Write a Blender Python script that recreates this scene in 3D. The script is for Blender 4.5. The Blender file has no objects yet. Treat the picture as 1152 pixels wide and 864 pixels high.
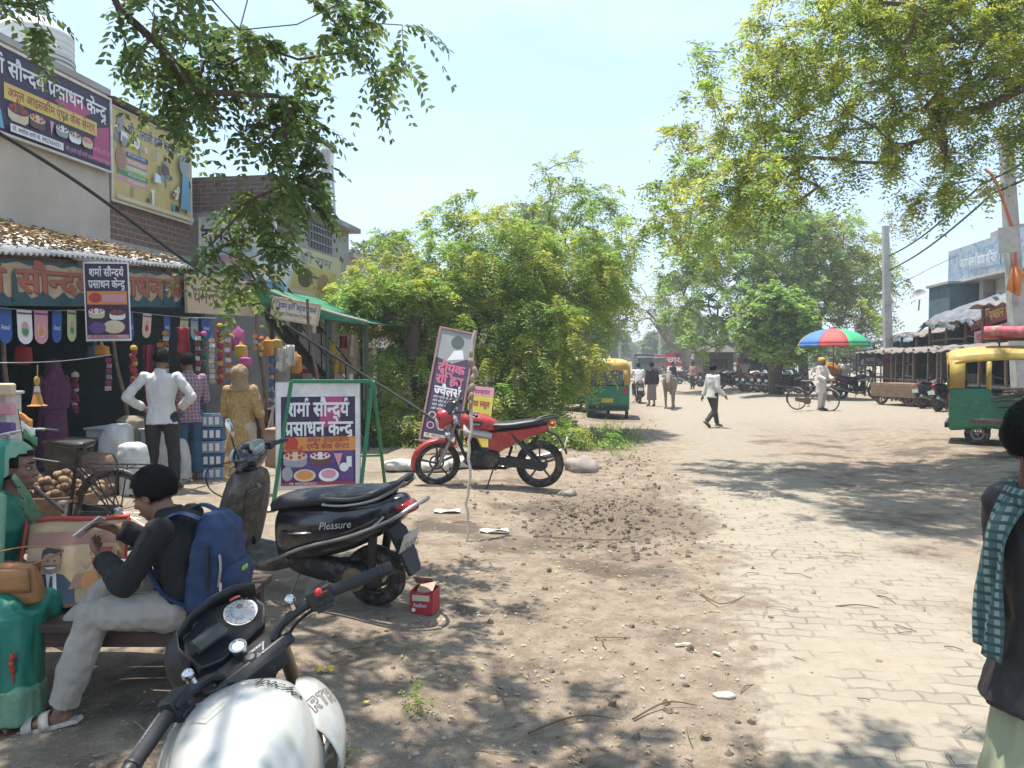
import bpy, bmesh, math, random
import numpy as np
from mathutils import Vector, Matrix, Euler, noise
random.seed(7); RNG = np.random.default_rng(11)
SC = bpy.context.scene; COL = SC.collection
PI = math.pi; V = Vector
def R(d): return math.radians(d)
# ---------------------------------------------------------------- camera geometry (photo pixels, 1152 x 864)
FPX, CH, HOR = 865.0, 1.75, 404.0
PIT = math.atan((432-HOR)/FPX)
def ray(px, py):
    a, b = (px-576)/FPX, -(py-432)/FPX
    return V((a, math.cos(PIT)+b*math.sin(PIT), -math.sin(PIT)+b*math.cos(PIT)))
def at(px, py, Y):
    d = ray(px, py); return V((0, 0, CH))+d*(Y/d.y)
TH = R(8.5); SN, CS = math.sin(TH), math.cos(TH)
def P(u, v, z=0): return V((u*SN+v*CS, u*CS-v*SN, z))      # along the road, right of the camera line, up
def uv_of(x, y): return x*SN+y*CS, x*CS-y*SN
def sst(a, b, x):
    t = max(0, min(1, (x-a)/(b-a))); return t*t*(3-2*t)
def gz(x, y, fine=True):
    u, v = uv_of(x, y)
    z = .10*sst(-.3, -2, v)+.05*sst(-4.6, -5.6, v)+.16*sst(4.6, 6.2, v)*sst(3, 8, u)
    if fine and -14 < v < 12 and u < 45:
        k = 1-sst(.4, .8, v)*(1-sst(2.8, 3.8, v))*(1-sst(10, 15, u))
        z += k*.022*noise.fractal(V((x*.9, y*.9, 0)), .8, 2.1, 4)
        c = math.exp(-(((x-1.0)/.75)**2+((y-8.2)/1.1)**2)*1.2)+.8*math.exp(-(((x-1.9)/.5)**2+((y-11.5)/2.2)**2))
        if c > .03: z += c*(.085*noise.fractal(V((x*3.5, y*3.5, 3)), .55, 2.2, 5)+.06)
    return z
def gp(px, py):
    d = ray(px, py); z = 0
    for _ in range(12):
        t = (z-CH)/d.z; p = V((0, 0, CH))+d*t; z = gz(p.x, p.y, False)
    return V((p.x, p.y, gz(p.x, p.y)))
# ---------------------------------------------------------------- tagging
def tag(o, label=None, cat=None, group=None, kind=None):
    for k, v in (('label', label), ('category', cat), ('group', group), ('kind', kind)):
        if v: o[k] = v
    return o
def thing(name, label, cat, loc=(0, 0, 0), rz=0, group=None, rot=None, sc=1):
    o = bpy.data.objects.new(name, None); COL.objects.link(o); o.location = loc
    o.rotation_euler = rot if rot else (0, 0, rz); o.scale = (sc, sc, sc); o.empty_display_size = .2
    return tag(o, label, cat, group)
def copy_tree(o, parent=None):
    c = o.copy(); COL.objects.link(c)
    if parent: c.parent = parent
    for ch in list(o.children): copy_tree(ch, c)
    return c
# ---------------------------------------------------------------- mesh builder
def frame_of(d, up=V((0, 0, 1))):
    d = d.normalized()
    if abs(d.dot(up)) > .98: up = V((1, 0, 0)) if abs(d.x) < .9 else V((0, 1, 0))
    a = d.cross(up).normalized(); return a, a.cross(d).normalized()
class MB:
    def __init__(s): s.v = []; s.f = []; s.m = []
    def add(s, vs, fs, mi=0, M=None):
        b = len(s.v)
        s.v += [tuple(M@V(p)) if M else tuple(p) for p in vs]
        s.f += [[b+i for i in f] for f in fs]; s.m += [mi]*len(fs); return s
    def box(s, c, d, rot=None, mi=0, M=None):
        x, y, z = d[0]/2, d[1]/2, d[2]/2
        vs = [V(p) for p in ((-x,-y,-z),(x,-y,-z),(x,y,-z),(-x,y,-z),(-x,-y,z),(x,-y,z),(x,y,z),(-x,y,z))]
        m = (Euler(rot).to_matrix() if rot is not None and not isinstance(rot, Matrix) else (rot if rot is not None else Matrix.Identity(3)))
        vs = [m@p+V(c) for p in vs]
        return s.add(vs, [(3,2,1,0),(4,5,6,7),(0,1,5,4),(1,2,6,5),(2,3,7,6),(3,0,4,7)], mi, M)
    def beam(s, a, b, w, h, up=V((0, 0, 1)), mi=0):
        a, b = V(a), V(b); p, q = frame_of(b-a, up)
        vs = [e+p*i*w/2+q*j*h/2 for e in (a, b) for i, j in ((-1,-1),(1,-1),(1,1),(-1,1))]
        return s.add(vs, [(0,1,2,3),(7,6,5,4),(4,5,1,0),(5,6,2,1),(6,7,3,2),(7,4,0,3)], mi)
    def tube(s, pts, r, n=8, mi=0, cap=True, closed=False, flat=1):
        pts = [V(p) for p in pts]; k = len(pts)
        rs = [r]*k if isinstance(r, (int, float)) else list(r)
        vs = []; a = None
        for i in range(k):
            if closed: d = pts[(i+1) % k]-pts[i-1]
            else: d = pts[min(i+1, k-1)]-pts[max(i-1, 0)]
            if d.length < 1e-9: d = V((0, 0, 1))
            d.normalize()
            if a is None: a, b = frame_of(d)
            else:
                a = a-d*a.dot(d)
                a = a.normalized() if a.length > 1e-6 else frame_of(d)[0]
                b = a.cross(d).normalized()
            vs += [pts[i]+(a*math.cos(t*2*PI/n)+b*flat*math.sin(t*2*PI/n))*rs[i] for t in range(n)]
        fs = [(i*n+j, i*n+(j+1) % n, ((i+1) % k)*n+(j+1) % n, ((i+1) % k)*n+j) for i in range(k if closed else k-1) for j in range(n)]
        if cap and not closed: fs += [tuple(range(n))[::-1], tuple(range((k-1)*n, k*n))]
        return s.add(vs, fs, mi)
    def lathe(s, prof, c=(0, 0, 0), ax=(0, 0, 1), n=24, mi=0, cap=True):
        ax = V(ax).normalized(); a, b = frame_of(ax); c = V(c)
        vs = [c+ax*z+(a*math.cos(t*2*PI/n)+b*math.sin(t*2*PI/n))*max(r, 1e-4) for r, z in prof for t in range(n)]
        k = len(prof)
        fs = [(i*n+j, i*n+(j+1) % n, (i+1)*n+(j+1) % n, (i+1)*n+j) for i in range(k-1) for j in range(n)]
        if cap: fs += [tuple(range(n))[::-1], tuple(range((k-1)*n, k*n))]
        return s.add(vs, fs, mi)
    def ell(s, c, r, rot=None, n=12, m=8, mi=0):
        if isinstance(r, (int, float)): r = (r, r, r)
        Q = Euler(rot).to_matrix() if rot is not None and not isinstance(rot, Matrix) else (rot if rot is not None else Matrix.Identity(3))
        vs = [(0, 0, 1)]+[(math.sin(i*PI/m)*math.cos(j*2*PI/n), math.sin(i*PI/m)*math.sin(j*2*PI/n), math.cos(i*PI/m)) for i in range(1, m) for j in range(n)]+[(0, 0, -1)]
        vs = [Q@V((p[0]*r[0], p[1]*r[1], p[2]*r[2]))+V(c) for p in vs]
        e = len(vs)-1
        fs = [(0, 1+j, 1+(j+1) % n) for j in range(n)]
        fs += [(1+i*n+j, 1+(i+1)*n+j, 1+(i+1)*n+(j+1) % n, 1+i*n+(j+1) % n) for i in range(m-2) for j in range(n)]
        fs += [(e, 1+(m-2)*n+(j+1) % n, 1+(m-2)*n+j) for j in range(n)]
        return s.add(vs, fs, mi)
    def loft(s, rings, mi=0, cap=True, closed=True):
        n = len(rings[0]); k = len(rings); vs = [p for r in rings for p in r]
        J = n if closed else n-1
        fs = [(i*n+j, i*n+(j+1) % n, (i+1)*n+(j+1) % n, (i+1)*n+j) for i in range(k-1) for j in range(J)]
        if cap and closed: fs += [tuple(range(n))[::-1], tuple(range((k-1)*n, k*n))]
        return s.add(vs, fs, mi)
    def torus(s, c, R0, r, ax=(1, 0, 0), n=32, m=8, mi=0, flat=1):
        ax = V(ax).normalized(); a, b = frame_of(ax)
        vs = []
        for i in range(n):
            d = a*math.cos(i*2*PI/n)+b*math.sin(i*2*PI/n)
            vs += [V(c)+d*(R0+r*math.cos(j*2*PI/m))+ax*r*flat*math.sin(j*2*PI/m) for j in range(m)]
        fs = [(i*m+j, ((i+1) % n)*m+j, ((i+1) % n)*m+(j+1) % m, i*m+(j+1) % m) for i in range(n) for j in range(m)]
        return s.add(vs, fs, mi)
    def prism(s, poly, M, t, mi=0):          # 2D outline in M's local XY, thickness t along its Z
        k = len(poly); vs = [(x, y, 0) for x, y in poly]+[(x, y, t) for x, y in poly]
        fs = [tuple(range(k))[::-1], tuple(range(k, 2*k))]+[(i, (i+1) % k, k+(i+1) % k, k+i) for i in range(k)]
        return s.add(vs, fs, mi, M)
    def grid(s, fn, nu, nv, mi=0):
        vs = [fn(i/nu, j/nv) for i in range(nu+1) for j in range(nv+1)]
        fs = [(i*(nv+1)+j, (i+1)*(nv+1)+j, (i+1)*(nv+1)+j+1, i*(nv+1)+j+1) for i in range(nu) for j in range(nv)]
        return s.add(vs, fs, mi)
    def mesh(s, name, mats, ang=40):
        me = bpy.data.meshes.new(name); me.from_pydata(s.v, [], s.f)
        for m in (mats if isinstance(mats, (list, tuple)) else [mats]): me.materials.append(m)
        me.polygons.foreach_set('material_index', s.m)
        bm = bmesh.new(); bm.from_mesh(me); bmesh.ops.recalc_face_normals(bm, faces=bm.faces); bm.to_mesh(me); bm.free()
        me.shade_smooth()
        if ang < 180: me.set_sharp_from_angle(angle=R(ang))
        return me
    def build(s, name, mats, parent=None, M=None, bev=0, sub=0, ang=40, solid=0):
        o = bpy.data.objects.new(name, s.mesh(name, mats, ang)); COL.objects.link(o)
        if parent: o.parent = parent
        if M is not None: o.matrix_local = M
        if solid:
            q = o.modifiers.new('t', 'SOLIDIFY'); q.thickness = solid; q.offset = 0
        if bev:
            q = o.modifiers.new('b', 'BEVEL'); q.width = bev; q.segments = 2; q.limit_method = 'ANGLE'; q.angle_limit = R(40)
        if sub:
            q = o.modifiers.new('s', 'SUBSURF'); q.levels = q.render_levels = sub
        return o
def sring(c, ax, ay, p=2.5, n=16):            # superellipse ring around c
    c, ax, ay = V(c), V(ax), V(ay); o = []
    for i in range(n):
        t = (i+.5)*2*PI/n; a, b = math.cos(t), math.sin(t)
        o.append(c+ax*math.copysign(abs(a)**(2/p), a)+ay*math.copysign(abs(b)**(2/p), b))
    return o
def spline(pts, n=6):
    pts = [V(p) for p in pts]; o = []
    for i in range(len(pts)-1):
        p0, p1, p2, p3 = pts[max(i-1, 0)], pts[i], pts[i+1], pts[min(i+2, len(pts)-1)]
        for k in range(n):
            t = k/n
            o.append(.5*((2*p1)+(p2-p0)*t+(2*p0-5*p1+4*p2-p3)*t*t+(3*p1-p0-3*p2+p3)*t**3))
    return o+[pts[-1]]
# ---------------------------------------------------------------- materials
MATS = {}
def lk(nt, a, b): nt.links.new(a, b)
def pm(name, col, rough=.65, metal=0, var=.18, scale=6, bump=.0, bscale=60, coat=0, dust=0, trans=0, emit=0, stain=0, spec=.5, alpha=1):
    if name in MATS: return MATS[name]
    m = bpy.data.materials.new(name); m.use_nodes = True; MATS[name] = m
    nt = m.node_tree; N = nt.nodes; b = N['Principled BSDF']
    co = N.new('ShaderNodeTexCoord')
    def nz(sc, det=4, rgh=.6):
        n = N.new('ShaderNodeTexNoise'); n.inputs['Scale'].default_value = sc; n.inputs['Detail'].default_value = det; n.inputs['Roughness'].default_value = rgh
        lk(nt, co.outputs['Object'], n.inputs['Vector']); return n
    def mix(f, a, c):
        x = N.new('ShaderNodeMix'); x.data_type = 'RGBA'
        if hasattr(f, 'links'): lk(nt, f, x.inputs[0])
        else: x.inputs[0].default_value = f
        for i, q in ((6, a), (7, c)):
            if hasattr(q, 'links'): lk(nt, q, x.inputs[i])
            else: x.inputs[i].default_value = (*q, 1)
        return x.outputs[2]
    def ramp(f, a, c):
        x = N.new('ShaderNodeMapRange'); x.inputs[1].default_value = a; x.inputs[2].default_value = c; lk(nt, f, x.inputs[0]); return x.outputs[0]
    n1 = nz(scale); c1 = [max(0, q*(1-var)) for q in col]; c2 = [min(1, q*(1+var)) for q in col]
    out = mix(ramp(n1.outputs[0], .3, .7), c1, c2)
    if stain:
        n2 = nz(scale*.35, 6, .7); out = mix(ramp(n2.outputs[0], .52, .62+.2*(1-stain)), out, [q*.45 for q in col])
    if dust:
        n3 = nz(scale*1.7, 6, .7); out2 = ramp(n3.outputs[0], .75-.55*dust, 1.05-.35*dust)
        out = mix(out2, out, (.30, .24, .17))
    lk(nt, out, b.inputs['Base Color'])
    b.inputs['Roughness'].default_value = rough; b.inputs['Metallic'].default_value = metal
    b.inputs['Specular IOR Level'].default_value = spec
    if dust or stain or var > .1:
        rr = N.new('ShaderNodeMapRange'); rr.inputs[3].default_value = max(.03, rough-.12); rr.inputs[4].default_value = min(1, rough+.15)
        lk(nt, n1.outputs[0], rr.inputs[0]); lk(nt, rr.outputs[0], b.inputs['Roughness'])
    if coat: b.inputs['Coat Weight'].default_value = coat; b.inputs['Coat Roughness'].default_value = .08
    if trans: b.inputs['Transmission Weight'].default_value = trans
    if alpha < 1: b.inputs['Alpha'].default_value = alpha
    if emit: b.inputs['Emission Color'].default_value = (*col, 1); b.inputs['Emission Strength'].default_value = emit
    if bump:
        n4 = nz(bscale, 5, .65); bp = N.new('ShaderNodeBump'); bp.inputs['Strength'].default_value = bump; bp.inputs['Distance'].default_value = .01
        lk(nt, n4.outputs[0], bp.inputs['Height']); lk(nt, bp.outputs[0], b.inputs['Normal'])
    return m
def leaf_mat(name, col, tl=.52):
    if name in MATS: return MATS[name]
    m = bpy.data.materials.new(name); m.use_nodes = True; MATS[name] = m
    nt = m.node_tree; N = nt.nodes; b = N['Principled BSDF']; o = N['Material Output']
    g = N.new('ShaderNodeNewGeometry'); hs = N.new('ShaderNodeHueSaturation')
    mr = N.new('ShaderNodeMapRange'); mr.inputs[3].default_value = .72; mr.inputs[4].default_value = 1.3
    lk(nt, g.outputs['Random Per Island'], mr.inputs[0]); lk(nt, mr.outputs[0], hs.inputs['Value'])
    mh = N.new('ShaderNodeMapRange'); mh.inputs[3].default_value = .475; mh.inputs[4].default_value = .52
    lk(nt, g.outputs['Random Per Island'], mh.inputs[0]); lk(nt, mh.outputs[0], hs.inputs['Hue'])
    hs.inputs['Color'].default_value = (*col, 1); lk(nt, hs.outputs[0], b.inputs['Base Color']); b.inputs['Roughness'].default_value = .5
    t = N.new('ShaderNodeBsdfTranslucent'); h2 = N.new('ShaderNodeHueSaturation'); h2.inputs['Value'].default_value = 1.5; h2.inputs['Hue'].default_value = .48
    lk(nt, hs.outputs[0], h2.inputs['Color']); lk(nt, h2.outputs[0], t.inputs['Color'])
    mx = N.new('ShaderNodeMixShader'); mx.inputs[0].default_value = tl
    lk(nt, b.outputs[0], mx.inputs[1]); lk(nt, t.outputs[0], mx.inputs[2]); lk(nt, mx.outputs[0], o.inputs[0])
    return m
def plaid_mat(name, base, line, sc=22, w=.22, line2=None):
    if name in MATS: return MATS[name]
    m = bpy.data.materials.new(name); m.use_nodes = True; MATS[name] = m
    nt = m.node_tree; N = nt.nodes; b = N['Principled BSDF']; b.inputs['Roughness'].default_value = .85
    co = N.new('ShaderNodeTexCoord'); prev = None
    for k, axis in enumerate(('X', 'Z')):
        wv = N.new('ShaderNodeTexWave'); wv.wave_type = 'BANDS'; wv.bands_direction = axis; wv.inputs['Scale'].default_value = sc/(2*PI)*1.6; wv.inputs['Distortion'].default_value = .6
        lk(nt, co.outputs['Object'], wv.inputs['Vector'])
        mr = N.new('ShaderNodeMapRange'); mr.inputs[1].default_value = 1-w-.08; mr.inputs[2].default_value = 1-w
        lk(nt, wv.outputs['Fac'], mr.inputs[0])
        x = N.new('ShaderNodeMix'); x.data_type = 'RGBA'; lk(nt, mr.outputs[0], x.inputs[0])
        if prev: lk(nt, prev, x.inputs[6])
        else: x.inputs[6].default_value = (*base, 1)
        x.inputs[7].default_value = (*(line2 if k and line2 else line), 1); prev = x.outputs[2]
    lk(nt, prev, b.inputs['Base Color']); return m
def blotch_mat(name, cols, sc=14, rough=.8):
    if name in MATS: return MATS[name]
    m = bpy.data.materials.new(name); m.use_nodes = True; MATS[name] = m
    nt = m.node_tree; N = nt.nodes; b = N['Principled BSDF']; b.inputs['Roughness'].default_value = rough
    co = N.new('ShaderNodeTexCoord'); n = N.new('ShaderNodeTexNoise'); n.inputs['Scale'].default_value = sc; n.inputs['Detail'].default_value = 5; n.inputs['Roughness'].default_value = .65
    lk(nt, co.outputs['Object'], n.inputs['Vector']); cr = N.new('ShaderNodeValToRGB'); lk(nt, n.outputs[0], cr.inputs[0])
    el = cr.color_ramp.elements
    for i, c in enumerate(cols):
        p = .3+.4*i/(len(cols)-1)
        e = el[i] if i < 2 else el.new(p)
        e.position = p; e.color = (*c, 1)
    lk(nt, cr.outputs[0], b.inputs['Base Color']); return m
def brick_mat(name, c1, c2, mortar, sc=1, rot=0, bw=.23, bh=.075):
    if name in MATS: return MATS[name]
    m = bpy.data.materials.new(name); m.use_nodes = True; MATS[name] = m
    nt = m.node_tree; N = nt.nodes; b = N['Principled BSDF']; b.inputs['Roughness'].default_value = .92
    co = N.new('ShaderNodeTexCoord'); sp = N.new('ShaderNodeSeparateXYZ'); lk(nt, co.outputs['Object'], sp.inputs[0])
    ad = N.new('ShaderNodeMath'); ad.operation = 'ADD'; lk(nt, sp.outputs[0], ad.inputs[0]); lk(nt, sp.outputs[1], ad.inputs[1])
    cb = N.new('ShaderNodeCombineXYZ'); lk(nt, ad.outputs[0], cb.inputs[0]); lk(nt, sp.outputs[2], cb.inputs[1])
    nz = N.new('ShaderNodeTexNoise'); nz.inputs['Scale'].default_value = 7; lk(nt, co.outputs['Object'], nz.inputs['Vector'])
    mx = N.new('ShaderNodeMix'); mx.data_type = 'VECTOR'; mx.inputs[0].default_value = .02
    lk(nt, cb.outputs[0], mx.inputs[4]); lk(nt, nz.outputs['Color'], mx.inputs[5])
    br = N.new('ShaderNodeTexBrick'); br.inputs['Scale'].default_value = sc; br.inputs['Brick Width'].default_value = bw; br.inputs['Row Height'].default_value = bh
    br.inputs['Mortar Size'].default_value = .012; br.inputs['Mortar Smooth'].default_value = .4; br.inputs['Bias'].default_value = 0
    for i, c in ((1, c1), (2, c2), (3, mortar)): br.inputs[i].default_value = (*c, 1)
    lk(nt, mx.outputs[1], br.inputs['Vector'])
    n2 = N.new('ShaderNodeTexNoise'); n2.inputs['Scale'].default_value = 2.5; n2.inputs['Detail'].default_value = 6; lk(nt, co.outputs['Object'], n2.inputs['Vector'])
    mr = N.new('ShaderNodeMapRange'); mr.inputs[1].default_value = .5; mr.inputs[2].default_value = .75; lk(nt, n2.outputs[0], mr.inputs[0])
    m3 = N.new('ShaderNodeMix'); m3.data_type = 'RGBA'; lk(nt, mr.outputs[0], m3.inputs[0]); lk(nt, br.outputs[0], m3.inputs[6]); m3.inputs[7].default_value = (*[q*.6 for q in mortar], 1)
    lk(nt, m3.outputs[2], b.inputs['Base Color'])
    bp = N.new('ShaderNodeBump'); bp.inputs['Strength'].default_value = .7; bp.inputs['Distance'].default_value = .012; bp.invert = True
    lk(nt, br.outputs['Fac'], bp.inputs['Height']); lk(nt, bp.outputs[0], b.inputs['Normal']); return m
# common materials
BLK = lambda: pm('black_plastic', (.018, .018, .02), .45, var=.3, dust=.18, scale=9)
RUB = lambda: pm('tyre_rubber', (.022, .021, .02), .85, bump=.3, bscale=90, dust=.5, scale=8)
CHR = lambda: pm('chrome', (.62, .62, .62), .18, 1, var=.08)
STL = lambda: pm('dull_steel', (.32, .32, .32), .4, .9, dust=.2)
GLS = lambda: pm('dark_glass', (.03, .035, .04), .06, var=0)
RUST = lambda: pm('rusty_iron', (.11, .055, .03), .85, .3, var=.45, bump=.3)
WOOD = lambda: pm('old_wood', (.17, .11, .065), .85, var=.35, scale=10, bump=.3, stain=.4)
WHT = lambda: pm('white_paint', (.72, .71, .67), .55, var=.06, dust=.15)
# ---------------------------------------------------------------- lettering (Devanagari conjuncts put together from glyphs)
_GC = {}
def glyph(s, off=0.0):
    k = (s, off)
    if k in _GC: return _GC[k]
    def ev(t):
        c = bpy.data.curves.new('g', 'FONT'); c.body = t; c.size = 1; c.resolution_u = 3; c.offset = off; c.fill_mode = 'FRONT'
        o = bpy.data.objects.new('g', c); COL.objects.link(o)
        dg = bpy.context.evaluated_depsgraph_get(); me = bpy.data.meshes.new_from_object(o.evaluated_get(dg))
        vs = [(v.co.x, v.co.y) for v in me.vertices]; fs = [list(p.vertices) for p in me.polygons]
        bpy.data.objects.remove(o); bpy.data.curves.remove(c); bpy.data.meshes.remove(me); return vs, fs
    a, _ = ev('|'); b, _ = ev(s+'|')
    w = max(p[0] for p in b)-max(p[0] for p in a)
    vs, fs = ev(s) if s.strip() else ([], [])
    _GC[k] = (vs, fs, w); return _GC[k]
def clip_right(vs, fs, x):
    bm = bmesh.new(); bv = [bm.verts.new((p[0], p[1], 0)) for p in vs]
    for f in fs:
        try: bm.faces.new([bv[i] for i in f])
        except ValueError: pass
    bmesh.ops.bisect_plane(bm, geom=bm.verts[:]+bm.edges[:]+bm.faces[:], plane_co=(x, 0, 0), plane_no=(1, 0, 0), clear_outer=True)
    bm.verts.index_update(); r = ([(v.co.x, v.co.y) for v in bm.verts], [[v.index for v in f.verts] for f in bm.faces]); bm.free(); return r
def layout(text, off=.0):
    """lay a line of text out; returns verts, faces, width (size 1)"""
    VS, FS = [], []; x = 0; i = 0
    def put(vs, fs, dx, dy=0):
        b = len(VS); VS.extend((p[0]+dx, p[1]+dy) for p in vs); FS.extend([b+k for k in f] for f in fs)
    def isC(c): return 0x0915 <= ord(c) <= 0x0939
    def isM(c): return 0x093e <= ord(c) <= 0x094c or ord(c) in (0x901, 0x902, 0x903, 0x93c)
    H = '\u094d'
    while i < len(text):
        c = text[i]
        if not isC(c):
            if c == ' ': x += .26; i += 1; continue
            j = i+1
            while j < len(text) and isM(text[j]): j += 1
            if ord(c) < 0x900:
                while j < len(text) and ord(text[j]) < 0x900 and text[j] != ' ': j += 1
            g = glyph(text[i:j], off); put(g[0], g[1], x); x += g[2]; i = j; continue
        reph = False
        if c == 'र' and i+2 < len(text) and text[i+1] == H and isC(text[i+2]): reph = True; i += 2
        halves = []; ra = False; base = text[i]; i += 1
        while i+1 < len(text) and text[i] == H and isC(text[i+1]):
            if text[i+1] == 'र': ra = True; i += 2
            else: halves.append(base); base = text[i+1]; i += 2
        j = i
        while j < len(text) and isM(text[j]): j += 1
        ms = text[i:j]; i = j
        if '\u093f' in ms:
            g = glyph('\u093f', off); put(g[0], g[1], x); x += g[2]; ms = ms.replace('\u093f', '')
        for h in halves:
            g = glyph(h, off)
            if h in 'दटडहक': put(g[0], g[1], x); x += g[2]*.96; continue
            xs = g[2]-.17
            cv, cf = clip_right(g[0], g[1], xs); put(cv, cf, x); x += xs-.01
        g = glyph(base+ms, off); gb = glyph(base, off); put(g[0], g[1], x)
        if ra:
            w = .035+off*1.5
            if base in 'टडद': put([(gb[2]*.18, -.18), (gb[2]*.5, -.03), (gb[2]*.5+w, -.1), (gb[2]*.18+w*.6, -.25)], [[0, 1, 2, 3]], x); put([(gb[2]*.5, -.03), (gb[2]*.5+w*1.4, -.03), (gb[2]*.9, -.25), (gb[2]*.9-w, -.25)], [[0, 3, 2, 1]], x)
            else: put([(gb[2]*.3, .02), (gb[2]*.62, .17), (gb[2]*.62, .17+2*w), (gb[2]*.3-w, .02+1.4*w)], [[0, 1, 2, 3]], x)
        if reph:
            w = .05+off*1.4; cx = x+g[2]-.19; pts = []
            for k in range(7):
                t = PI*1.15-k*PI*1.15/6
                pts.append((cx+.1*math.cos(t), .74+.12*math.sin(t)))
            vs = []; fs = []
            for k, (a, b2) in enumerate(pts): vs += [(a, b2), (cx+(a-cx)*(1-w/.1*.9), .74+(b2-.74)*(1-w/.12*.9))]
            for k in range(6): fs.append([2*k, 2*k+1, 2*k+3, 2*k+2])
            put(vs, fs, x*0)
        x += g[2]
    return VS, FS, x
class Panel:
    """flat printed work on a board: local x right, y up, z towards the viewer; layers 2.5 mm apart"""
    def __init__(s): s.mb = MB(); s.mats = []; s.z = 0
    def mi(s, m):
        if m not in s.mats: s.mats.append(m)
        return s.mats.index(m)
    def lay(s, vs, fs, m, up=True):
        if up: s.z += .0012
        s.mb.add([(x, y, s.z) for x, y in vs], fs, s.mi(m))
    def rect(s, x0, y0, x1, y1, m): s.lay([(x0, y0), (x1, y0), (x1, y1), (x0, y1)], [[0, 1, 2, 3]], m)
    def poly(s, pts, m): s.lay(pts, [list(range(len(pts)))], m)
    def disc(s, x, y, rx, ry, m, n=20): s.poly([(x+rx*math.cos(k*2*PI/n), y+ry*math.sin(k*2*PI/n)) for k in range(n)], m)
    def ring(s, x, y, rx, ry, w, m, n=24):
        vs = []
        for k in range(n):
            a = k*2*PI/n; vs += [(x+rx*math.cos(a), y+ry*math.sin(a)), (x+(rx-w)*math.cos(a), y+(ry-w)*math.sin(a))]
        s.lay(vs, [[2*k, 2*((k+1) % n), 2*((k+1) % n)+1, 2*k+1] for k in range(n)], m)
    def text(s, t, x, y, h, m, off=.015, w=None, align='l', shear=0, sx=None):
        """h: height from baseline to headline; w: fit the width"""
        vs, fs, W = layout(t, 0); k = h/.62; kx = (w/W) if w else (sx*k if sx else k)
        o = max(0, off-.006)*.9; sh = [(0, 0)] if o < .004 else [(-o, -o), (o, -o), (-o, o), (o, o)]+([(0, 0)] if o > .015 else [])
        s.z += .0008
        for dx, dy in sh: s.z += .0002; s.lay([(x+(p[0]+dx)*kx+shear*(p[1]+dy)*k, y+(p[1]+dy)*k) for p in vs], fs, m, False)
        return W*kx
    def cake(s, x, y, r, body, top, dots):
        s.poly([(x-r, y), (x-r*.95, y-r*.7), (x-r*.6, y-r*.95), (x+r*.6, y-r*.95), (x+r*.95, y-r*.7), (x+r, y)], body)
        s.disc(x, y, r, r*.38, top)
        for k in range(6): s.disc(x+r*.7*math.cos(k*1.05), y+r*.22*math.sin(k*1.05)+r*.08, r*.15, r*.15, dots, 8)
    def build(s, name, parent=None, M=None):
        o = bpy.data.objects.new(name, bpy.data.meshes.new(name)); me = o.data; me.from_pydata(s.mb.v, [], s.mb.f)
        for m in s.mats: me.materials.append(m)
        me.polygons.foreach_set('material_index', s.mb.m); COL.objects.link(o)
        if parent: o.parent = parent
        if M is not None: o.matrix_local = M
        return o
def face_M(o, right, up):
    r = V(right).normalized(); n = r.cross(V(up)).normalized(); u = n.cross(r)
    return Matrix(((r.x, u.x, n.x, o[0]), (r.y, u.y, n.y, o[1]), (r.z, u.z, n.z, o[2]), (0, 0, 0, 1)))
def ink(name, c): return pm('ink_'+name, c, .5, var=.1, scale=3, dust=.12)
# ---------------------------------------------------------------- camera, sky, sun
cam = bpy.data.cameras.new('camera'); co_ = bpy.data.objects.new('camera', cam); COL.objects.link(co_)
cam.sensor_width = 36; cam.lens = 36*FPX/1152; cam.clip_start = .05; cam.clip_end = 3000
co_.location = (0, 0, CH); co_.rotation_euler = (PI/2-PIT, 0, 0); SC.camera = co_
SUN_D = V((-.17, .11, 1)).normalized()
w = bpy.data.worlds.new('World'); SC.world = w; w.use_nodes = True; nt = w.node_tree; N = nt.nodes
bg = N['Background']; sk = N.new('ShaderNodeTexSky'); sk.sky_type = 'NISHITA'; sk.sun_disc = False
sk.sun_elevation = math.asin(SUN_D.z); sk.sun_rotation = math.atan2(SUN_D.x, SUN_D.y); sk.air_density = 1.0; sk.dust_density = 1.2; sk.ozone_density = 1.2; sk.altitude = 100
tc = N.new('ShaderNodeTexCoord'); mp = N.new('ShaderNodeMapping'); mp.inputs['Scale'].default_value = (1, 1, 3.2)
n1 = N.new('ShaderNodeTexNoise'); n1.inputs['Scale'].default_value = 2.1; n1.inputs['Detail'].default_value = 8; n1.inputs['Roughness'].default_value = .62
lk(nt, tc.outputs['Generated'], mp.inputs[0]); lk(nt, mp.outputs[0], n1.inputs['Vector'])
mr = N.new('ShaderNodeMapRange'); mr.inputs[1].default_value = .45; mr.inputs[2].default_value = .68; mr.inputs[3].default_value = .0; mr.inputs[4].default_value = .62; lk(nt, n1.outputs[0], mr.inputs[0])
mx = N.new('ShaderNodeMix'); mx.data_type = 'RGBA'; lk(nt, mr.outputs[0], mx.inputs[0]); lk(nt, sk.outputs[0], mx.inputs[6]); mx.inputs[7].default_value = (4.4, 4.7, 4.9, 1)
m2 = N.new('ShaderNodeMix'); m2.data_type = 'RGBA'; m2.inputs[0].default_value = .6; lk(nt, mx.outputs[2], m2.inputs[6]); m2.inputs[7].default_value = (1.95, 2.85, 4.05, 1)
lk(nt, m2.outputs[2], bg.inputs[0]); bg.inputs[1].default_value = .15
sl = bpy.data.lights.new('sun', 'SUN'); sl.energy = 4.0; sl.angle = R(.5); sl.color = (1, .95, .86); so = bpy.data.objects.new('sun', sl); COL.objects.link(so)
so.rotation_euler = SUN_D.to_track_quat('Z', 'Y').to_euler(); so.location = (0, 0, 30)
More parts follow.
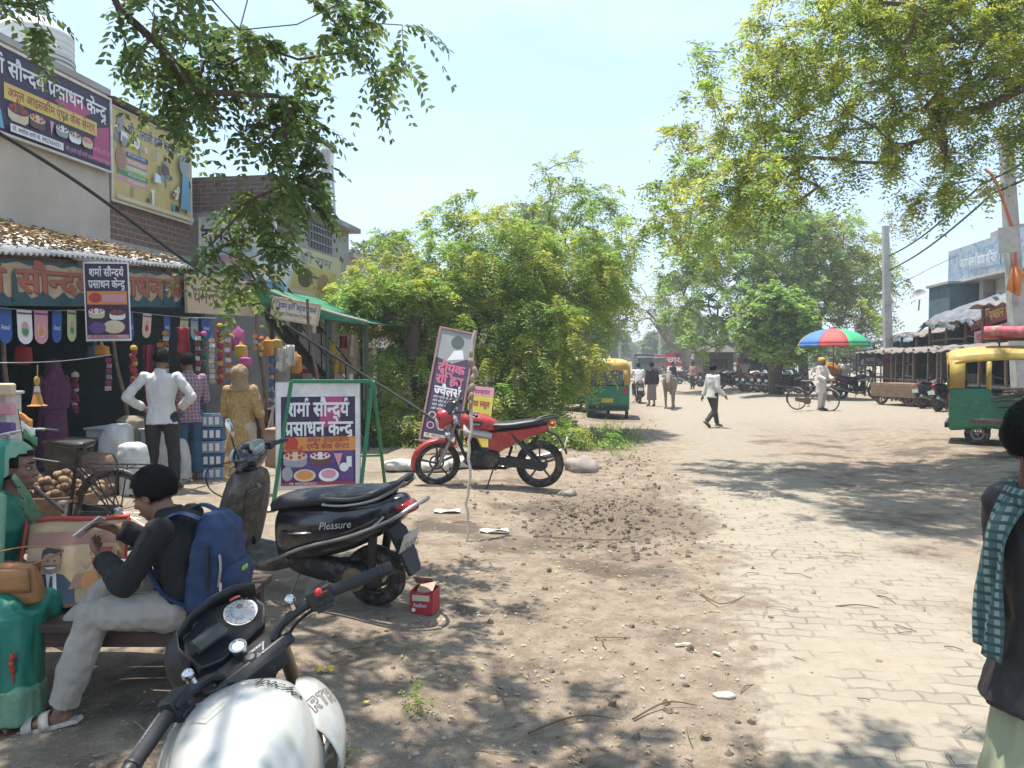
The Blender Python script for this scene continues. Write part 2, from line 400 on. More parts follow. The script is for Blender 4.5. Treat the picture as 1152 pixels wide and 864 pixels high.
SC.view_settings.view_transform = 'Standard'; SC.view_settings.look = 'None'; SC.view_settings.exposure = 1.13; SC.view_settings.gamma = 1
SC.cycles.max_bounces = 7; SC.cycles.diffuse_bounces = 3; SC.cycles.glossy_bounces = 3; SC.cycles.transmission_bounces = 4; SC.cycles.transparent_max_bounces = 6
SC.cycles.use_denoising = True; SC.cycles.sample_clamp_indirect = 6; SC.cycles.use_adaptive_sampling = True; SC.cycles.adaptive_threshold = .012
# ---------------------------------------------------------------- ground and road
def soil(name, pav):
    m = bpy.data.materials.new(name); m.use_nodes = True; nt = m.node_tree; N = nt.nodes; b = N['Principled BSDF']; b.inputs['Roughness'].default_value = .95; b.inputs['Specular IOR Level'].default_value = .2
    g = N.new('ShaderNodeNewGeometry')
    def dot(v):
        d = N.new('ShaderNodeVectorMath'); d.operation = 'DOT_PRODUCT'; lk(nt, g.outputs['Position'], d.inputs[0]); d.inputs[1].default_value = v; return d.outputs['Value']
    u, v = dot((SN, CS, 0)), dot((CS, -SN, 0))
    def nz(sc, det=5, r=.6, vec=None):
        n = N.new('ShaderNodeTexNoise'); n.inputs['Scale'].default_value = sc; n.inputs['Detail'].default_value = det; n.inputs['Roughness'].default_value = r
        lk(nt, vec or g.outputs['Position'], n.inputs['Vector']); return n.outputs[0]
    def mth(op, a, c):
        x = N.new('ShaderNodeMath'); x.operation = op
        for i, q in ((0, a), (1, c)):
            if hasattr(q, 'links'): lk(nt, q, x.inputs[i])
            else: x.inputs[i].default_value = q
        return x.outputs[0]
    def rng(f, a, c, o0=0, o1=1):
        x = N.new('ShaderNodeMapRange'); x.interpolation_type = 'SMOOTHSTEP'; lk(nt, f, x.inputs[0])
        for i, q in ((1, a), (2, c), (3, o0), (4, o1)): x.inputs[i].default_value = q
        return x.outputs[0]
    def mix(f, a, c):
        x = N.new('ShaderNodeMix'); x.data_type = 'RGBA'; lk(nt, f, x.inputs[0])
        for i, q in ((6, a), (7, c)):
            if hasattr(q, 'links'): lk(nt, q, x.inputs[i])
            else: x.inputs[i].default_value = (*q, 1)
        return x.outputs[2]
    nb = nz(.9, 6, .65); ns = nz(6, 6, .7); nf = nz(38, 4, .7); ng = nz(150, 3, .8)
    vj = mth('ADD', v, rng(nb, .3, .7, -.55, .55))
    vj = mth('ADD', vj, rng(ns, .3, .7, -.2, .2))
    uj = mth('ADD', u, rng(nb, .3, .7, -1.2, 1.2))
    dirt = mix(rng(ns, .35, .65), (.22, .168, .122), (.345, .275, .206))
    dirt = mix(rng(nb, .5, .64), dirt, (.115, .088, .066))
    dirt = mix(rng(nf, .62, .72), dirt, (.34, .28, .215))
    dirt = mix(rng(ng, .56, .66, 0, .8), dirt, (.40, .325, .24)); dirt = mix(rng(ng, .44, .36, 0, .7), dirt, (.10, .078, .058))
    chn = mth('MULTIPLY', mth('MULTIPLY', rng(uj, 6.2, 7.4), rng(uj, 10.6, 9.2)), mth('MULTIPLY', rng(vj, -1.3, -.6), rng(vj, 1.1, .5)))
    dirt = mix(mth('MULTIPLY', mth('MULTIPLY', chn, .6), rng(ns, .3, .55)), dirt, (.125, .093, .068))
    sand = mix(rng(ns, .3, .7), (.28, .236, .178), (.335, .287, .223))
    sand = mix(rng(nb, .55, .7, 0, .5), sand, (.29, .236, .175))
    fl = rng(vj, -1.7, -3.0)                                    # trodden sand before the shops
    fl = mth('MULTIPLY', fl, rng(uj, 5.2, 7.0))
    fr = mth('MULTIPLY', rng(vj, .55, 1.15), mth('ADD', rng(vj, 3.2, 2.3), rng(uj, 16, 24)))
    fr2 = mth('MULTIPLY', rng(uj, 16, 26), rng(vj, .2, .9)); fr2 = mth('MULTIPLY', fr2, .55)
    fr = mth('MAXIMUM', mth('MINIMUM', fr, 1.0), fr2)
    near = rng(u, 26, 60)
    col = mix(mth('MULTIPLY', fl, .55), dirt, sand); col = mix(fr, col, sand); col = mix(mth('MULTIPLY', near, .65), col, (.30, .25, .19))
    bp = N.new('ShaderNodeBump'); bp.inputs['Strength'].default_value = .9; bp.inputs['Distance'].default_value = .04
    hh = mth('ADD', mth('MULTIPLY', ns, .7), mth('ADD', mth('MULTIPLY', nf, .5), mth('MULTIPLY', ng, .22)))
    if pav:
        cb = N.new('ShaderNodeCombineXYZ'); wv = N.new('ShaderNodeTexWave'); wv.wave_type = 'BANDS'; wv.bands_direction = 'X'; wv.wave_profile = 'TRI'; wv.inputs['Scale'].default_value = 1.48
        cv = N.new('ShaderNodeCombineXYZ'); lk(nt, v, cv.inputs[0]); lk(nt, u, cv.inputs[1]); lk(nt, cv.outputs[0], wv.inputs['Vector'])
        lk(nt, mth('ADD', v, rng(nz(3), .2, .8, -.02, .02)), cb.inputs[0]); lk(nt, mth('ADD', u, mth('MULTIPLY', wv.outputs['Fac'], .026)), cb.inputs[1])
        br = N.new('ShaderNodeTexBrick'); br.inputs['Scale'].default_value = 1; br.inputs['Brick Width'].default_value = .215; br.inputs['Row Height'].default_value = .125; br.inputs['Mortar Size'].default_value = .009; br.inputs['Mortar Smooth'].default_value = .5
        br.inputs[1].default_value = (.30, .262, .203, 1); br.inputs[2].default_value = (.265, .233, .186, 1); br.inputs[3].default_value = (.22, .187, .144, 1)
        lk(nt, cb.outputs[0], br.inputs['Vector'])
        cover = rng(nz(1.7, 6, .7), .36, .56)                  # drifted sand hides part of the joints
        pc = mix(rng(nb, .5, .72, 0, .55), br.outputs[0], sand); pc = mix(mth('MULTIPLY', cover, .8), pc, sand)
        pc = mix(rng(nf, .66, .76, 0, .5), pc, (.30, .25, .19))
        edge = mth('MULTIPLY', mth('MULTIPLY', rng(vj, .45, 1.0), rng(vj, 3.0, 2.2)), rng(uj, 12.5, 9.5))
        col = mix(edge, col, pc)
        jf = mth('MULTIPLY', mth('MULTIPLY', br.outputs['Fac'], mth('SUBTRACT', 1.0, mth('MULTIPLY', cover, .95))), edge)
        hh = mth('SUBTRACT', mth('MULTIPLY', hh, mth('SUBTRACT', 1.0, mth('MULTIPLY', edge, .75))), mth('MULTIPLY', jf, .45))
    lk(nt, col, b.inputs['Base Color']); lk(nt, hh, bp.inputs['Height']); lk(nt, bp.outputs[0], b.inputs['Normal'])
    return m
def axis_pts(lo, hi, dense, far, step0):
    a = list(np.arange(dense[0], dense[1]+1e-6, step0)); s = step0; x = a[0]
    while x > lo: s *= 1.18; x -= s; a.insert(0, x)
    s = step0; x = a[-1]
    while x < hi: s *= 1.14; x += s; a.append(x)
    return a
gx = axis_pts(-420, 420, (-6, 4.5), 0, .055); gy = axis_pts(-40, 460, (2.4, 13), 0, .055)
gm = MB(); gm.v = [(x, y, gz(x, y)) for y in gy for x in gx]
nx = len(gx); gm.f = [(j*nx+i, j*nx+i+1, (j+1)*nx+i+1, (j+1)*nx+i) for j in range(len(gy)-1) for i in range(nx-1)]; gm.m = [0]*len(gm.f)
tag(gm.build('ground', soil('soil', False), ang=180), kind='structure')
rm = MB()
def rfn(a, b):
    u = -1+a*17; e = noise.noise(V((u*.8, b*9, 5)))*.14*(1 if b in (0, 1) else 0)
    v = .5+b*2.9+e; p = P(u, v); p.z = gz(p.x, p.y, False)+(.012 if 0 < b < 1 else -.03); return p
rm.grid(rfn, 60, 16); tag(rm.build('road', soil('sandy_pavers', True), ang=180), kind='structure')
# ---------------------------------------------------------------- loose stuff on the ground
def scatter(name, mats, n, place, shape, seed):
    r = random.Random(seed); mb = MB()
    for _ in range(n):
        p = place(r)
        if p is None: continue
        shape(mb, p, r)
    return tag(mb.build(name, mats, ang=60), kind='stuff')
def pl_dirt(r):
    u = 2.2+r.random()**1.6*13; v = r.gauss(-.6, 1.5)
    if v > 1.1 or v < -4.5: return None
    p = P(u, v); p.z = gz(p.x, p.y); return p
def pebble(mb, p, r):
    s = .004+.012*r.random()**4; mb.ell(p+V((0, 0, s*.3)), (s*r.uniform(.8, 1.5), s, s*.7), (0, 0, r.random()*6), 6, 4, r.choice((0, 0, 1)))
def clod(mb, p, r):
    s = .005+.036*r.random()**4; q = MB(); q.ell((0, 0, 0), 1, None, 7, 5)
    f = r.random()*50
    mb.add([p+V(a)*s*(.75+.6*noise.noise(V(a)*1.3+V((f, 0, 0)))) for a in q.v], q.f, r.choice((0, 1, 1)))
def pl_clod(r):
    if r.random() < .7: x, y = r.gauss(1.0, .55), r.gauss(8.2, .85)
    elif r.random() < .6: x, y = r.gauss(1.8, .45), r.gauss(11.5, 1.6)
    else: x, y = r.gauss(.4, 1.2), r.gauss(4.2, 1.2)
    return V((x, y, gz(x, y)-.004))
def leaflet_flat(mb, p, r):
    a = r.random()*6.3; L = .006+.02*r.random()**2; w_ = L*.3; d = V((math.cos(a), math.sin(a), r.uniform(-.1, .25))); q = V((-math.sin(a), math.cos(a), r.uniform(-.3, .3)))
    p = p+V((0, 0, .012)); mb.add([p-d*L, p+q*w_, p+d*L, p-q*w_], [(0, 1, 2, 3)], r.choice((0, 0, 1, 2)))
def twig(mb, p, r):
    a = r.random()*6.3; L = .03+.10*r.random()**3; d = V((math.cos(a), math.sin(a), 0)); q = V((-d.y, d.x, 0))*r.uniform(-.3, .3)*L
    mb.tube([p-d*L+V((0, 0, .008)), p+q+V((0, 0, .012+.01*r.random())), p+d*L+V((0, 0, .008))], r.uniform(.0015, .004), 4, r.choice((0, 1)))
DRT = pm('clod_soil', (.21, .155, .105), .95, var=.3, bump=.4); DRT2 = pm('clod_soil_dark', (.13, .098, .07), .95, var=.3, bump=.4)
scatter('gravel', [pm('pebble_grey', (.25, .21, .17), .9), pm('pebble_pale', (.36, .32, .27), .9)], 2600, pl_dirt, pebble, 3)
scatter('soil_rubble', [DRT, DRT2], 4200, pl_clod, clod, 4)
scatter('leaf_litter', [pm('dry_leaf', (.40, .32, .16), .8), pm('fallen_green_leaf', (.16, .19, .07), .7), pm('yellow_leaf', (.38, .31, .11), .7)], 4200, pl_dirt, leaflet_flat, 5)
def pl_any(r):
    p = pl_dirt(r)
    if r.random() < .35:
        q = P(2.5+r.random()*9, r.uniform(.8, 4.5)); return V((q.x, q.y, gz(q.x, q.y)+.012))
    return p
scatter('twig_litter', [pm('twig_grey', (.25, .2, .15), .9), pm('twig_brown', (.12, .08, .05), .9)], 420, pl_any, twig, 6)
# ---------------------------------------------------------------- trees
BARK = lambda: pm('bark_dark', (.085, .065, .05), .95, var=.4, scale=12, bump=.8, bscale=40)
BARKG = lambda: pm('bark_grey', (.19, .155, .125), .95, var=.4, scale=12, bump=.8, bscale=40)
def leaves_mesh(name, quads, mats, midx):
    """quads: (n,4,3) array"""
    n = len(quads); me = bpy.data.meshes.new(name)
    me.vertices.add(n*4); me.vertices.foreach_set('co', np.ascontiguousarray(quads, dtype=np.float32).ravel())
    me.loops.add(n*4); me.loops.foreach_set('vertex_index', np.arange(n*4, dtype=np.int32))
    me.polygons.add(n); me.polygons.foreach_set('loop_start', np.arange(n, dtype=np.int32)*4); me.polygons.foreach_set('loop_total', np.full(n, 4, dtype=np.int32))
    for m in mats: me.materials.append(m)
    me.polygons.foreach_set('material_index', np.asarray(midx, dtype=np.int32)); me.update(calc_edges=True); me.validate(); return me
def nrm(a): return a/np.maximum(np.linalg.norm(a, axis=-1, keepdims=True), 1e-9)
def sprays(tips, dirs, rng, per=7, L=.28, nl=6, ll=.07, lw=.4, droop=.6, spread=.9, mixw=(.5, .3, .2), terminal=True, flat=.5):
    """compound leaves: each tip carries `per` rachises, each rachis 2*nl leaflets; vectorised"""
    T = np.repeat(np.asarray(tips), per, 0); D = np.repeat(np.asarray(dirs), per, 0); n = len(T)
    d = nrm(D+rng.normal(0, spread, (n, 3))); Ls = L*rng.uniform(.6, 1.25, (n, 1))
    g = np.array([0, 0, -1.0]); clump = np.repeat(rng.random(len(tips)), per)
    side = nrm(np.cross(d, g+rng.normal(0, .35, (n, 3)))); Q = []; MI = []
    for k in range(nl):
        t = (k+1.0)/nl
        pos = T+d*Ls*t+g*(droop*Ls*t*t*.6); tan = nrm(d+g*droop*t*1.2)
        for sgn in (-1, 1):
            out = nrm(tan*.45+side*sgn+g*.35*flat+rng.normal(0, .16, (n, 3)))
            lf = ll*rng.uniform(.7, 1.2, (n, 1))*(1-.35*abs(t-.5)); up = nrm(np.cross(out, tan)+rng.normal(0, .35, (n, 3)))
            wv = nrm(np.cross(up, out))*lf*lw*.5
            b = pos; e = pos+out*lf; m_ = pos+out*lf*.45
            Q.append(np.stack([b, m_+wv, e, m_-wv], 1)); MI.append(np.where(clump < mixw[0], 0, np.where(clump < mixw[0]+mixw[1], 1, 2)) if rng.random() > 2 else clump)
    Q = np.concatenate(Q); c = np.concatenate(MI)
    c = np.clip(c+rng.normal(0, .12, len(c)), 0, .999); mi = np.digitize(c, np.cumsum(mixw)[:-1]); return Q, mi
def grow(root, nodes0, targets, rng, step=.35, wig=.12, grav=0.0):
    """join every target to the nearest node of the growing tree by a wiggly branch; returns node positions, parents"""
    pos = [np.array(p, float) for p in nodes0]; par = [i-1 for i in range(len(nodes0))]
    tg = sorted(targets, key=lambda t: np.linalg.norm(np.array(t)-pos[len(nodes0)//2])); tips = []; dirs = []
    P_ = np.array(pos)
    for t in tg:
        t = np.array(t, float); dv = t-P_; dd = np.linalg.norm(dv, axis=1)+np.maximum(0, P_[:, 2]-t[2]+.1)*.8
        i = int(np.argmin(dd)); a = P_[i]; L = np.linalg.norm(t-a); k = max(1, int(L/step)); prev = i; new = []
        off = rng.normal(0, wig*L, 3)
        for j in range(1, k+1):
            s = j/k; q = a+(t-a)*s+off*math.sin(s*PI)*.8+np.array([0, 0, grav*math.sin(s*PI)*L])+(rng.normal(0, .02, 3) if j < k else 0)
            par.append(prev); pos.append(q); prev = len(pos)-1; new.append(q)
        P_ = np.vstack([P_, new]); tips.append(len(pos)-1)
    return pos, par, tips
def branch_mesh(pos, par, r_tip, r_root, mb=None, mi=0, minr=0):
    n = len(pos); ch = [[] for _ in range(n)]
    for i, p in enumerate(par):
        if p >= 0: ch[p].append(i)
    cnt = [0]*n
    for i in range(n-1, -1, -1): cnt[i] = max(1, sum(cnt[c] for c in ch[i]))
    mx = cnt[0]; ex = math.log(max(r_root/r_tip, 1.01))/math.log(max(mx, 2))
    rad = [r_tip*c**ex for c in cnt]; mb = mb or MB()
    st = [(0, -1)]
    while st:
        i, frm = st.pop(); chain = ([frm] if frm >= 0 else [])+[i]
        while ch[chain[-1]]:
            cs = sorted(ch[chain[-1]], key=lambda c: -cnt[c])
            for c in cs[1:]: st.append((c, chain[-1]))
            chain.append(cs[0])
        if len(chain) > 1:
            rr = [rad[c] for c in chain]
            if frm >= 0: rr[0] = rr[1]
            if max(rr) >= minr:
                mb.tube([pos[c] for c in chain], rr, 4 if rr[0] < .02 else (6 if rr[0] < .06 else 10), mi)
    return mb
def in_lobes(lobes, n, rng, shell=.35):
    """points spread through a union of ellipsoids (c, r, weight), denser near their skins"""
    wts = np.array([l[2] for l in lobes], float); wts /= wts.sum(); o = []
    for k in rng.choice(len(lobes), n, p=wts):
        c, r, _ = lobes[k]; d = nrm(rng.normal(0, 1, 3)); s = rng.random()**shell; o.append(np.array(c)+d*s*np.array(r))
    return o
def tree(name, label, cat, trunk, lobes, nt, mats, seed, r_tip=.008, r_root=.16, group=None, bark=None, leaf={}, keep=None, minr=0, wig=.12, crown='crown'):
    rng = np.random.default_rng(seed)
    tg = in_lobes(lobes, nt, rng)
    if keep: tg = [t for t in tg if keep(t)]
    pos, par, tips = grow(None, trunk, tg, rng, wig=wig)
    root = thing(name, label, cat, trunk[0], 0, group)
    o = V(trunk[0])
    b = branch_mesh(pos, par, r_tip, r_root, minr=minr); b.v = [tuple(V(p)-o) for p in b.v]
    b.build('trunk', bark or BARK(), root, ang=180)
    tp = np.array([pos[i] for i in tips]); td = np.array([nrm(pos[i]-pos[par[i]]) for i in tips])
    q, mi = sprays(tp, td, rng, **leaf)
    me = leaves_mesh(crown, q-np.array(trunk[0]), mats, mi); c = bpy.data.objects.new(crown, me); COL.objects.link(c); c.parent = root
    return root, tp, rng
LG = leaf_mat('neem_leaf_green', (.14, .21, .04)); LY = leaf_mat('neem_leaf_yellow', (.34, .38, .06)); LD = leaf_mat('neem_leaf_dark', (.055, .105, .03)); LB = leaf_mat('neem_leaf_bright', (.20, .335, .062))
LS = leaf_mat('siris_leaf', (.085, .15, .045), .35); LS2 = leaf_mat('siris_leaf_light', (.13, .19, .05)); LO = leaf_mat('olive_leaf', (.15, .15, .05)); LDR = leaf_mat('withered_leaf', (.24, .17, .07))
def pt(px, py, Y): return tuple(at(px, py, Y))
def lobe(px, py, Y, rx, rz, ry=None, wgt=None):
    """an ellipsoid given by its picture position and half sizes in picture pixels, at depth Y"""
    s = Y/FPX; r = (rx*s, (ry or rx*s*1.0), rz*s); return (pt(px, py, Y), r, wgt or r[0]*r[1]*r[2])
# fallen neem on the left
g0 = gp(520, 505); T0 = tuple(gp(560, 495))
fall = [lobe(436, 440, 15, 32, 42, .5), lobe(455, 484, 14.8, 40, 18, .4), lobe(455, 335, 16.5, 85, 48, 1.3), lobe(540, 300, 17, 85, 70, 1.5), lobe(620, 330, 17.5, 80, 75, 1.5), lobe(560, 390, 16.5, 120, 70, 1.4), lobe(480, 420, 16, 55, 60, .9), lobe(603, 440, 16, 52, 55, 1.0), lobe(672, 285, 18, 42, 75, 1.1),
        lobe(405, 330, 15.8, 30, 18, .6), lobe(520, 235, 17.5, 35, 22, .7), lobe(445, 270, 17, 22, 14, .5), lobe(700, 320, 18, 16, 50, .6), lobe(690, 495, 14.6, 26, 12, .5), lobe(640, 500, 14.6, 40, 12, .4), lobe(480, 495, 14.9, 30, 14, .4), lobe(640, 488, 15, 36, 18, .5), lobe(470, 470, 15.2, 45, 35, .6), lobe(560, 470, 15.2, 70, 35, .6)]
tree('fallen_neem_tree', 'large uprooted neem heaped in a bright green mass behind the red motorcycle', 'tree',
     [pt(585, 490, 16.5), pt(575, 440, 16.8), pt(545, 400, 17), pt(555, 350, 17), pt(550, 300, 17)], fall, 820, [LG, LB, LY], 21, r_tip=.006, r_root=.13,
     leaf=dict(per=12, L=.46, nl=8, ll=.115, lw=.30, droop=1.0, mixw=(.14, .52, .34)), bark=BARKG())
tree('slender_neem_tree', 'slender upright neem rising above the fallen green tree with gaps of sky', 'tree',
     [tuple(gp(600, 470)), pt(598, 430, 19), pt(607, 390, 19), pt(618, 345, 19), pt(614, 260, 19), pt(625, 215, 19)],
     [lobe(628, 205, 19, 38, 32, .8), lobe(655, 235, 19, 48, 45, .9), lobe(600, 260, 19, 40, 38, .8), lobe(690, 290, 19, 22, 60, .7), lobe(655, 310, 19, 45, 40, .8), lobe(648, 180, 19, 12, 12, .4)], 140, [LG, LB, LY], 22, r_tip=.006, r_root=.1,
     leaf=dict(per=6, L=.34, nl=6, ll=.105, lw=.36, droop=.8, mixw=(.4, .4, .2)))
tree('broken_neem_trunk', 'broken dark neem trunk with leafy shoots standing left of the tilted banner', 'tree',
     [tuple(gp(478, 490)), pt(470, 430, 15.5), pt(462, 385, 15.5), pt(468, 362, 15.5), pt(482, 330, 15.5)],
     [lobe(420, 335, 15.3, 40, 26, .7), lobe(480, 330, 15.4, 30, 22, .5), lobe(400, 345, 15.3, 22, 18, .4)], 110, [LG, LB, LY], 23, r_tip=.006, r_root=.15, leaf=dict(per=8, L=.32, nl=6, ll=.1, lw=.38, droop=.6, mixw=(.3, .45, .25)))
# grass and leafy debris under the fallen tree
def tuft(mb, p, r):
    for _ in range(5):
        a = r.random()*6.3; h = r.uniform(.04, .16); d = V((math.cos(a), math.sin(a), 0)); q = V((-d.y, d.x, 0))*.008
        mb.add([p-q, p+q, p+d*h*.6+V((0, 0, h))], [(0, 1, 2)], r.choice((0, 1)))
def pl_tuft(r):
    k = r.random()
    p = gp(r.gauss(690, 16), r.gauss(493, 8)) if k < .5 else gp(r.uniform(440, 700), r.uniform(488, 506))
    return p
scatter('grass', [LB, LG], 900, pl_tuft, tuft, 8)
# siris branches overhead on the left: trunk stands behind the photographer's left shoulder
siris = [lobe(300, 45, 6.0, 170, 45, .9), lobe(215, 85, 6, 60, 50, .5), lobe(300, 110, 6.1, 60, 60, .5), lobe(332, 195, 6.3, 28, 45, .35), lobe(270, 275, 6.4, 42, 40, .3), lobe(262, 310, 6.5, 32, 24, .25), lobe(385, 25, 6, 26, 34, .4), lobe(290, 240, 6.4, 30, 25, .25), lobe(20, 10, 5.6, 30, 18, .3), lobe(335, 135, 6.2, 20, 26, .3)]
over = [((-2.2, 4.2, 5.6), (1.9, 1.5, .8), 3.0), ((-.6, 3.2, 5.9), (1.7, 1.2, .7), 2.6), ((.9, 2.6, 6.1), (1.5, .9, .7), 2.2), ((-3.6, 3.0, 5.8), (1.6, 1.6, .8), 2.2), ((1.2, 3.7, 6.2), (.8, .5, .5), .4), ((-1.2, 1.2, 6), (2.4, 1.4, .8), 2), ((-4.2, 5.2, 5.4), (1.0, 1.0, .6), 1.0)]
def unseen(t):                                   # keep the shading crown above the frame's top edge
    d = V(t)-V((0, 0, CH)); y = d.y*math.cos(PIT)-d.z*math.sin(PIT); zz = d.y*math.sin(PIT)+d.z*math.cos(PIT)
    return y < .3 or 432-FPX*zz/y < -95 or any(np.linalg.norm((np.array(t)-np.array(l[0]))/np.array(l[1])) < 1.02 for l in siris)
wl = [(l[0], l[1], (1.15 if i == 0 else .62) if i < 3 else .36) for i, l in enumerate(siris)]+[(c, r, k*1.5) for c, r, k in over]
st_, tp_, rg_ = tree('siris_tree', 'siris tree with drooping dark green fronds hanging over the shop signs', 'tree',
     [(-3.4, -1.2, .1), (-3.35, -1.0, 1.5), (-3.2, -.5, 3.0), (-3.1, .4, 4.3), (-3.0, 1.8, 5.0), (-2.9, 3.4, 5.2), (-2.8, 4.9, 5.0)], wl, 560, [LS, LS2, LS], 31, r_tip=.0045, r_root=.075, keep=unseen,
     leaf=dict(per=5, L=.33, nl=9, ll=.085, lw=.52, droop=1.1, spread=.65, mixw=(.5, .28, .22), flat=.9))
# great neem bough overhead on the right
rb = [lobe(790, 235, 11.5, 62, 60, 2.4), lobe(850, 225, 11.6, 60, 28, .9), lobe(850, 130, 12, 95, 95, 1.6), lobe(970, 100, 12, 120, 85, 1.8), lobe(1090, 90, 12, 120, 90, 1.8), lobe(930, 20, 12, 110, 60, 1.6), lobe(1080, -20, 12, 140, 70, 2.0), lobe(760, 190, 11.5, 35, 60, .9), lobe(1180, 120, 12, 90, 90, 1.8), lobe(880, 200, 11.6, 70, 35, 1.0), lobe(1010, 190, 11.5, 60, 28, .9), lobe(1200, -60, 12.5, 150, 90, 2.4), lobe(1060, 215, 11.6, 60, 18, .8, .5), ((3.9, 9.2, 7.2), (1.9, 1.3, .6), 5), ((6.4, 9.0, 7.4), (2.0, 1.4, .6), 6), ((8.8, 9.6, 7.6), (1.8, 1.5, .6), 5)]
tree('overhanging_neem_tree', 'yellow green neem bough spreading across the top right over the road', 'tree',
     [(11.6, 12.6, .1), (11.5, 12.6, 2.5), (11.0, 12.5, 4.2), pt(1270, 60, 12.4), pt(1160, 60, 12.2), pt(1060, 75, 12.0), pt(970, 95, 11.9), pt(890, 130, 11.7)], rb, 1500, [LG, LY, LB], 41, r_tip=.005, r_root=.10,
     leaf=dict(per=12, L=.32, nl=6, ll=.088, lw=.38, droop=.75, mixw=(.4, .42, .18)), bark=BARKG(), wig=.09)
# ---------------------------------------------------------------- left row of shops
DV = V((SN, CS, 0)); NV = V((CS, -SN, 0)); UP = V((0, 0, 1))
def vpx(px, v, z=0):                        # the point of the line v=const seen at column px
    a = (px-576)/FPX; y = v/(a*CS-SN); return V((a*y, y, z))
def upx(px, v): p = vpx(px, v); return uv_of(p.x, p.y)[0]
def zpx(px, py, v): return CH+(HOR-py)/FPX*vpx(px, v).y
def bx(mb, u0, u1, v0, v1, z0, z1, mi=0):    # a box aligned with the road
    c = [P(u, v, z) for z in (z0, z1) for u, v in ((u0, v0), (u0, v1), (u1, v1), (u1, v0))]
    mb.add(c, [(3,2,1,0),(4,5,6,7),(0,1,5,4),(1,2,6,5),(2,3,7,6),(3,0,4,7)], mi); return mb
def thing_mb(name, label, cat, o, group=None):
    return thing(name, label, cat, o, 0, group)
def rel(mb, o): mb.v = [tuple(V(p)-V(o)) for p in mb.v]; return mb
PLB = pm('beige_plaster', (.47, .405, .335), .9, var=.14, scale=1.2, bump=.25, bscale=30, stain=.6)
PLG = pm('grey_cement', (.33, .315, .29), .92, var=.2, scale=1.5, bump=.3, bscale=25, stain=.5)
PLC = pm('cream_plaster', (.52, .45, .37), .9, var=.12, scale=1.5, bump=.2, stain=.4)
BRK = brick_mat('red_brick', (.185, .095, .07), (.13, .07, .055), (.23, .2, .17), bw=.25, bh=.085)
BRK2 = brick_mat('old_brick', (.21, .105, .075), (.15, .085, .062), (.27, .24, .2), bw=.25, bh=.1)
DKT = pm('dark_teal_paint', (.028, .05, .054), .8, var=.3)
TIN = pm('corrugated_tin', (.34, .33, .31), .5, .6, var=.2, dust=.35, stain=.3)
CON = pm('pole_concrete', (.42, .40, .37), .9, var=.12, bump=.3, stain=.3)
o = P(8, -8.5)
b = thing('plastered_shop', 'two storey beige plastered shop with open dark front at left edge', 'shop', o)
m = MB(); bx(m, 3, 11.72, -8.7, -8.5, 3.2, 6.1); bx(m, 3, 11.72, -13.5, -13.3, 0, 6.1); bx(m, 2.8, 3, -13.5, -8.5, 0, 6.1); bx(m, 11.52, 11.72, -13.3, -8.7, 3.2, 6.1)
rel(m, o).build('wall', PLB, b)
m = MB(); bx(m, 2.9, 11.74, -13.6, -8.46, 6.1, 6.2); rel(m, o).build('parapet_cap', PLG, b)
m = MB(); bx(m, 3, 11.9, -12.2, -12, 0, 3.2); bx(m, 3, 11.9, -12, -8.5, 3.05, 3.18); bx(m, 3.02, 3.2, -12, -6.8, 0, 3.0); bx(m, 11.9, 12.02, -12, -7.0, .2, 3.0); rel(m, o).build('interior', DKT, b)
m = MB(); bx(m, 3, 12.6, -13, -6.75, 0, .24); rel(m, o).build('plinth', PLG, b)
# corrugated eave
m = MB(); nC = 150
def eave(a, c):
    u = 4.6+a*6.35; v = -8.47+c*2.05; z = 3.58-.72*c+max(0, u-7.2)*.075*c+.018*math.sin(u*2*PI/.085)+.02*math.sin(u*1.7); return P(u, v, z)
m.grid(eave, 900, 3); rel(m, o).build('tin_eave', TIN, b, solid=.004)
m = MB()
for u in (4.8, 6.6, 8.4, 10.2, 10.9): m.beam(P(u, -8.4, 3.48), P(u, -6.5, 2.80+max(0, u-7.2)*.075), .06, .06)
for v, z in ((-7.4, 3.13), (-6.6, 2.83)): m.beam(P(4.6, v, z), P(7.2, v, z), .05, .06); m.beam(P(7.2, v, z), P(10.95, v, z+.24), .05, .06)
rel(m, o).build('rafter', WOOD(), b)
def pl_eave(r):
    c = r.random()*.9; u = r.uniform(5, 10.9); return eave((u-4.6)/6.35, c)+V((0, 0, .02))
def dryleaf(mb, p, r):
    a = r.random()*6.3; L = r.uniform(.02, .06); d = V((math.cos(a), math.sin(a), r.uniform(-.2, .4))); q = V((-math.sin(a), math.cos(a), r.uniform(-.4, .4)))*.5
    p = p+V((0, 0, r.random()**2*.09)); mb.add([p-d*L, p+q*L, p+d*L, p-q*L], [(0, 1, 2, 3)], r.choice((0, 1, 2)))
scatter('dry_leaf_litter', [pm('dry_leaf_tan', (.38, .27, .13), .9), pm('dry_leaf_brown', (.22, .14, .07), .9), pm('dry_leaf_pale', (.5, .4, .24), .9)], 5200, pl_eave, dryleaf, 12)
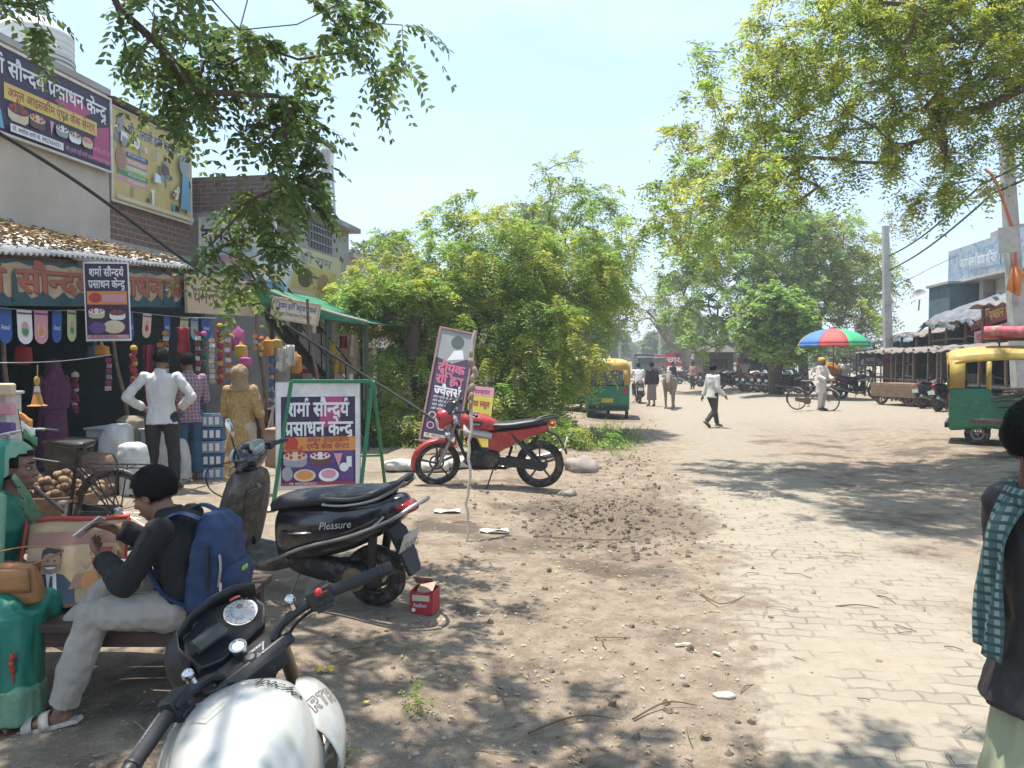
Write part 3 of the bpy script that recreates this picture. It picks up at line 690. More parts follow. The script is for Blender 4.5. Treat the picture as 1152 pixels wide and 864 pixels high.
# brick shop next to it
o = P(13, -8.5)
b2 = thing('brick_shop', 'shop with bare brick upper wall right of the beige plastered shop', 'shop', o)
m = MB(); bx(m, 11.76, 14.2, -8.8, -8.58, 3.75, 6.02); bx(m, 14.0, 14.2, -13, -8.8, 0, 6.0); bx(m, 11.76, 14.2, -13.2, -13, 0, 6.0); rel(m, o).build('wall', BRK2, b2)
m = MB(); bx(m, 11.74, 14.2, -8.8, -8.54, 3.2, 3.75); rel(m, o).build('lintel', PLG, b2)
m = MB(); bx(m, 11.74, 14.3, -13.2, -8.4, 6.02, 6.1); rel(m, o).build('roof_edge', RUST(), b2)
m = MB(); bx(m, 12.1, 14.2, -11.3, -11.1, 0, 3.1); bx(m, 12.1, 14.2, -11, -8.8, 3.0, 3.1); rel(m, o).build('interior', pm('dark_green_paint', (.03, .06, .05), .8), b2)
# water tank
o = P(13.15, -11, 6.55)
t = thing('water_tank', 'white ribbed plastic water tank standing on the flat roof', 'water tank', o)
m = MB(); pr = [(.0, 0), (.62, 0)]
for k in range(11): z = .04+k*.115; pr += [(.62, z), (.64, z+.03), (.64, z+.07), (.62, z+.1)]
pr += [(.6, 1.34), (.52, 1.44), (.3, 1.5), (0, 1.5)]
m.lathe(pr, n=40); m.build('tank_body', pm('tank_plastic', (.66, .65, .6), .55, var=.08, scale=2, dust=.2), t)
m = MB(); m.lathe([(0, 1.48), (.24, 1.49), (.25, 1.56), (.2, 1.6), (0, 1.6)], n=24); m.build('lid', pm('tank_lid', (.62, .6, .56), .6), t)
m = MB(); m.torus((0, 0, .72), .642, .012, (0, 0, 1), 40, 6); m.torus((0, 0, .8), .642, .012, (0, 0, 1), 40, 6); m.build('band', pm('green_band', (.1, .2, .17), .6), t)
m = MB(); bx(m, 12.5, 14.15, -11.9, -10.1, -.55, -.0); m.v = [tuple(V(p)-P(13.15, -11)) for p in m.v]; m.build('slab', PLG, t)
# ---- printed boards
W_ = ink('white', (.72, .72, .72)); PUR = ink('dark_purple', (.035, .018, .055)); YEL = ink('yellow', (.62, .45, .1)); MAR = ink('maroon', (.28, .03, .04)); MAG = ink('magenta', (.4, .06, .16)); CRM = ink('cream', (.6, .5, .34)); BRN = ink('brown', (.12, .06, .04)); ORG = ink('orange', (.62, .25, .06)); NAVY = ink('navy', (.03, .06, .2)); SKB = ink('sky_blue', (.15, .36, .5)); PNK = ink('pink', (.6, .28, .34)); GRN = ink('green', (.06, .25, .12)); SKIN_I = ink('face', (.36, .2, .13)); GRY = ink('grey', (.28, .28, .3)); BLKI = ink('black', (.02, .02, .025)); RED = ink('red', (.45, .04, .03)); TEAL = ink('teal', (.02, .07, .085)); BRED = ink('brick_red', (.33, .1, .06)); LGN = ink('light_green', (.42, .55, .25)); BLU = ink('blue', (.03, .1, .34)); VIO = ink('violet', (.12, .06, .22))
def board(name, label, cat, M, w, h, thick=.03, frame=None, group=None, backm=None):
    """a board whose lower left corner is M; returns root, its panel and a closing function"""
    r = thing(name, label, cat, group=group); r.matrix_world = M
    q = MB(); q.box((w/2, h/2, -thick/2-.004), (w, h, thick)); q.build('backing_board', backm or GRY, r, bev=.003)
    if frame:
        q = MB(); fw = .035
        for c, d in (((w/2, h+fw/2, 0), (w+2*fw, fw, thick+.02)), ((w/2, -fw/2, 0), (w+2*fw, fw, thick+.02)), ((-fw/2, h/2, 0), (fw, h, thick+.02)), ((w+fw/2, h/2, 0), (fw, h, thick+.02))): q.box(c, d)
        q.build('frame', frame, r, bev=.004)
    return r, Panel()
WFR = pm('white_frame', (.62, .6, .55), .6, dust=.3)
r, p = board('purple_signboard', 'dark purple bakery and cosmetics signboard high on the beige plastered wall', 'sign', face_M(P(8.9, -8.42, 4.84), DV, UP), 2.74, 1.15, frame=WFR)
p.rect(0, 0, 2.74, 1.15, PUR); p.poly([(1.5, .75), (2.0, .62), (2.3, .8), (1.9, 1.0)], MAG); p.poly([(2.3, .1), (2.72, .1), (2.72, .7), (2.4, .6)], MAG)
p.disc(.28, .55, .17, .26, SKIN_I); p.disc(.28, .76, .17, .1, GRY); p.poly([(.02, .05), (.55, .05), (.5, .3), (.35, .38), (.15, .36)], SKB)
p.rect(.56, .47, 2.42, .69, YEL); p.text('अमूल आइसक्रीम एण्ड केक सेन्टर', .62, .52, .11, MAR, .02, w=1.74)
p.text('शर्मा सौन्दर्य प्रसाधन केन्द्र', .14, .80, .19, W_, .028, w=2.5)
p.cake(.8, .38, .19, CRM, BRN, RED); p.cake(1.14, .36, .15, BRN, CRM, RED); p.cake(1.62, .36, .13, GRY, W_, BRN); p.cake(1.88, .34, .13, W_, CRM, BRN); p.cake(2.14, .33, .12, CRM, PNK, ORG); p.poly([(1.36, .18), (1.42, .4), (1.34, .4)], PNK)
p.rect(.6, .03, 1.6, .14, W_); p.text('प्रो. अशोक शर्मा मो. 9927654321', .63, .055, .055, BLKI, .012, w=.92); p.text('नोट हमारे यहाँ सभी प्रकार के केक मिलते हैं', 1.64, .05, .06, PNK, .008, w=1.05); p.text('जन्म दिन, शादी, पार्टी', 2.22, .2, .06, PNK, .008, w=.45)
p.build('printed_sheet', r)
r, p = board('yellow_poster', 'large yellow electricals poster on the bare brick wall under the roof edge', 'poster', face_M(P(11.8, -8.50, 4.42), DV, UP), 2.32, 1.54, .02, frame=WFR)
PYE = pm('ink_poster_yellow', (.56, .42, .16), .6, var=.14, scale=2.5, dust=.2); p.rect(0, 0, 2.32, 1.54, PYE)
p.text('श्री बालाजी इलैक्ट्रिकल्स', .42, 1.2, .15, NAVY, .025, w=1.6)
for k, (x, y, c) in enumerate(((.1, .35, PNK), (.1, .46, GRN), (.1, .57, LGN), (.1, .68, PNK), (.1, .8, NAVY))): p.rect(x+(.25 if k > 1 else 0), y, x+.85, y+.085, c); p.text('सभी प्रकार का सामान', x+.29, y+.02, .05, W_, .01, w=.5)
rr = random.Random(5)
p.disc(.2, .72, .13, .2, SKIN_I); p.rect(.05, 1.0, .36, 1.12, GRY); p.poly([(.08, 1.15), (.34, 1.15), (.28, 1.45), (.14, 1.42)], GRY)
for _ in range(34):
    x, y = rr.uniform(.15, 2.2), rr.uniform(.06, 1.1)
    if x < 1.05 and y > .28 and y < 1.0: continue
    c = rr.choice((GRY, NAVY, BRN, BLKI, W_, SKB, GRY)); s = rr.uniform(.04, .11)
    k = rr.random()
    if k < .4: p.poly([(x-s, y-s*.8), (x+s, y-s*.6), (x+s*.7, y+s*.7), (x-s*.8, y+s)], c)
    elif k < .7: p.disc(x, y, s*.8, s, c, 10); p.disc(x, y, s*.4, s*.5, PYE, 8)
    else: p.rect(x-s*.3, y-s*1.4, x+s*.3, y+s*1.4, c); p.disc(x, y+s*1.4, s*.7, s*.3, c, 8)
p.disc(2.0, 1.05, .16, .2, GRY); p.poly([(1.86, .2), (2.2, .2), (2.14, .85), (1.95, .9)], SKB)
p.rect(.02, .02, 2.3, .09, CRM); p.build('printed_sheet', r)
# painted fascia under the eave
ga = P(6.0, -6.52, 2.24); gb_ = P(10.98, -6.52, 2.54); fr_ = (gb_-ga); fw_ = fr_.length
r, p = board('painted_fascia_board', 'long painted cream fascia with big brick red letters under the tin eave', 'sign', face_M(ga, fr_, UP), fw_, .5, .03, backm=WOOD())
p.rect(0, 0, fw_, .5, pm('fascia_cream', (.40, .30, .20), .8, var=.25, scale=4, stain=.5))
pts = [(0, 0), (fw_, 0)]; k = 60
for i in range(k+1): pts.append((fw_*(1-i/k), .10+.05*math.sin(i*1.7)+.035*rr.random()))
p.poly(pts, TEAL); pts = [(0, .5), (fw_, .5)][::-1]
for i in range(30+1): pts.append((fw_*i/30, .455+.02*math.sin(i*2.3)))
p.poly(pts, TEAL)
def utx(s, a, c, off=.03): p.text(s, a-6.0, .15, .24, BRED, off, w=c-a)
for dx in (.02,):
    for s, a, c in (('शर्मा', 6.35, 7.3), ('सौन्दर्य', 7.46, 8.66), ('प्रसाधन', 8.76, 10.08), ('केन्द्र', 10.16, 10.9)):
        p.text(s, a-6.0+.02, .135, .24, BRN, .03, w=c-a); utx(s, a, c)
for x in (1.38, 2.7, 4.1): p.poly([(x, .06), (x+.1, .06), (x+.05, .4), (x+.02, .36)], TEAL)
p.build('painted_face', r)
# footwear shop sign
ga = P(10.55, -6.42, 2.47); gb_ = P(12.78, -6.42, 2.53)
r, p = board('footwear_signboard', 'plain buff signboard with dark brown hand painted lettering beside the green awning', 'sign', face_M(ga, gb_-ga, UP), 2.2, .5, .03, frame=pm('buff_frame', (.5, .4, .26), .7, dust=.3))
p.rect(0, 0, 2.2, .5, pm('buff_paint', (.52, .40, .26), .75, var=.1, scale=2, stain=.2)); p.text('धर्मेन्द्र फुटवियर', .15, .12, .22, BRN, .012, w=1.95); p.build('painted_face', r)
# hanging banner
Mb = face_M(at(97, 384, 9.25), V((1, .25, .02)), V((.05, 0, 1)))
r, p = board('hanging_flex_banner', 'dark flex banner with cake pictures hanging crooked over the fascia lettering', 'banner', Mb, .5, .95, .004, backm=W_)
p.rect(.0, .0, .5, .95, W_); p.rect(.015, .03, .485, .93, PUR); p.text('शर्मा सौन्दर्य', .06, .78, .085, W_, .03, w=.38); p.text('प्रसाधन केन्द्र', .05, .64, .085, W_, .03, w=.4)
p.rect(.03, .44, .47, .6, ORG); p.disc(.12, .52, .07, .06, RED); p.rect(.2, .47, .45, .56, PNK); p.cake(.13, .36, .09, CRM, W_, RED); p.cake(.36, .34, .09, W_, BRN, RED); p.disc(.32, .17, .12, .08, CRM); p.disc(.14, .16, .09, .07, VIO); p.rect(.02, .035, .48, .075, PNK); p.text('मो. 9927654321', .06, .04, .03, BLKI, .01, w=.3)
p.build('printed_sheet', r)
# pennants on a string
GP = 'rounded pennants strung under the fascia board'
pen = [(8, BLU, 1, 'blue pennant with white lettering at the far left of the string'), (29, W_, 0, 'white pennant with pink and green print on the string'), (47, PNK, 0, 'pale pennant with an orange print left of the two touching pennants'), (66, BLU, 1, 'blue pennant with white lettering touching a light green pennant'), (83, LGN, 0, 'light green pennant just left of the hanging banner'), (149, BLU, 1, 'blue pennant just right of the hanging banner'), (165, CRM, 0, 'cream and red pennant between two blue pennants'), (190, BLU, 1, 'blue pennant between the cream pennant and a pale green one'), (206, LGN, 0, 'pale green pennant under the left end of the buff signboard'), (219, SKB, 0, 'sky blue pennant under the buff signboard'), (232, BLU, 1, 'small blue pennant at the right end of the string')]
s_ = MB(); zA, zB = 2.30, 2.42
def strp(px):
    q = vpx(px, -6.62); f = (px-0)/240; q.z = zA+(zB-zA)*f-.02*math.sin(f*9); return q
s_.tube([strp(x) for x in range(-20, 246, 8)], .004, 4); tag(s_.build('pennant_string', pm('string_white', (.5, .5, .45), .8)), 'thin white string carrying the rounded pennants under the fascia board', 'string')
for px, c, amul, lab in pen:
    a = strp(px); hgt = .38 if px < 150 else .34
    r = thing('pennant', lab, 'pennant', group=GP); r.matrix_world = face_M(a-DV*.1-V((0, 0, hgt)), DV+NV*random.uniform(-.2, .2), UP+NV*random.uniform(-.05, .1))
    n = 12; out = [(0, hgt), (0, .1)]+[(.1-.1*math.cos(k*PI/n), .1-.1*math.sin(k*PI/n)) for k in range(1, n)]+[(.2, .1), (.2, hgt)]
    q = MB(); q.prism(out[::-1], Matrix.Identity(4), .003); q.build('card', c, r)
    p = Panel(); p.z = .0035
    if amul: p.text('Amul', .035, .15, .05, W_, .012, w=.13); p.rect(.0, hgt-.03, .2, hgt-.015, NAVY)
    else:
        p.disc(.1, .16, .06, .09, CRM); p.disc(.1, .14, .045, .05, ORG if px == 47 else (RED if px == 165 else GRN)); p.disc(.1, .21, .04, .04, PNK); p.rect(0, hgt-.05, .2, hgt-.03, VIO)
    p.build('print', r)
# ---- projecting building with the big white signboard
o = P(15, -7.0)
b3 = thing('brick_topped_building', 'building with weathered brick parapet behind the dark green hanging fronds', 'building', o)
m = MB(); bx(m, 14.55, 15.7, -12, -6.95, 4.75, 5.42); bx(m, 14.6, 15.75, -7.2, -6.98, 2.6, 4.75); rel(m, o).build('brick_parapet', BRK, b3)
m = MB(); bx(m, 14.6, 14.8, -12, -7.2, 0, 4.75); bx(m, 14.8, 18.8, -12, -11.8, 0, 4.8); bx(m, 15.75, 18.8, -7.3, -7.0, 2.7, 4.95); bx(m, 18.6, 18.8, -12, -7.3, 0, 4.9); rel(m, o).build('wall', PLG, b3)
m = MB(); bx(m, 15.6, 19.0, -7.5, -6.75, 4.95, 5.07); rel(m, o).build('roof_slab', PLG, b3)
w_ = MB(); bx(w_, 16.3, 17.6, -7.06, -6.99, 4.25, 4.85); wi = rel(w_, o).build('window', pm('window_dark', (.03, .03, .035), .4), b3)
w_ = MB()
for k in range(9): w_.beam(P(16.3+k*.1625, -6.97, 4.25), P(16.3+k*.1625, -6.97, 4.85), .02, .02)
for z in (4.4, 4.6, 4.75): w_.beam(P(16.3, -6.96, z), P(17.6, -6.96, z), .02, .02)
rel(w_, o).build('grille', STL(), wi)
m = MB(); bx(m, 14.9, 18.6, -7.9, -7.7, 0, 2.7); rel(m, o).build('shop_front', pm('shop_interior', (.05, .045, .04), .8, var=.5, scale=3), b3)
for u in (15.2, 16.6, 18.4): m = MB(); bx(m, u, u+.2, -7.3, -7.05, 0, 2.7); rel(m, o).build('pillar', pm('pillar_white', (.55, .53, .48), .8, dust=.3), b3)
M = face_M(P(14.55, -8.55, 3.3), NV, UP)
r, p = board('white_signboard', 'faded white signboard with heavy black letters half hidden by dark fronds', 'sign', M, 1.6, 1.28, .03, frame=WFR)
p.rect(0, 0, 1.6, 1.28, pm('ink_faded_white', (.6, .58, .55), .6, var=.12, scale=2, dust=.3)); p.text('राम जी', .02, .82, .25, BLKI, .04, w=.95); p.rect(0, .6, 1.1, .72, SKB); p.text('बर्तन भण्डार', .04, .62, .07, W_, .015, w=.9); p.rect(.2, .05, 1.3, .5, CRM); p.disc(.4, .34, .13, .09, GRY); p.poly([(.2, .5), (.55, .42), (1.2, .2), (1.3, .3), (.5, .56)], PNK); p.disc(.95, .15, .2, .1, GRY); p.build('printed_sheet', r)
M = face_M(P(14.5, -7.1, 2.95), NV+DV*.0, UP)
M = face_M(at(283, 322, 14.6), V((1, .12, -.25)), UP)
r, p = board('white_notice_board', 'white notice board with black and yellow lettering below the faded signboard', 'sign', M, .62, .95, .025, frame=WFR)
p.rect(0, 0, .62, .95, W_); p.text('सब्जी मण्डी', .04, .5, .13, BLKI, .03, w=.54); p.text('मैनपुरी', .06, .28, .13, YEL, .04, w=.5); p.rect(.02, .72, .6, .9, CRM); p.rect(.02, .04, .6, .18, SKB); p.build('printed_sheet', r)
M = face_M(at(322, 327, 15.6), V((.62, .75, -.15)), V((.04, 0, 1)))
r, p = board('torn_poster', 'torn yellow poster sheet flapping on the grey cement wall beside the brick corner', 'poster', M, 1.25, .95, .008, backm=W_)
p.rect(0, 0, 1.25, .95, CRM); p.rect(.1, .1, 1.15, .62, PYE); p.disc(.4, .36, .18, .2, BRN); p.disc(.85, .34, .15, .2, SKIN_I); p.text('श्री राम', .2, .68, .16, GRY, .03, w=.8); p.build('printed_sheet', r)
# further low building down the row
o = P(22, -7.0)
b4 = thing('cream_building', 'low cream building beyond the grey cement wall and the concrete pole', 'building', o)
m = MB(); bx(m, 18.85, 27, -7.4, -7.1, 2.7, 4.35); bx(m, 18.85, 27, -12, -11.8, 0, 4.3); bx(m, 26.8, 27, -12, -7.2, 0, 4.3); rel(m, o).build('wall', PLC, b4)
m = MB(); bx(m, 18.85, 27.2, -12.1, -6.9, 4.35, 4.46); rel(m, o).build('roof', PLC, b4)
for u in (19.4, 21.8):
    m = MB(); bx(m, u, u+1.5, -7.12, -7.06, 3.2, 3.85); rel(m, o).build('window', pm('window_dark', (.03, .03, .035), .4), b4)
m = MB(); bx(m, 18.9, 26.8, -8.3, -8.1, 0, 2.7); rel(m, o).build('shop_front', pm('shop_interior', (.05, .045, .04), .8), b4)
for u in (18.9, 20.8, 22.9, 25, 26.6): m = MB(); bx(m, u, u+.3, -7.5, -7.05, 0, 2.7); rel(m, o).build('pillar', PLC, b4)
M = face_M(P(20.0, -6.9, 2.1), DV, UP)
r, p = board('red_lettered_board', 'small white shop board with red lettering behind the broken trunk', 'sign', M, 1.9, .65, .03, frame=WFR); p.rect(0, 0, 1.9, .65, W_); p.rect(0, .4, 1.9, .65, ORG); p.text('मेडिकल स्टोर', .1, .1, .22, RED, .03, w=1.7); p.build('painted_face', r)
o = P(40, -9)
b5 = thing('distant_left_house', 'distant pale house seen between the cream building and the trees', 'house', o)
m = MB(); bx(m, 28.5, 50, -13, -7.5, 0, 3.9); rel(m, o).build('wall', PLC, b5); m = MB(); bx(m, 28.3, 50.2, -13.2, -7.3, 3.9, 4.05); rel(m, o).build('roof', PLG, b5)
for k in range(5):
    m = MB(); bx(m, 29.5+k*4, 31.5+k*4, -7.55, -7.46, .1, 2.4); rel(m, o).build('shutter', pm('shutter_%d' % (k % 3), ((.12, .18, .25), (.25, .2, .15), (.1, .16, .12))[k % 3], .6, .3), b5)
# ---- green awning with its shop, stair, sign
A0 = at(288, 322, 13.3); A1 = at(413, 363, 13.6); far = DV*3.4
aw = thing('green_awning', 'sloping green cloth awning on thin posts over the second shop front', 'awning', (A0+A1)/2)
def awf(a, c):
    p_ = A0+(A1-A0)*a+far*c; p_.z += -.05*math.sin(a*PI)-.04*math.sin(c*PI*3)*math.sin(a*PI); return p_
m = MB(); m.grid(awf, 14, 14); rel(m, (A0+A1)/2).build('cloth', pm('awning_green', (.02, .17, .085), .8, var=.15, dust=.15), aw, solid=.008)
m = MB(); m.tube([awf(k/14, 0)+V((0, 0, .02)) for k in range(15)], .03, 6); rel(m, (A0+A1)/2).build('bamboo_edge', pm('bamboo_pale', (.36, .33, .27), .8, var=.2), aw)
m = MB()
def vl(a, c): p_ = awf(a, 0); return p_-V((0, 0, c*(.30-.26*a)))+V((0, -.02, 0))
m.grid(vl, 14, 3); rel(m, (A0+A1)/2).build('valance', pm('awning_green', (.02, .17, .085)), aw, solid=.006)
for a, c in ((.98, .02), (.62, .02), (.98, .98), (.35, .98)):
    t_ = awf(a, c); m = MB(); m.tube([V((t_.x, t_.y, 0)), t_], .035, 8); rel(m, (A0+A1)/2).build('post', pm('post_dark_green', (.03, .06, .05), .7, dust=.3), aw)
M = face_M(at(306, 356, 13.2), V((1, .03, -.17)), UP)
r, p = board('awning_signboard', 'cream signboard with small blue lettering hung from the green awning', 'sign', M, .76, .31, .02, frame=pm('buff_frame', (.5, .4, .26)))
p.rect(0, 0, .76, .31, pm('ink_pale_cream', (.62, .55, .42), .6, var=.1, dust=.15)); p.text('शिवम इलैक्ट्रिक वर्क्स', .03, .17, .085, NAVY, .025, w=.7); p.text('मोबाइल रिचार्ज एण्ड रिपेयरिंग', .05, .05, .05, BRN, .012, w=.62); p.build('painted_face', r)
# black iron stair
st0 = at(292, 345, 13.9); st1 = V((st0.x+2.05, st0.y+.2, .15)); ob = V((st1.x, st1.y, .15))
stx = thing('iron_staircase', 'black iron staircase with open treads rising under the green awning', 'staircase', ob)
BI = pm('black_iron', (.03, .024, .02), .7, .4, var=.3, dust=.15); dn = (st1-st0); wd = V((-.08, .75, 0))
for k, e in enumerate((V((0, 0, 0)), wd)): m = MB(); m.beam(st0+e, st1+e, .03, .12); rel(m, ob).build('stringer', BI, stx)
for k in range(11):
    c = st0+dn*((k+.5)/11); m = MB(); m.beam(c, c+wd, .2, .02); rel(m, ob).build('tread', BI, stx)
m = MB(); h_ = V((0, 0, .85)); m.beam(st0+wd+h_, st1+wd+h_, .03, .03); m.beam(st0+wd+h_*.5, st1+wd+h_*.5, .02, .02)
for k in range(9): c = st0+wd+dn*((k+.3)/9); m.beam(c, c+h_, .022, .022)
rel(m, ob).build('railing', BI, stx)
# bamboo posts at the shop fronts
GB = 'leaning bamboo posts along the shop fronts'
for k, (a, c, lab) in enumerate((((346, 358), (371, 520), 'leaning bamboo post left of the black staircase'), ((288, 362), (304, 500), 'bamboo post behind the woman in the yellow kurta'), ((127, 384), (156, 535), 'dark slanting bamboo post behind the man in the white shirt'), ((4, 405), (24, 520), 'dark bamboo post at the left edge before the shop interior'))):
    d_ = (12.2, 12.6, 9.9, 8.3)[k]; q0 = at(*a, d_); q1 = at(*c, d_-.1); q1 = q0+(q1-q0)*((q0.z-.1)/(q0.z-q1.z)); m = MB(); pts = [q1+(q0-q1)*i/10+V((.012*math.sin(i*1.3), 0, 0)) for i in range(11)]
    pts.append(q0+V((0, 0, .3))); m.tube(pts, [.034-.001*i for i in range(12)], 8); tag(m.build('bamboo_post', pm('bamboo_brown', (.13, .09, .06), .8, var=.4, scale=14)), lab, 'post', GB)
# fallen thick cable
cp = spline([at(-40, 126, 7.2), at(90, 207, 8.6), at(215, 298, 10.3), at(300, 352, 11.2), at(400, 416, 11.4), at(470, 460, 11.1), at(507, 487, 10.7)], 10)
m = MB(); m.tube(cp, .02, 8); tag(m.build('power_cable', pm('cable_black', (.018, .017, .017), .7)), 'thick black cable sagging from the upper left down to the red motorcycle', 'cable')
# concrete pole and lattice mast
def conc_pole(name, lab, p0, p1, w0, w1):
    r = thing(name, lab, 'pole', p0); m = MB(); d = V(p1)-V(p0); n = 6; rings = []
    for k in range(n+1):
        c = d*(k/n); w = (w0+(w1-w0)*k/n)/2; rings.append([c+V((x*w, y*w*.8, 0)) for x, y in ((-1, -1), (1, -1), (1, 1), (-1, 1))])
    m.loft(rings); m.build('shaft', CON, r, bev=.012); return r
p0 = at(369, 480, 21); p0.z = .1; conc_pole('concrete_pole', 'square concrete pole rising in front of the thin lattice mast', p0, at(366, 168, 21), .3, .2)
lb = at(362, 400, 90); lb.z = 0; mast = thing('lattice_mast', 'tall thin steel lattice phone mast behind the concrete pole', 'mast', lb)
m = MB(); Ht = at(356, 160, 90).z
cs = [(-1, -1), (1, -1), (1, 1), (-1, 1)]
def lc(k, z): w = 2.1-1.1*z/Ht; return V((cs[k % 4][0]*w, cs[k % 4][1]*w, z))
for k in range(4):
    m.tube([lc(k, 0), lc(k, Ht)], .16, 5)
    for i in range(12): z0, z1 = Ht*i/12, Ht*(i+1)/12; m.tube([lc(k, z0), lc(k+1, z1)], .09, 4); m.tube([lc(k, z1), lc(k+1, z1)], .09, 4)
m.build('lattice', pm('mast_steel', (.24, .28, .33), .6, .3), mast)
m = MB()
for k in range(6): a = k*PI/3; m.box((1.4*math.cos(a), 1.4*math.sin(a), Ht-1.5), (.3, .3, 2.4))
m.build('antenna', pm('antenna_grey', (.55, .56, .57), .6), mast)
# ---------------------------------------------------------------- right side: trees, poles, shacks
tree('roadside_neem_tree', 'broad green neem shading the parked motorcycles on the right roadside', 'tree',
     [tuple(gp(838, 436)), pt(838, 410, 40), pt(838, 380, 40), pt(842, 340, 40), pt(850, 300, 40)],
     [lobe(800, 335, 40, 65, 55, 3), lobe(840, 280, 41, 75, 45, 3), lobe(780, 375, 39, 45, 25, 1.8), lobe(760, 300, 41, 25, 35, 1.5), lobe(880, 330, 41, 50, 50, 2.5), lobe(810, 250, 42, 50, 25, 2), lobe(860, 245, 42, 60, 26, 2.4), lobe(900, 290, 42, 50, 40, 2.4)], 420, [LB, LG, LG], 51, r_tip=.012, r_root=.26,
     leaf=dict(per=9, L=.6, nl=5, ll=.24, lw=.42, droop=.6, mixw=(.5, .3, .2)), minr=.02)
tree('olive_neem_tree', 'olive green neem with hanging yellowish sprays left of the concrete pole', 'tree',
     [tuple(gp(905, 440)), pt(903, 400, 43), pt(915, 360, 43), pt(925, 310, 43)],
     [lobe(930, 290, 43, 65, 55, 3), lobe(965, 320, 42, 40, 45, 2), lobe(975, 365, 40, 26, 40, 1.4), lobe(905, 260, 43, 50, 28, 2.2), lobe(1000, 250, 44, 20, 25, 1), lobe(1000, 330, 43, 16, 40, 1.0), lobe(945, 345, 41, 30, 35, 1.3)], 360, [LO, LY, LB], 52, r_tip=.012, r_root=.25,
     leaf=dict(per=9, L=.7, nl=5, ll=.22, lw=.36, droop=1.3, mixw=(.45, .25, .3)), minr=.02)
tree('bright_bushy_tree', 'small bushy tree with bright glossy leaves behind the rainbow umbrella', 'tree',
     [tuple(gp(872, 443)), pt(872, 418, 34), pt(876, 395, 34), pt(880, 370, 34)],
     [lobe(875, 350, 34, 38, 28, 1.5), lobe(850, 365, 34, 26, 20, 1), lobe(900, 370, 34, 24, 25, 1), lobe(880, 392, 33.5, 34, 14, 1)], 240, [LB, LG, LB], 53, r_tip=.012, r_root=.3,
     leaf=dict(per=8, L=.4, nl=4, ll=.26, lw=.6, droop=.7, mixw=(.45, .3, .25)), minr=.02)
tree('bare_leaning_tree', 'sparse tree with curved dark bare limbs over the far road', 'tree',
     [tuple(gp(776, 428)), pt(770, 395, 62), pt(755, 385, 62), pt(742, 365, 62), pt(728, 350, 62), pt(715, 345, 62)],
     [lobe(735, 345, 62, 32, 22, 3), lobe(715, 365, 62, 20, 16, 2), lobe(755, 335, 62, 22, 22, 2), lobe(730, 325, 62, 18, 12, 2)], 70, [LO, LG, LY], 54, r_tip=.018, r_root=.42,
     leaf=dict(per=4, L=.7, nl=4, ll=.24, lw=.4, droop=.8, mixw=(.5, .3, .2)), bark=BARKG(), wig=.2)
GF = 'far trees lining the road to the horizon'
HZ = [leaf_mat('far_leaf_%d' % k, c, .3) for k, c in enumerate(((.13, .19, .08), (.16, .22, .085), (.105, .155, .075)))]
fars = [(668, 355, 62, 34, 38, 'dense far tree just behind the left rickshaw canopy'), (640, 345, 75, 50, 45, 'tall far tree filling the gap behind the fallen neem'), (692, 385, 110, 14, 14, 'small far tree on the left side of the vanishing road'), (738, 386, 120, 14, 12, 'small far tree below the bare limbs'), (772, 372, 85, 24, 26, 'far green tree on the right beyond the bare limbs'), (800, 392, 70, 30, 14, 'low far tree behind the parked motorcycles'), (940, 395, 60, 40, 16, 'dark low far tree behind the rainbow umbrella'), (722, 392, 170, 14, 7, 'faint tree at the far end of the road'), (560, 350, 55, 60, 40, 'far tree hidden mostly by the fallen neem'), (1035, 395, 75, 20, 14, 'far tree peeping between the pole and the shacks'), (600, 250, 60, 26, 20, 'far tree top seen through the slender neem'), (430, 300, 40, 40, 30, 'pale far tree top left of the fallen neem'), (707, 396, 240, 9, 4, 'tiny tree at the road end on the left')]
for k, (px, py, Y, rx, rz, lab) in enumerate(fars):
    s = Y/FPX; b0 = at(px, 404, Y); b0.z = 0; c = at(px, py, Y)
    tree('far_tree', lab, 'tree', [tuple(b0), tuple((b0+c)/2), tuple(c)], [lobe(px, py, Y, rx, rz), lobe(px+rx*.4, py+rz*.4, Y, rx*.6, rz*.6), lobe(px-rx*.4, py+rz*.5, Y, rx*.6, rz*.5), (tuple((b0+c)/2+V((0, 0, 1))), (rx*s*.8, rx*s*.6, c.z*.35), 8 if k in (0, 1, 7) else 1)], 120, HZ, 60+k, r_tip=.03, r_root=.3, group=GF, minr=.05,
         leaf=dict(per=8, L=.9, nl=4, ll=max(.3, Y*.0055), lw=.55, droop=.6, mixw=(.5, .3, .2)))
# far tree belt as one mass
def belt(mb, p, r):
    s = r.uniform(.5, 1.1); a = r.random()*6.3; d = V((math.cos(a), math.sin(a)*.4, r.uniform(-.6, .6))).normalized()*s; q = V((-d.y, d.x, r.uniform(-1, 1))).normalized()*s*.6
    mb.add([p-d, p+q, p+d, p-q], [(0, 1, 2, 3)], r.choice((0, 1, 2)))
def pl_belt(r):
    sd = r.choice((-1, 1)); u = r.uniform(120, 420); v = sd*(9+abs(r.gauss(0, 8))+(u-120)*.02)
    p = P(u, v); p.z = r.random()**.7*(6+3*noise.noise(V((u*.05, sd, 0)))); return p
scatter('far_woods', HZ, 9000, pl_belt, belt, 14)
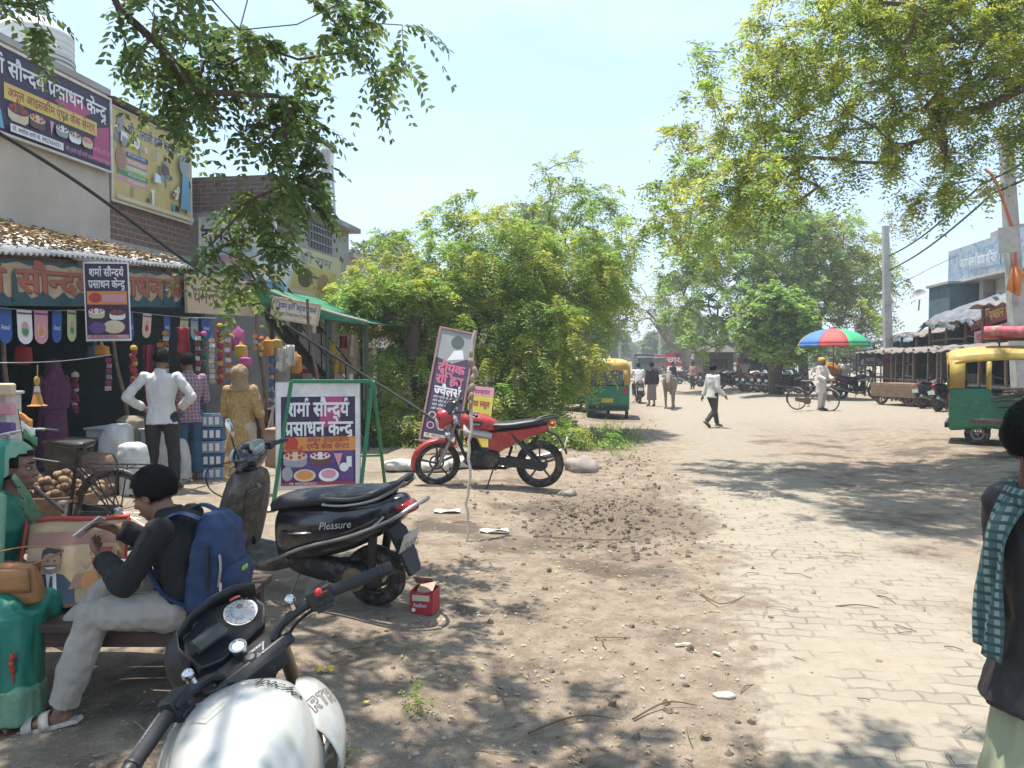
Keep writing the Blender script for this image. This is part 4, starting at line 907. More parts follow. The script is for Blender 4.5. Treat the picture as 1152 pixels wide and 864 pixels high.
# poles and wires
p0 = at(1000, 442, 33); p0.z = .25; conc_pole('concrete_pole', 'square concrete pole standing left of the tin roofed shacks', p0, at(996, 254, 33), .36, .24)
p0 = at(1152, 430, 18); p0.z = .25; lp = conc_pole('concrete_pole', 'leaning concrete pole with an orange flag behind the right rickshaw', p0, at(1131, 152, 18), .34, .24)
o = V(p0)
def sub(name, mb, mat, **k): return rel(mb, o).build(name, mat, lp, **k)
m = MB(); m.beam(at(1098, 222, 17.8), at(1150, 196, 18.2), .07, .07); m.beam(at(1106, 213, 17.8), at(1120, 228, 18), .05, .05); sub('cross_arm', m, STL())
m = MB(); m.tube(spline([at(1108, 190, 17.8), at(1118, 200, 17.7), at(1128, 225, 17.7), at(1140, 262, 17.75), at(1143, 300, 17.8)], 6), .035, 6); sub('red_ribbon', m, pm('ribbon_red', (.5, .13, .06), .8))
m = MB(); fl = [at(1139, 297, 17.8), at(1152, 306, 17.7), at(1147, 334, 17.75), at(1140, 330, 17.8)]; m.add(fl, [(0, 1, 2, 3)]); m.add([fl[0], fl[3], at(1132, 326, 17.6)], [(0, 1, 2)]); sub('orange_flag', m, pm('flag_orange', (.62, .22, .05), .85), solid=.01)
m = MB()
for k in range(3):
    c = at(1102+k*20, 218-k*9, 17.85); m.lathe([(.0, 0), (.05, .02), (.03, .06), (.05, .1), (.03, .14), (0, .16)], c, n=10)
sub('insulator', m, WHT())
M = face_M(at(1124, 285, 17.6), V((1, -.25, .05)), V((-.03, 0, 1)))
r, p = board('square_tin_plate', 'square pale grey blank plate fixed high on the leaning concrete pole', 'plate', M, .4, .58, .03); p.rect(0, 0, .4, .58, pm('plate_grey', (.45, .44, .4), .7, stain=.3)); p.build('plate_face', r)
GW = 'power wires from the leaning pole across the right sky'
for k, (pts, lab) in enumerate((((1160, 180, 18), (1105, 206, 17.9), (1000, 288, 33), 'upper black power wire crossing the sky to the concrete pole'), ((1160, 203, 18), (1118, 216, 17.9), (1000, 304, 33), 'lower black power wire crossing the sky to the concrete pole')) and (([(1165, 176, 17.5), (1105, 207, 18), (1000, 288, 33)], 'upper black power wire crossing the sky to the concrete pole'), ([(1165, 196, 17.5), (1118, 217, 18), (1000, 304, 33)], 'lower black power wire crossing the sky to the concrete pole'), ([(1075, 288, 32), (1050, 300, 33), (1000, 325, 34)], 'thin grey wire from the blue facade to the concrete pole'))):
    P3 = [at(*q) for q in pts]; m = MB()
    for a, c in zip(P3[:-1], P3[1:]): m.tube([a+(c-a)*i/14-V((0, 0, .25*math.sin(i/14*PI)*(c-a).length/20)) for i in range(15)], .028 if k < 2 else .012, 5)
    tag(m.build('power_wire', pm('cable_black', (.018, .017, .017), .7)), lab, 'wire', GW)
# blue-fronted building
o = P(33, 15.5)
BLF = blotch_mat('faded_blue_paint', ((.45, .48, .5), (.17, .27, .38), (.4, .45, .48), (.12, .2, .32)), 2.2)
bb = thing('blue_fronted_building', 'building with a peeling blue painted parapet above the shack roofs', 'building', o)
m = MB(); bx(m, 22, 35.5, 13.6, 13.9, 5.0, 6.35); bx(m, 35.3, 35.5, 13.9, 20, 5.0, 6.3); rel(m, o).build('painted_parapet', BLF, bb)
m = MB(); bx(m, 22, 35.4, 14.4, 14.7, 0, 5.0); bx(m, 35.1, 35.4, 14.7, 22, 0, 5); bx(m, 22, 35.6, 13.5, 14.8, 4.9, 5.0); rel(m, o).build('wall', pm('white_wall', (.5, .48, .46), .85, stain=.3), bb)
for u in (25, 29, 33): m = MB(); bx(m, u, u+.35, 13.95, 14.35, 2.6, 4.9); rel(m, o).build('bracket', PLG, bb)
m = MB(); bx(m, 33.2, 35.4, 15.2, 18.5, 6.3, 7.1); rel(m, o).build('roof_room', PLG, bb)
# shacks
GSH = 'tin and tarpaulin shacks along the right roadside'
TAR = pm('tarpaulin_grey', (.13, .135, .15), .6, var=.4, scale=5, dust=.3); OLDT = blotch_mat('old_tin', ((.09, .08, .075), (.24, .21, .18), (.15, .12, .1), (.33, .3, .26)), 3)
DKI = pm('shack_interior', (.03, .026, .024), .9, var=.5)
def shack(u0, u1, v0, zt, lab, roofm, dep=3, low=True, sd=0):
    r = random.Random(sd); o = P((u0+u1)/2, v0+dep/2, gz(*P((u0+u1)/2, v0).xy, False)); s = thing('market_shack', lab, 'shack', o, 0, GSH)
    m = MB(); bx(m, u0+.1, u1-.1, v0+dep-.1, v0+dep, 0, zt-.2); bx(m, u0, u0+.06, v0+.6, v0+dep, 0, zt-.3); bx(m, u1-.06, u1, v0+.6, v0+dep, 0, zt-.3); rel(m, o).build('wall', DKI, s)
    m = MB(); nu = 16; seed = r.random()*99
    def rf(a, c):
        u = u0-.3+a*(u1-u0+.6); v = v0-.7+c*(dep+1); z = zt-.55+.75*c+.2*noise.noise(V((u*1.6, v*1.6, seed)))+.02*math.sin(u*30); return P(u, v, z)
    m.grid(rf, 40, 8); rel(m, o).build('roof', roofm, s, solid=.02)
    m = MB()
    for k in range(4):
        u = u0+(u1-u0)*k/3; t = P(u, v0-.4, 0); m.tube([t+V((r.uniform(-.1, .1), 0, 0)), P(u, v0-.4, zt-.52)], .05, 6)
        if k < 3:
            for z in (.9, 1.5, 2.1): m.beam(P(u, v0-.38, z*zt/3.1), P(u+(u1-u0)/3, v0-.38, (z+r.uniform(-.1, .1))*zt/3.1), .04, .05)
    rel(m, o).build('timber_frame', WOOD(), s)
    for k in range(r.randint(2, 4)):
        u = r.uniform(u0+.3, u1-.6); h = r.uniform(.5, 1.1); m = MB(); bx(m, u, u+r.uniform(.4, .8), v0+.2, v0+.8, .2, .2+h); rel(m, o).build('goods_box', r.choice([pm('goods_%d' % i, c, .8) for i, c in enumerate(((.3, .25, .18), (.15, .2, .25), (.35, .3, .28), (.28, .1, .08)))]), s)
    if low:
        m = MB(); bx(m, u0, u1, v0-1.5, v0-.5, .95, 1.02); rel(m, o).build('counter_top', OLDT, s)
        for k in range(4):
            u = u0+.1+(u1-u0-.2)*k/3
            for v in (v0-1.45, v0-.55): m = MB(); m.beam(P(u, v, .1), P(u, v, .96), .06, .06); rel(m, o).build('counter_leg', WOOD(), s)
        m = MB()
        m.grid(lambda a, c: P(u0-.2+a*(u1-u0+.4), v0-1.8+c*1.5, 2.0+.25*c+.03*math.sin(a*40)+.06*noise.noise(V((a*5, c*3, seed)))), 40, 3); rel(m, o).build('lean_to_roof', OLDT, s, solid=.02)
        for k in range(5):
            u = u0+(u1-u0)*(k+r.uniform(-.15, .15)*(0 < k < 4))/4; m = MB(); m.beam(P(u, v0-1.7, .1), P(u+r.uniform(-.15, .15), v0-1.7, 2.0+.1), .06, .06); rel(m, o).build('front_post', pm('bamboo_brown', (.13, .09, .06), .8), s)
    return s
shack(31, 36, 11.8, 3.2, 'shack with a low tin lean-to beside the concrete pole', OLDT, sd=1)
shack(26.2, 30.8, 11.6, 3.6, 'shack with crumpled grey tarpaulin over its tin roof', OLDT, sd=2)
shack(20, 26, 11.4, 3.9, 'open shack with rusty tin roof behind the right rickshaw', OLDT, sd=3)
shack(38, 46, 14.2, 3.2, 'shack with bluish tin roof beyond the blue arch signboard', pm('blue_tin', (.2, .25, .3), .5, .4, stain=.3), sd=4, low=False)
# tarpaulin
def tarf(a, c):
    u = 26.4+a*4.6; v = 10.8+c*2.9; z = 3.1+.8*c+.12*noise.noise(V((u*1.5, v*1.5, 3)))+.1*math.sin(u*4+c*3)
    if c < .2: z -= (.2-c)*3*(.6+.5*noise.noise(V((u*2, 0, 1))))
    return P(u, v, z+.14)
m = MB(); m.grid(tarf, 40, 22); tag(m.build('tarpaulin_sheet', TAR, solid=.012), 'crumpled dark grey tarpaulin draped over the shack roof edge', 'tarpaulin')
ub = P(27, 13.3, 4.0)
# boards on the shacks
def rb_(name, lab, px0, py0, Y0, px1, py1, Y1, h, bgm, fn, cat='sign'):
    a, c = at(px0, py0, Y0), at(px1, py1, Y1); r, p = board(name, lab, cat, face_M(a, c-a, UP), (c-a).length, h, .03); p.rect(0, 0, (c-a).length, h, bgm); fn(p, (c-a).length, h); p.build('painted_face', r); return r
rb_('maroon_shop_board', 'maroon shop board with yellow lettering under the tarpaulin roof', 1092, 372, 25.5, 1153, 352, 21.5, .5, MAR, lambda p, w, h: p.text('चौहान मिष्ठान भण्डार', .2, .14, .24, YEL, .03, w=w-.4))
rb_('pink_shop_board', 'pale pink shop board with red lettering below the maroon board', 1096, 388, 25, 1153, 374, 21.3, .42, PNK, lambda p, w, h: p.text('शुद्ध दूध की चाय', .2, .1, .2, RED, .03, w=w-.6))
o = P(35, 14); rt = thing('rooftop_room', 'small dark teal room rising behind the shacks left of the blue facade', 'building', o); m = MB(); bx(m, 34, 36.2, 13.1, 15, 0, 4.85); rel(m, o).build('wall', pm('wall_teal', (.07, .13, .14), .8, stain=.4), rt); m = MB(); bx(m, 33.9, 36.3, 13.0, 15.1, 4.85, 4.95); rel(m, o).build('roof_slab', PLG, rt)
rb_('blue_signboard', 'blue signboard with a white arch on legs behind the dark motorcycle', 966, 412, 34.2, 994, 412, 34, .72, BLU, lambda p, w, h: (p.poly([(.08, .05), (.08, .2)]+[(w/2-math.cos(k*PI/10)*(w/2-.08), .2+.2*math.sin(k*PI/10)) for k in range(11)]+[(w-.08, .05)], W_), p.text('विद्यालय', .25, .1, .1, NAVY, .03, w=w-.5), p.disc(w/2, .58, .08, .08, W_)))
lgb = at(980, 412, 34.2)
m = MB()
for px in (969, 991): t_ = at(px, 412, 34.3); m.beam((t_.x, t_.y, .2), (t_.x, t_.y, t_.z+.3), .05, .05)
tag(m.build('sign_stand', STL()), 'pair of thin metal legs carrying the blue arch signboard', 'stand')
rb_('pink_cloth_banner', 'narrow pale pink cloth banner hanging at the foot of the concrete pole', 994, 432, 32.4, 1004, 432, 32.4, 1.35, PNK, lambda p, w, h: p.text('मेला', .05, .9, .12, RED, .03, w=w*.7), 'banner')
rb_('blue_facade_lettering', 'faded white lettering board along the peeling blue parapet', 1078, 305, 30.9, 1125, 297, 26, .55, BLF, lambda p, w, h: p.text('आदर्श बाल विद्या मन्दिर', .2, .12, .3, W_, .02, w=w-.6))
# roof junk: dish
o = at(1035, 333, 32); d_ = thing('satellite_dish', 'white satellite dish on the low roof right of the concrete pole', 'dish', o)
m = MB(); m.lathe([(0, 0), (.15, .03), (.26, .1), (.26, .12), (.15, .05), (0, .02)], ax=(-.4, -.7, .5), n=20); m.build('reflector', pm('dish_grey', (.4, .4, .4), .6), d_); m = MB(); m.tube([(0, 0, 0), (0, .1, -.6)], .03, 6); m.build('mast', STL(), d_)
# ---------------------------------------------------------------- vehicles
def rot_about(mb, piv, ax, ang):
    Q = Matrix.Translation(V(piv))@Matrix.Rotation(ang, 4, V(ax).normalized())@Matrix.Translation(-V(piv)); mb.v = [tuple(Q@V(p)) for p in mb.v]; return mb
def wheel(parent, c, R0, tw, spokes=5, rimm=None, lo=False, fx=None, wire=False, sides=40):
    fx = fx or (lambda m: m)
    n = 20 if lo else sides; m = MB(); m.torus(c, R0-tw, tw, (1, 0, 0), n, 6 if lo else 10, flat=1.0)
    if not lo:
        for k in range(n*2):
            a = k*PI/n
            for sx in (-1, 1): m.box((c[0]+sx*tw*.55, c[1]+math.cos(a)*(R0-tw*.16), c[2]+math.sin(a)*(R0-tw*.16)), (tw*.5, .012, .009), (a-PI/2, 0, 0))
    t = fx(m).build('tyre', RUB(), parent)
    rimm = rimm or pm('alloy_dark', (.09, .09, .09), .5, .6, dust=.4)
    m = MB(); ri = R0-2*tw+.008; m.torus(c, ri, tw*.42, (1, 0, 0), n, 6, flat=1.6)
    m.lathe([(.0, -.045), (.035, -.045), (.035, .045), (0, .045)], c, (1, 0, 0), 12)
    if wire:
        for k in range(28):
            a = k*2*PI/28; b = a+(.5 if k % 2 else -.5); sx = .03 if k % 4 < 2 else -.03
            m.tube([(c[0]+sx, c[1]+.02*math.cos(b), c[2]+.02*math.sin(b)), (c[0], c[1]+ri*math.cos(a), c[2]+ri*math.sin(a))], .0015, 3)
    else:
        for k in range(spokes):
            a = k*2*PI/spokes+.3; d = V((0, math.cos(a), math.sin(a))); m.beam(V(c)+d*.02, V(c)+d*ri, .022, .035, V((1, 0, 0)))
    if not lo and not wire: m.lathe([(.075, .03), (.1, .03), (.1, .034), (.075, .034)], c, (1, 0, 0), 24, cap=False)
    fx(m).build('rim', rimm, t); return t
def motorcycle(name, label, loc, rz, tankc='red', group=None, lean=-6, steer=0, lo=False, mirrors=True, sc=1.0, cowl=True):
    cm = {'red': pm('paint_red', (.34, .018, .022), .3, coat=.4, var=.1, dust=.42), 'black': pm('paint_black', (.015, .015, .018), .22, coat=.6, dust=.2), 'blue': pm('paint_blue', (.03, .06, .2), .25, coat=.6, dust=.2), 'grey': pm('paint_grey', (.12, .12, .13), .3, coat=.5, dust=.2), 'silver': pm('paint_silver', (.4, .4, .41), .3, .4, dust=.2)}[tankc]
    r = thing(name, label, 'motorcycle', loc, group=group, rot=(0, R(lean), rz), sc=sc); blk = BLK()
    piv, ax = (0, .46, .75), (0, -.42, .9); st = R(steer)
    fx = lambda m: rot_about(m, piv, ax, st)
    wheel(r, (0, -.63, .295), .298, .048, lo=lo); wheel(r, (0, .655, .292), .292, .04, lo=lo, fx=fx)
    m = MB()
    for s in (-1, 1):
        m.tube([(s*.085, .655, .292), (s*.085, .52, .58)], .027, 8); m.tube([(s*.085, .52, .58), (s*.085, .42, .86)], .018, 8)
    m.box((0, .43, .84), (.22, .07, .03), (R(-22), 0, 0)); m.box((0, .5, .64), (.22, .06, .03), (R(-22), 0, 0)); fx(m).build('fork', STL(), r)
    m = MB(); rings = []
    for k in range(11):
        a = R(-12+k*14.5); c = V((0, .655+.32*math.cos(a), .292+.32*math.sin(a))); rd = V((0, math.cos(a), math.sin(a))); wd_ = .062*(1-.35*abs(k-6)/6)
        rings.append([c-V((wd_, 0, 0))-rd*.035, c-V((wd_*.75, 0, 0)), c+V((0, 0, 0))+rd*.015, c+V((wd_*.75, 0, 0)), c+V((wd_, 0, 0))-rd*.035])
    m.loft(rings, closed=False, cap=False); fx(m).build('front_fender', cm, r, solid=.005)
    # headlight cowl + visor
    m = MB(); m.loft([sring((0, .66, .84), (.05, 0, 0), (0, .01, .07), 2.3, 14), sring((0, .63, .86), (.105, 0, 0), (0, .01, .115), 2.4, 14), sring((0, .54, .89), (.115, 0, 0), (0, .02, .12), 2.4, 14), sring((0, .44, .91), (.085, 0, 0), (0, .02, .08), 2.3, 14)])
    fx(m).build('headlight_cowl', cm if cowl else blk, r, sub=1); m = MB(); m.ell((0, .645, .84), (.075, .025, .065)); fx(m).build('headlight', pm('lamp_glass', (.55, .57, .58), .08, var=.02), r)
    m = MB(); m.grid(lambda a, c: V(((a-.5)*.2*(1-.35*c), .60-.11*c-.10*(2*a-1)**2, .95+.15*c)), 8, 5); fx(m).build('visor', GLS(), r, solid=.004)
    m = MB()
    for s in (-1, 1):
        m.tube(spline([(0, .40, .93), (s*.1, .40, .97), (s*.24, .30, 1.01), (s*.37, .24, 1.0)], 4), .012, 7)
    fx(m).build('handlebar', blk, r)
    for s in (-1, 1):
        m = MB(); m.tube([(s*.26, .295, 1.01), (s*.39, .235, 1.0)], .018, 8); m.tube([(s*.25, .33, 1.0), (s*.36, .32, .985)], .006, 5); m.box((s*.235, .305, 1.01), (.05, .045, .05)); fx(m).build('grip', blk, r)
        if mirrors:
            m = MB(); m.tube(spline([(s*.24, .31, 1.02), (s*.27, .33, 1.12), (s*.34, .30, 1.2)], 3), .006, 5); m.ell((s*.35, .295, 1.22), (.06, .016, .036), (R(-15), 0, 0)); fx(m).build('mirror', blk, r)
    # tank
    m = MB(); T = []
    for y, zc, w, h in ((.36, .80, .04, .06), (.33, .82, .10, .095), (.22, .83, .145, .115), (.08, .815, .15, .11), (-.06, .785, .115, .085), (-.12, .765, .075, .05)): T.append(sring((0, y, zc), (w, 0, 0), (0, 0, h), 2.5, 18))
    m.loft(T); tk = m.build('fuel_tank', cm, r, sub=1); m = MB(); m.lathe([(0, 0), (.035, 0), (.03, .012), (0, .014)], (0, .15, .935), n=14); m.build('fuel_cap', STL(), tk)
    m = MB()
    for s in (-1, 1):
        m.loft([[V((s*.12, y, z0)), V((s*(.15+b), y, (z0+z1)/2)), V((s*.11, y, z1))] for y, z0, z1, b in ((.30, .66, .80, .01), (.12, .64, .74, .015), (-.05, .62, .70, 0))], closed=False, cap=False)
    m.build('tank_stripe', pm('stripe_silver', (.45, .42, .4), .35), tk, solid=.006)
    # frame, side panels, tail
    m = MB()
    for s in (-1, 1):
        m.loft([[V((s*.05, y, z1)), V((s*w, y, z1-.01)), V((s*w, y, z0)), V((s*.05, y, z0-.02))] for y, w, z0, z1 in ((-.0, .11, .5, .70), (-.15, .13, .48, .72), (-.3, .125, .56, .74), (-.5, .10, .66, .76), (-.74, .06, .74, .80))], closed=False, cap=False)
    m.build('side_panel', cm, r, solid=.008, bev=.004)
    m = MB(); m.loft([sring((0, y, z), (w, 0, 0), (0, 0, h), 2.8, 14) for y, z, w, h in ((.02, .785, .07, .03), (-.06, .785, .12, .04), (-.25, .785, .135, .042), (-.38, .80, .13, .05), (-.52, .82, .115, .048), (-.68, .835, .09, .04), (-.74, .83, .05, .02))]); m.build('seat', pm('seat_vinyl', (.02, .02, .021), .42, bump=.1, bscale=120, dust=.15), r, sub=1)
    m = MB(); m.tube(spline([(-.09, -.5, .82), (-.11, -.7, .88), (-.05, -.83, .9), (.05, -.83, .9), (.11, -.7, .88), (.09, -.5, .82)], 4), .013, 7); m.build('grab_rail', blk, r)
    m = MB(); m.ell((0, -.79, .80), (.07, .04, .035)); m.build('tail_light', pm('lamp_red', (.5, .02, .02), .2, var=.02), r)
    m = MB(); m.loft([[V((-.06, y, z)), V((.06, y, z)), V((.065, y+.02, z-.01)), V((-.065, y+.02, z-.01))] for y, z in ((-.7, .74), (-.86, .66), (-.95, .50), (-.97, .44))]); m.build('rear_fender', blk, r)
    m = MB(); m.box((0, -.95, .57), (.2, .006, .12), (R(14), 0, 0)); m.build('number_plate', WHT(), r)
    eng = pm('engine_black', (.035, .034, .033), .55, .5, dust=.4)
    m = MB(); m.box((0, .06, .38), (.2, .36, .2)); m.lathe([(0, -.15), (.1, -.15), (.11, -.1), (.11, .1), (.1, .15), (0, .15)], (0, -.02, .37), (1, 0, 0), 18); m.lathe([(0, -.13), (.07, -.13), (.07, .13), (0, .13)], (0, .2, .36), (1, 0, 0), 14)
    for k in range(8): m.box((0, .16+k*.012, .46+k*.025), (.17, .15, .012), (R(-25), 0, 0))
    m.build('engine', eng, r, bev=.006)
    m = MB(); m.tube([(0, .45, .8), (0, .35, .5), (0, .24, .24), (0, -.2, .24), (0, -.28, .5), (0, -.2, .72)], .022, 6); m.tube([(0, .42, .76), (0, 0, .70), (0, -.6, .76)], .022, 6)
    for s in (-1, 1): m.tube([(s*.1, -.2, .36), (s*.1, -.63, .295)], .02, 6); m.tube([(s*.11, -.28, .70), (s*.12, -.60, .33)], .022, 7)
    m.build('chassis', blk, r)
    m = MB(); m.tube(spline([(.06, .26, .42), (.08, .33, .3), (.1, .2, .2), (.13, -.2, .22), (.15, -.5, .3)], 4)+[V((.155, -.8, .4))], [.02]*13+[.03, .04, .045, .045][:5], 9) if False else m.tube([(.06, .26, .42), (.08, .33, .3), (.1, .2, .2), (.13, -.2, .22), (.15, -.45, .3), (.16, -.9, .41)], [.02, .02, .02, .024, .042, .045], 9); m.build('exhaust', STL(), r)
    m = MB(); m.loft([[V((-.115, y, z-h)), V((-.115, y, z+h)), V((-.09, y, z+h)), V((-.09, y, z-h))] for y, z, h in ((-.05, .36, .05), (-.3, .33, .055), (-.63, .3, .06), (-.72, .3, .02))]); m.build('chain_cover', blk, r)
    for s in (-1, 1): m = MB(); m.tube([(s*.1, -.1, .27), (s*.24, -.1, .27)], .012, 6); m.tube([(s*.12, -.42, .38), (s*.24, -.42, .38)], .012, 6); m.build('footrest', blk, r)
    m = MB(); m.tube([(-.08, -.06, .25), (-.2, .02, .02)], .01, 6); m.box((-.2, .02, .03), (.06, .04, .01)); m.build('side_stand', blk, r)
    return r
p = (gp(497, 546)+gp(604, 549))/2; red = motorcycle('motorcycle', 'dusty red and black motorcycle parked in front of the fallen green tree', p, R(86), 'red', lean=-5, steer=22, sc=1.05)
pn = Panel(); pn.z = .001; pn.poly([(0, 0), (.13, .0), (.17, .06), (.03, .07)], pm('ink_decal_black', (.02, .02, .02), .4)); pn.text('Glamour', .02, .018, .03, W_, .01, w=.11); pn.build('decal', [c for c in red.children if c.name.startswith('fuel_tank')][0], face_M((-.158, .22, .785), (0, -1, 0), (.05, 0, 1)))
# scooter ------------------------------------------------------------------------------------------
def scooter(loc, rz, sc, lean):
    r = thing('scooter', 'dusty black scooter with brown apron parked beside the red cardboard box', 'scooter', loc, rot=(0, R(lean), rz), sc=sc)
    bk = pm('scooter_black', (.013, .014, .018), .22, coat=.6, var=.1, dust=.26); br = pm('scooter_apron_brown', (.075, .058, .048), .5, var=.2, dust=.5); blk = BLK(); st = pm('rail_steel', (.36, .35, .33), .35, .85, dust=.2)
    wheel(r, (0, -.62, .215), .218, .05, 3, pm('scooter_rim', (.11, .10, .09), .5, .6, dust=.5)); stA = R(14); fx = lambda m: rot_about(m, (0, .45, .7), (0, -.4, .9), stA)
    wheel(r, (0, .66, .215), .218, .048, 3, pm('scooter_rim', (.11, .10, .09), .5, .6, dust=.5), fx=fx)
    # rear bodywork
    m = MB(); B = []
    for y, zb, zt, w in ((.11, .27, .62, .10), (.08, .27, .69, .15), (-.10, .30, .72, .20), (-.32, .36, .745, .225), (-.55, .43, .775, .21), (-.78, .57, .815, .145), (-.92, .69, .84, .065)):
        zc, h = (zb+zt)/2, (zt-zb)/2; B.append([V((w*a, y, zc+h*b)) for a, b in ((-.55, 1), (0, 1.02), (.55, 1), (.9, .72), (1, .25), (1.0, -.2), (.93, -.7), (.7, -1), (0, -1), (-.7, -1), (-.93, -.7), (-1.0, -.2), (-1, .25), (-.9, .72))])
    m.loft(B); bd = m.build('body', bk, r, sub=2)
    m = MB()
    for s in (-1, 1): m.loft([[V((s*(w+.012), y, z-h)), V((s*(w+.02), y, z)), V((s*(w+.010), y, z+h))] for y, z, w, h in ((-.02, .545, .172, .006), (-.12, .545, .200, .014), (-.3, .575, .222, .004))], closed=False, cap=False)
    m.build('chrome_accent', CHR(), bd, solid=.004)
    pn = Panel(); pn.text('Pleasure', 0, 0, .045, pm('script_silver', (.6, .6, .6), .3, .5), .006, w=.24, shear=.25); pn.build('script', bd, face_M((-.2335, -.36, .60), (.10, -1, .13), (.22, 0, 1)))
    # seat
    m = MB(); S = []
    for y, zb, zt, w in ((.15, .63, .69, .08), (.11, .64, .765, .135), (-.06, .69, .795, .165), (-.22, .72, .80, .175), (-.34, .735, .835, .18), (-.55, .765, .855, .16), (-.74, .80, .875, .12), (-.82, .82, .86, .07)):
        zc, h = (zb+zt)/2, (zt-zb)/2; S.append(sring((0, y, zc), (w, 0, 0), (0, 0, h), 3.2, 18))
    m.loft(S); m.build('seat', pm('scooter_seat', (.025, .027, .032), .42, bump=.08, bscale=150, dust=.25), r, sub=1)
    # floorboard, leg shield
    m = MB(); m.loft([[V((w*a, y, z+b*h)) for a, b in ((-1, .3), (-.9, 1), (.9, 1), (1, .3), (.8, -1), (-.8, -1))] for y, z, w, h in ((-.02, .30, .14, .05), (.1, .265, .20, .045), (.3, .26, .205, .045), (.46, .28, .18, .05), (.54, .36, .15, .05))]); m.build('floorboard', pm('floor_rubber', (.05, .045, .042), .7, dust=.65), r, bev=.008)
    m = MB(); AP = []
    for z, y, w in ((.27, .50, .15), (.36, .51, .205), (.52, .48, .25), (.70, .43, .25), (.85, .385, .2), (.95, .36, .12)): AP.append([V((-w, y-.02, z)), V((-w*.8, y-.075, z)), V((0, y-.085, z)), V((w*.8, y-.075, z)), V((w, y-.02, z)), V((w*.82, y+.085, z)), V((0, y+.15, z)), V((-w*.82, y+.085, z))])
    m.loft(AP); ap = m.build('leg_shield', br, r, sub=1)
    m = MB(); m.loft([[V((-.11, y, z)), V((.11, y, z)), V((.10, y-.02, z+.0)), V((-.10, y-.02, z))] for y, z in ((.39, .60), (.345, .74), (.315, .80))]); m.build('glove_box', br, ap, bev=.01)
    m = MB(); m.tube([(0, .325, .82), (0, .29, .80)], .016, 8); m.build('ignition', STL(), ap)
    m = MB(); m.ell((0, .66, .36), (.085, .26, .13)); m.v = [v for v in m.v]; fx(m).build('front_fender', bk, r); m = MB()
    for s in (-1, 1): m.tube([(s*.075, .66, .215), (s*.06, .52, .55)], .024, 8)
    fx(m).build('fork', STL(), r)
    # handlebar cowl
    m = MB(); m.loft([sring((0, .36, .93), (.075, 0, 0), (0, .07, 0), 2.4, 16), sring((0, .35, .99), (.15, 0, 0), (0, .095, .01), 2.4, 16), sring((0, .345, 1.05), (.17, 0, 0), (0, .10, .02), 2.5, 16), sring((0, .34, 1.10), (.13, 0, 0), (0, .085, .03), 2.4, 16), sring((0, .33, 1.13), (.06, 0, 0), (0, .04, .015), 2.2, 16)]); hd = fx(m).build('handlebar_cowl', bk, r, sub=1)
    m = MB(); m.ell((0, .435, 1.04), (.11, .03, .065), (R(-12), 0, 0)); fx(m).build('headlight', pm('lamp_glass', (.55, .57, .58), .08, var=.02), hd)
    pn = Panel(); pn.disc(0, 0, .1, .045, pm('gauge_grey', (.22, .22, .22), .3)); pn.ring(0, 0, .1, .045, .008, CHR()); fx_ = face_M((0, .285, 1.115), (1, 0, 0), (0, .5, .86)); fx_ = Matrix.Translation(V((0, .45, .7)))@Matrix.Rotation(stA, 4, V((0, -.4, .9)).normalized())@Matrix.Translation(-V((0, .45, .7)))@fx_; pn.build('gauge', hd, fx_)
    m = MB(); m.ell((-.02, .265, 1.09), (.08, .022, .045), (R(30), 0, 0)); fx(m).build('meter_bezel', pm('bezel_grey', (.3, .3, .3), .35, dust=.2), hd)
    for s in (-1, 1):
        m = MB(); m.tube([(s*.15, .33, 1.04), (s*.24, .29, 1.05), (s*.37, .245, 1.04)], [.024, .02, .02], 8); m.box((s*.21, .305, 1.05), (.07, .06, .055)); g_ = fx(m).build('grip', blk, r, bev=.004)
        m = MB(); m.tube(spline([(s*.22, .35, 1.04), (s*.3, .345, 1.035), (s*.38, .31, 1.03)], 3), .007, 6); m.ell((s*.385, .305, 1.03), .01); fx(m).build('brake_lever', STL(), g_)
        if s > 0: continue
        m = MB(); m.tube(spline([(s*.2, .32, 1.07), (s*.22, .33, 1.18), (s*.25, .32, 1.27)], 3), .006, 6); fx(m).build('mirror_stem', blk, r)
        m = MB(); m.ell((s*.26, .315, 1.33), (.045, .014, .075), (R(-6), R(s*12), 0)); mi_ = fx(m).build('mirror', CHR(), r)
    m = MB(); m.tube(spline([(-.17, -.38, .80), (-.185, -.62, .82), (-.15, -.83, .89), (0, -.93, .965), (.15, -.83, .89), (.185, -.62, .82), (.17, -.38, .80)], 5), .017, 8); m.build('grab_rail', blk, r)
    m = MB(); m.tube(spline([(-.17, -.36, .76), (-.19, -.55, .775), (-.16, -.78, .83), (-.06, -.93, .93)], 5), .011, 8); m.tube(spline([(.17, -.36, .76), (.19, -.55, .775), (.16, -.78, .83), (.06, -.93, .93)], 5), .011, 8); m.build('seat_rail', st, r)
    m = MB(); m.tube(spline([(-.2, .12, .30), (-.245, .02, .35), (-.25, -.25, .47), (-.25, -.6, .58), (-.22, -.88, .70), (-.1, -1.0, .78), (.1, -1.0, .78), (.22, -.88, .70), (.25, -.6, .58), (.25, -.25, .47), (.245, .02, .35), (.2, .12, .30)], 5), .013, 8)
    for s in (-1, 1): m.tube([(s*.245, -.78, .655), (s*.14, -.8, .70)], .009, 6)
    m.build('guard_rail', st, r)
    m = MB(); m.loft([sring((0, -.84, .74), (.12, 0, 0), (0, .02, .05), 2.6, 14), sring((0, -.93, .745), (.095, 0, 0), (0, .02, .045), 2.4, 14), sring((0, -.97, .75), (.04, 0, 0), (0, .01, .02), 2.2, 14)]); m.build('tail_light', pm('lamp_red_dark', (.28, .015, .02), .15, var=.05), r, sub=1)
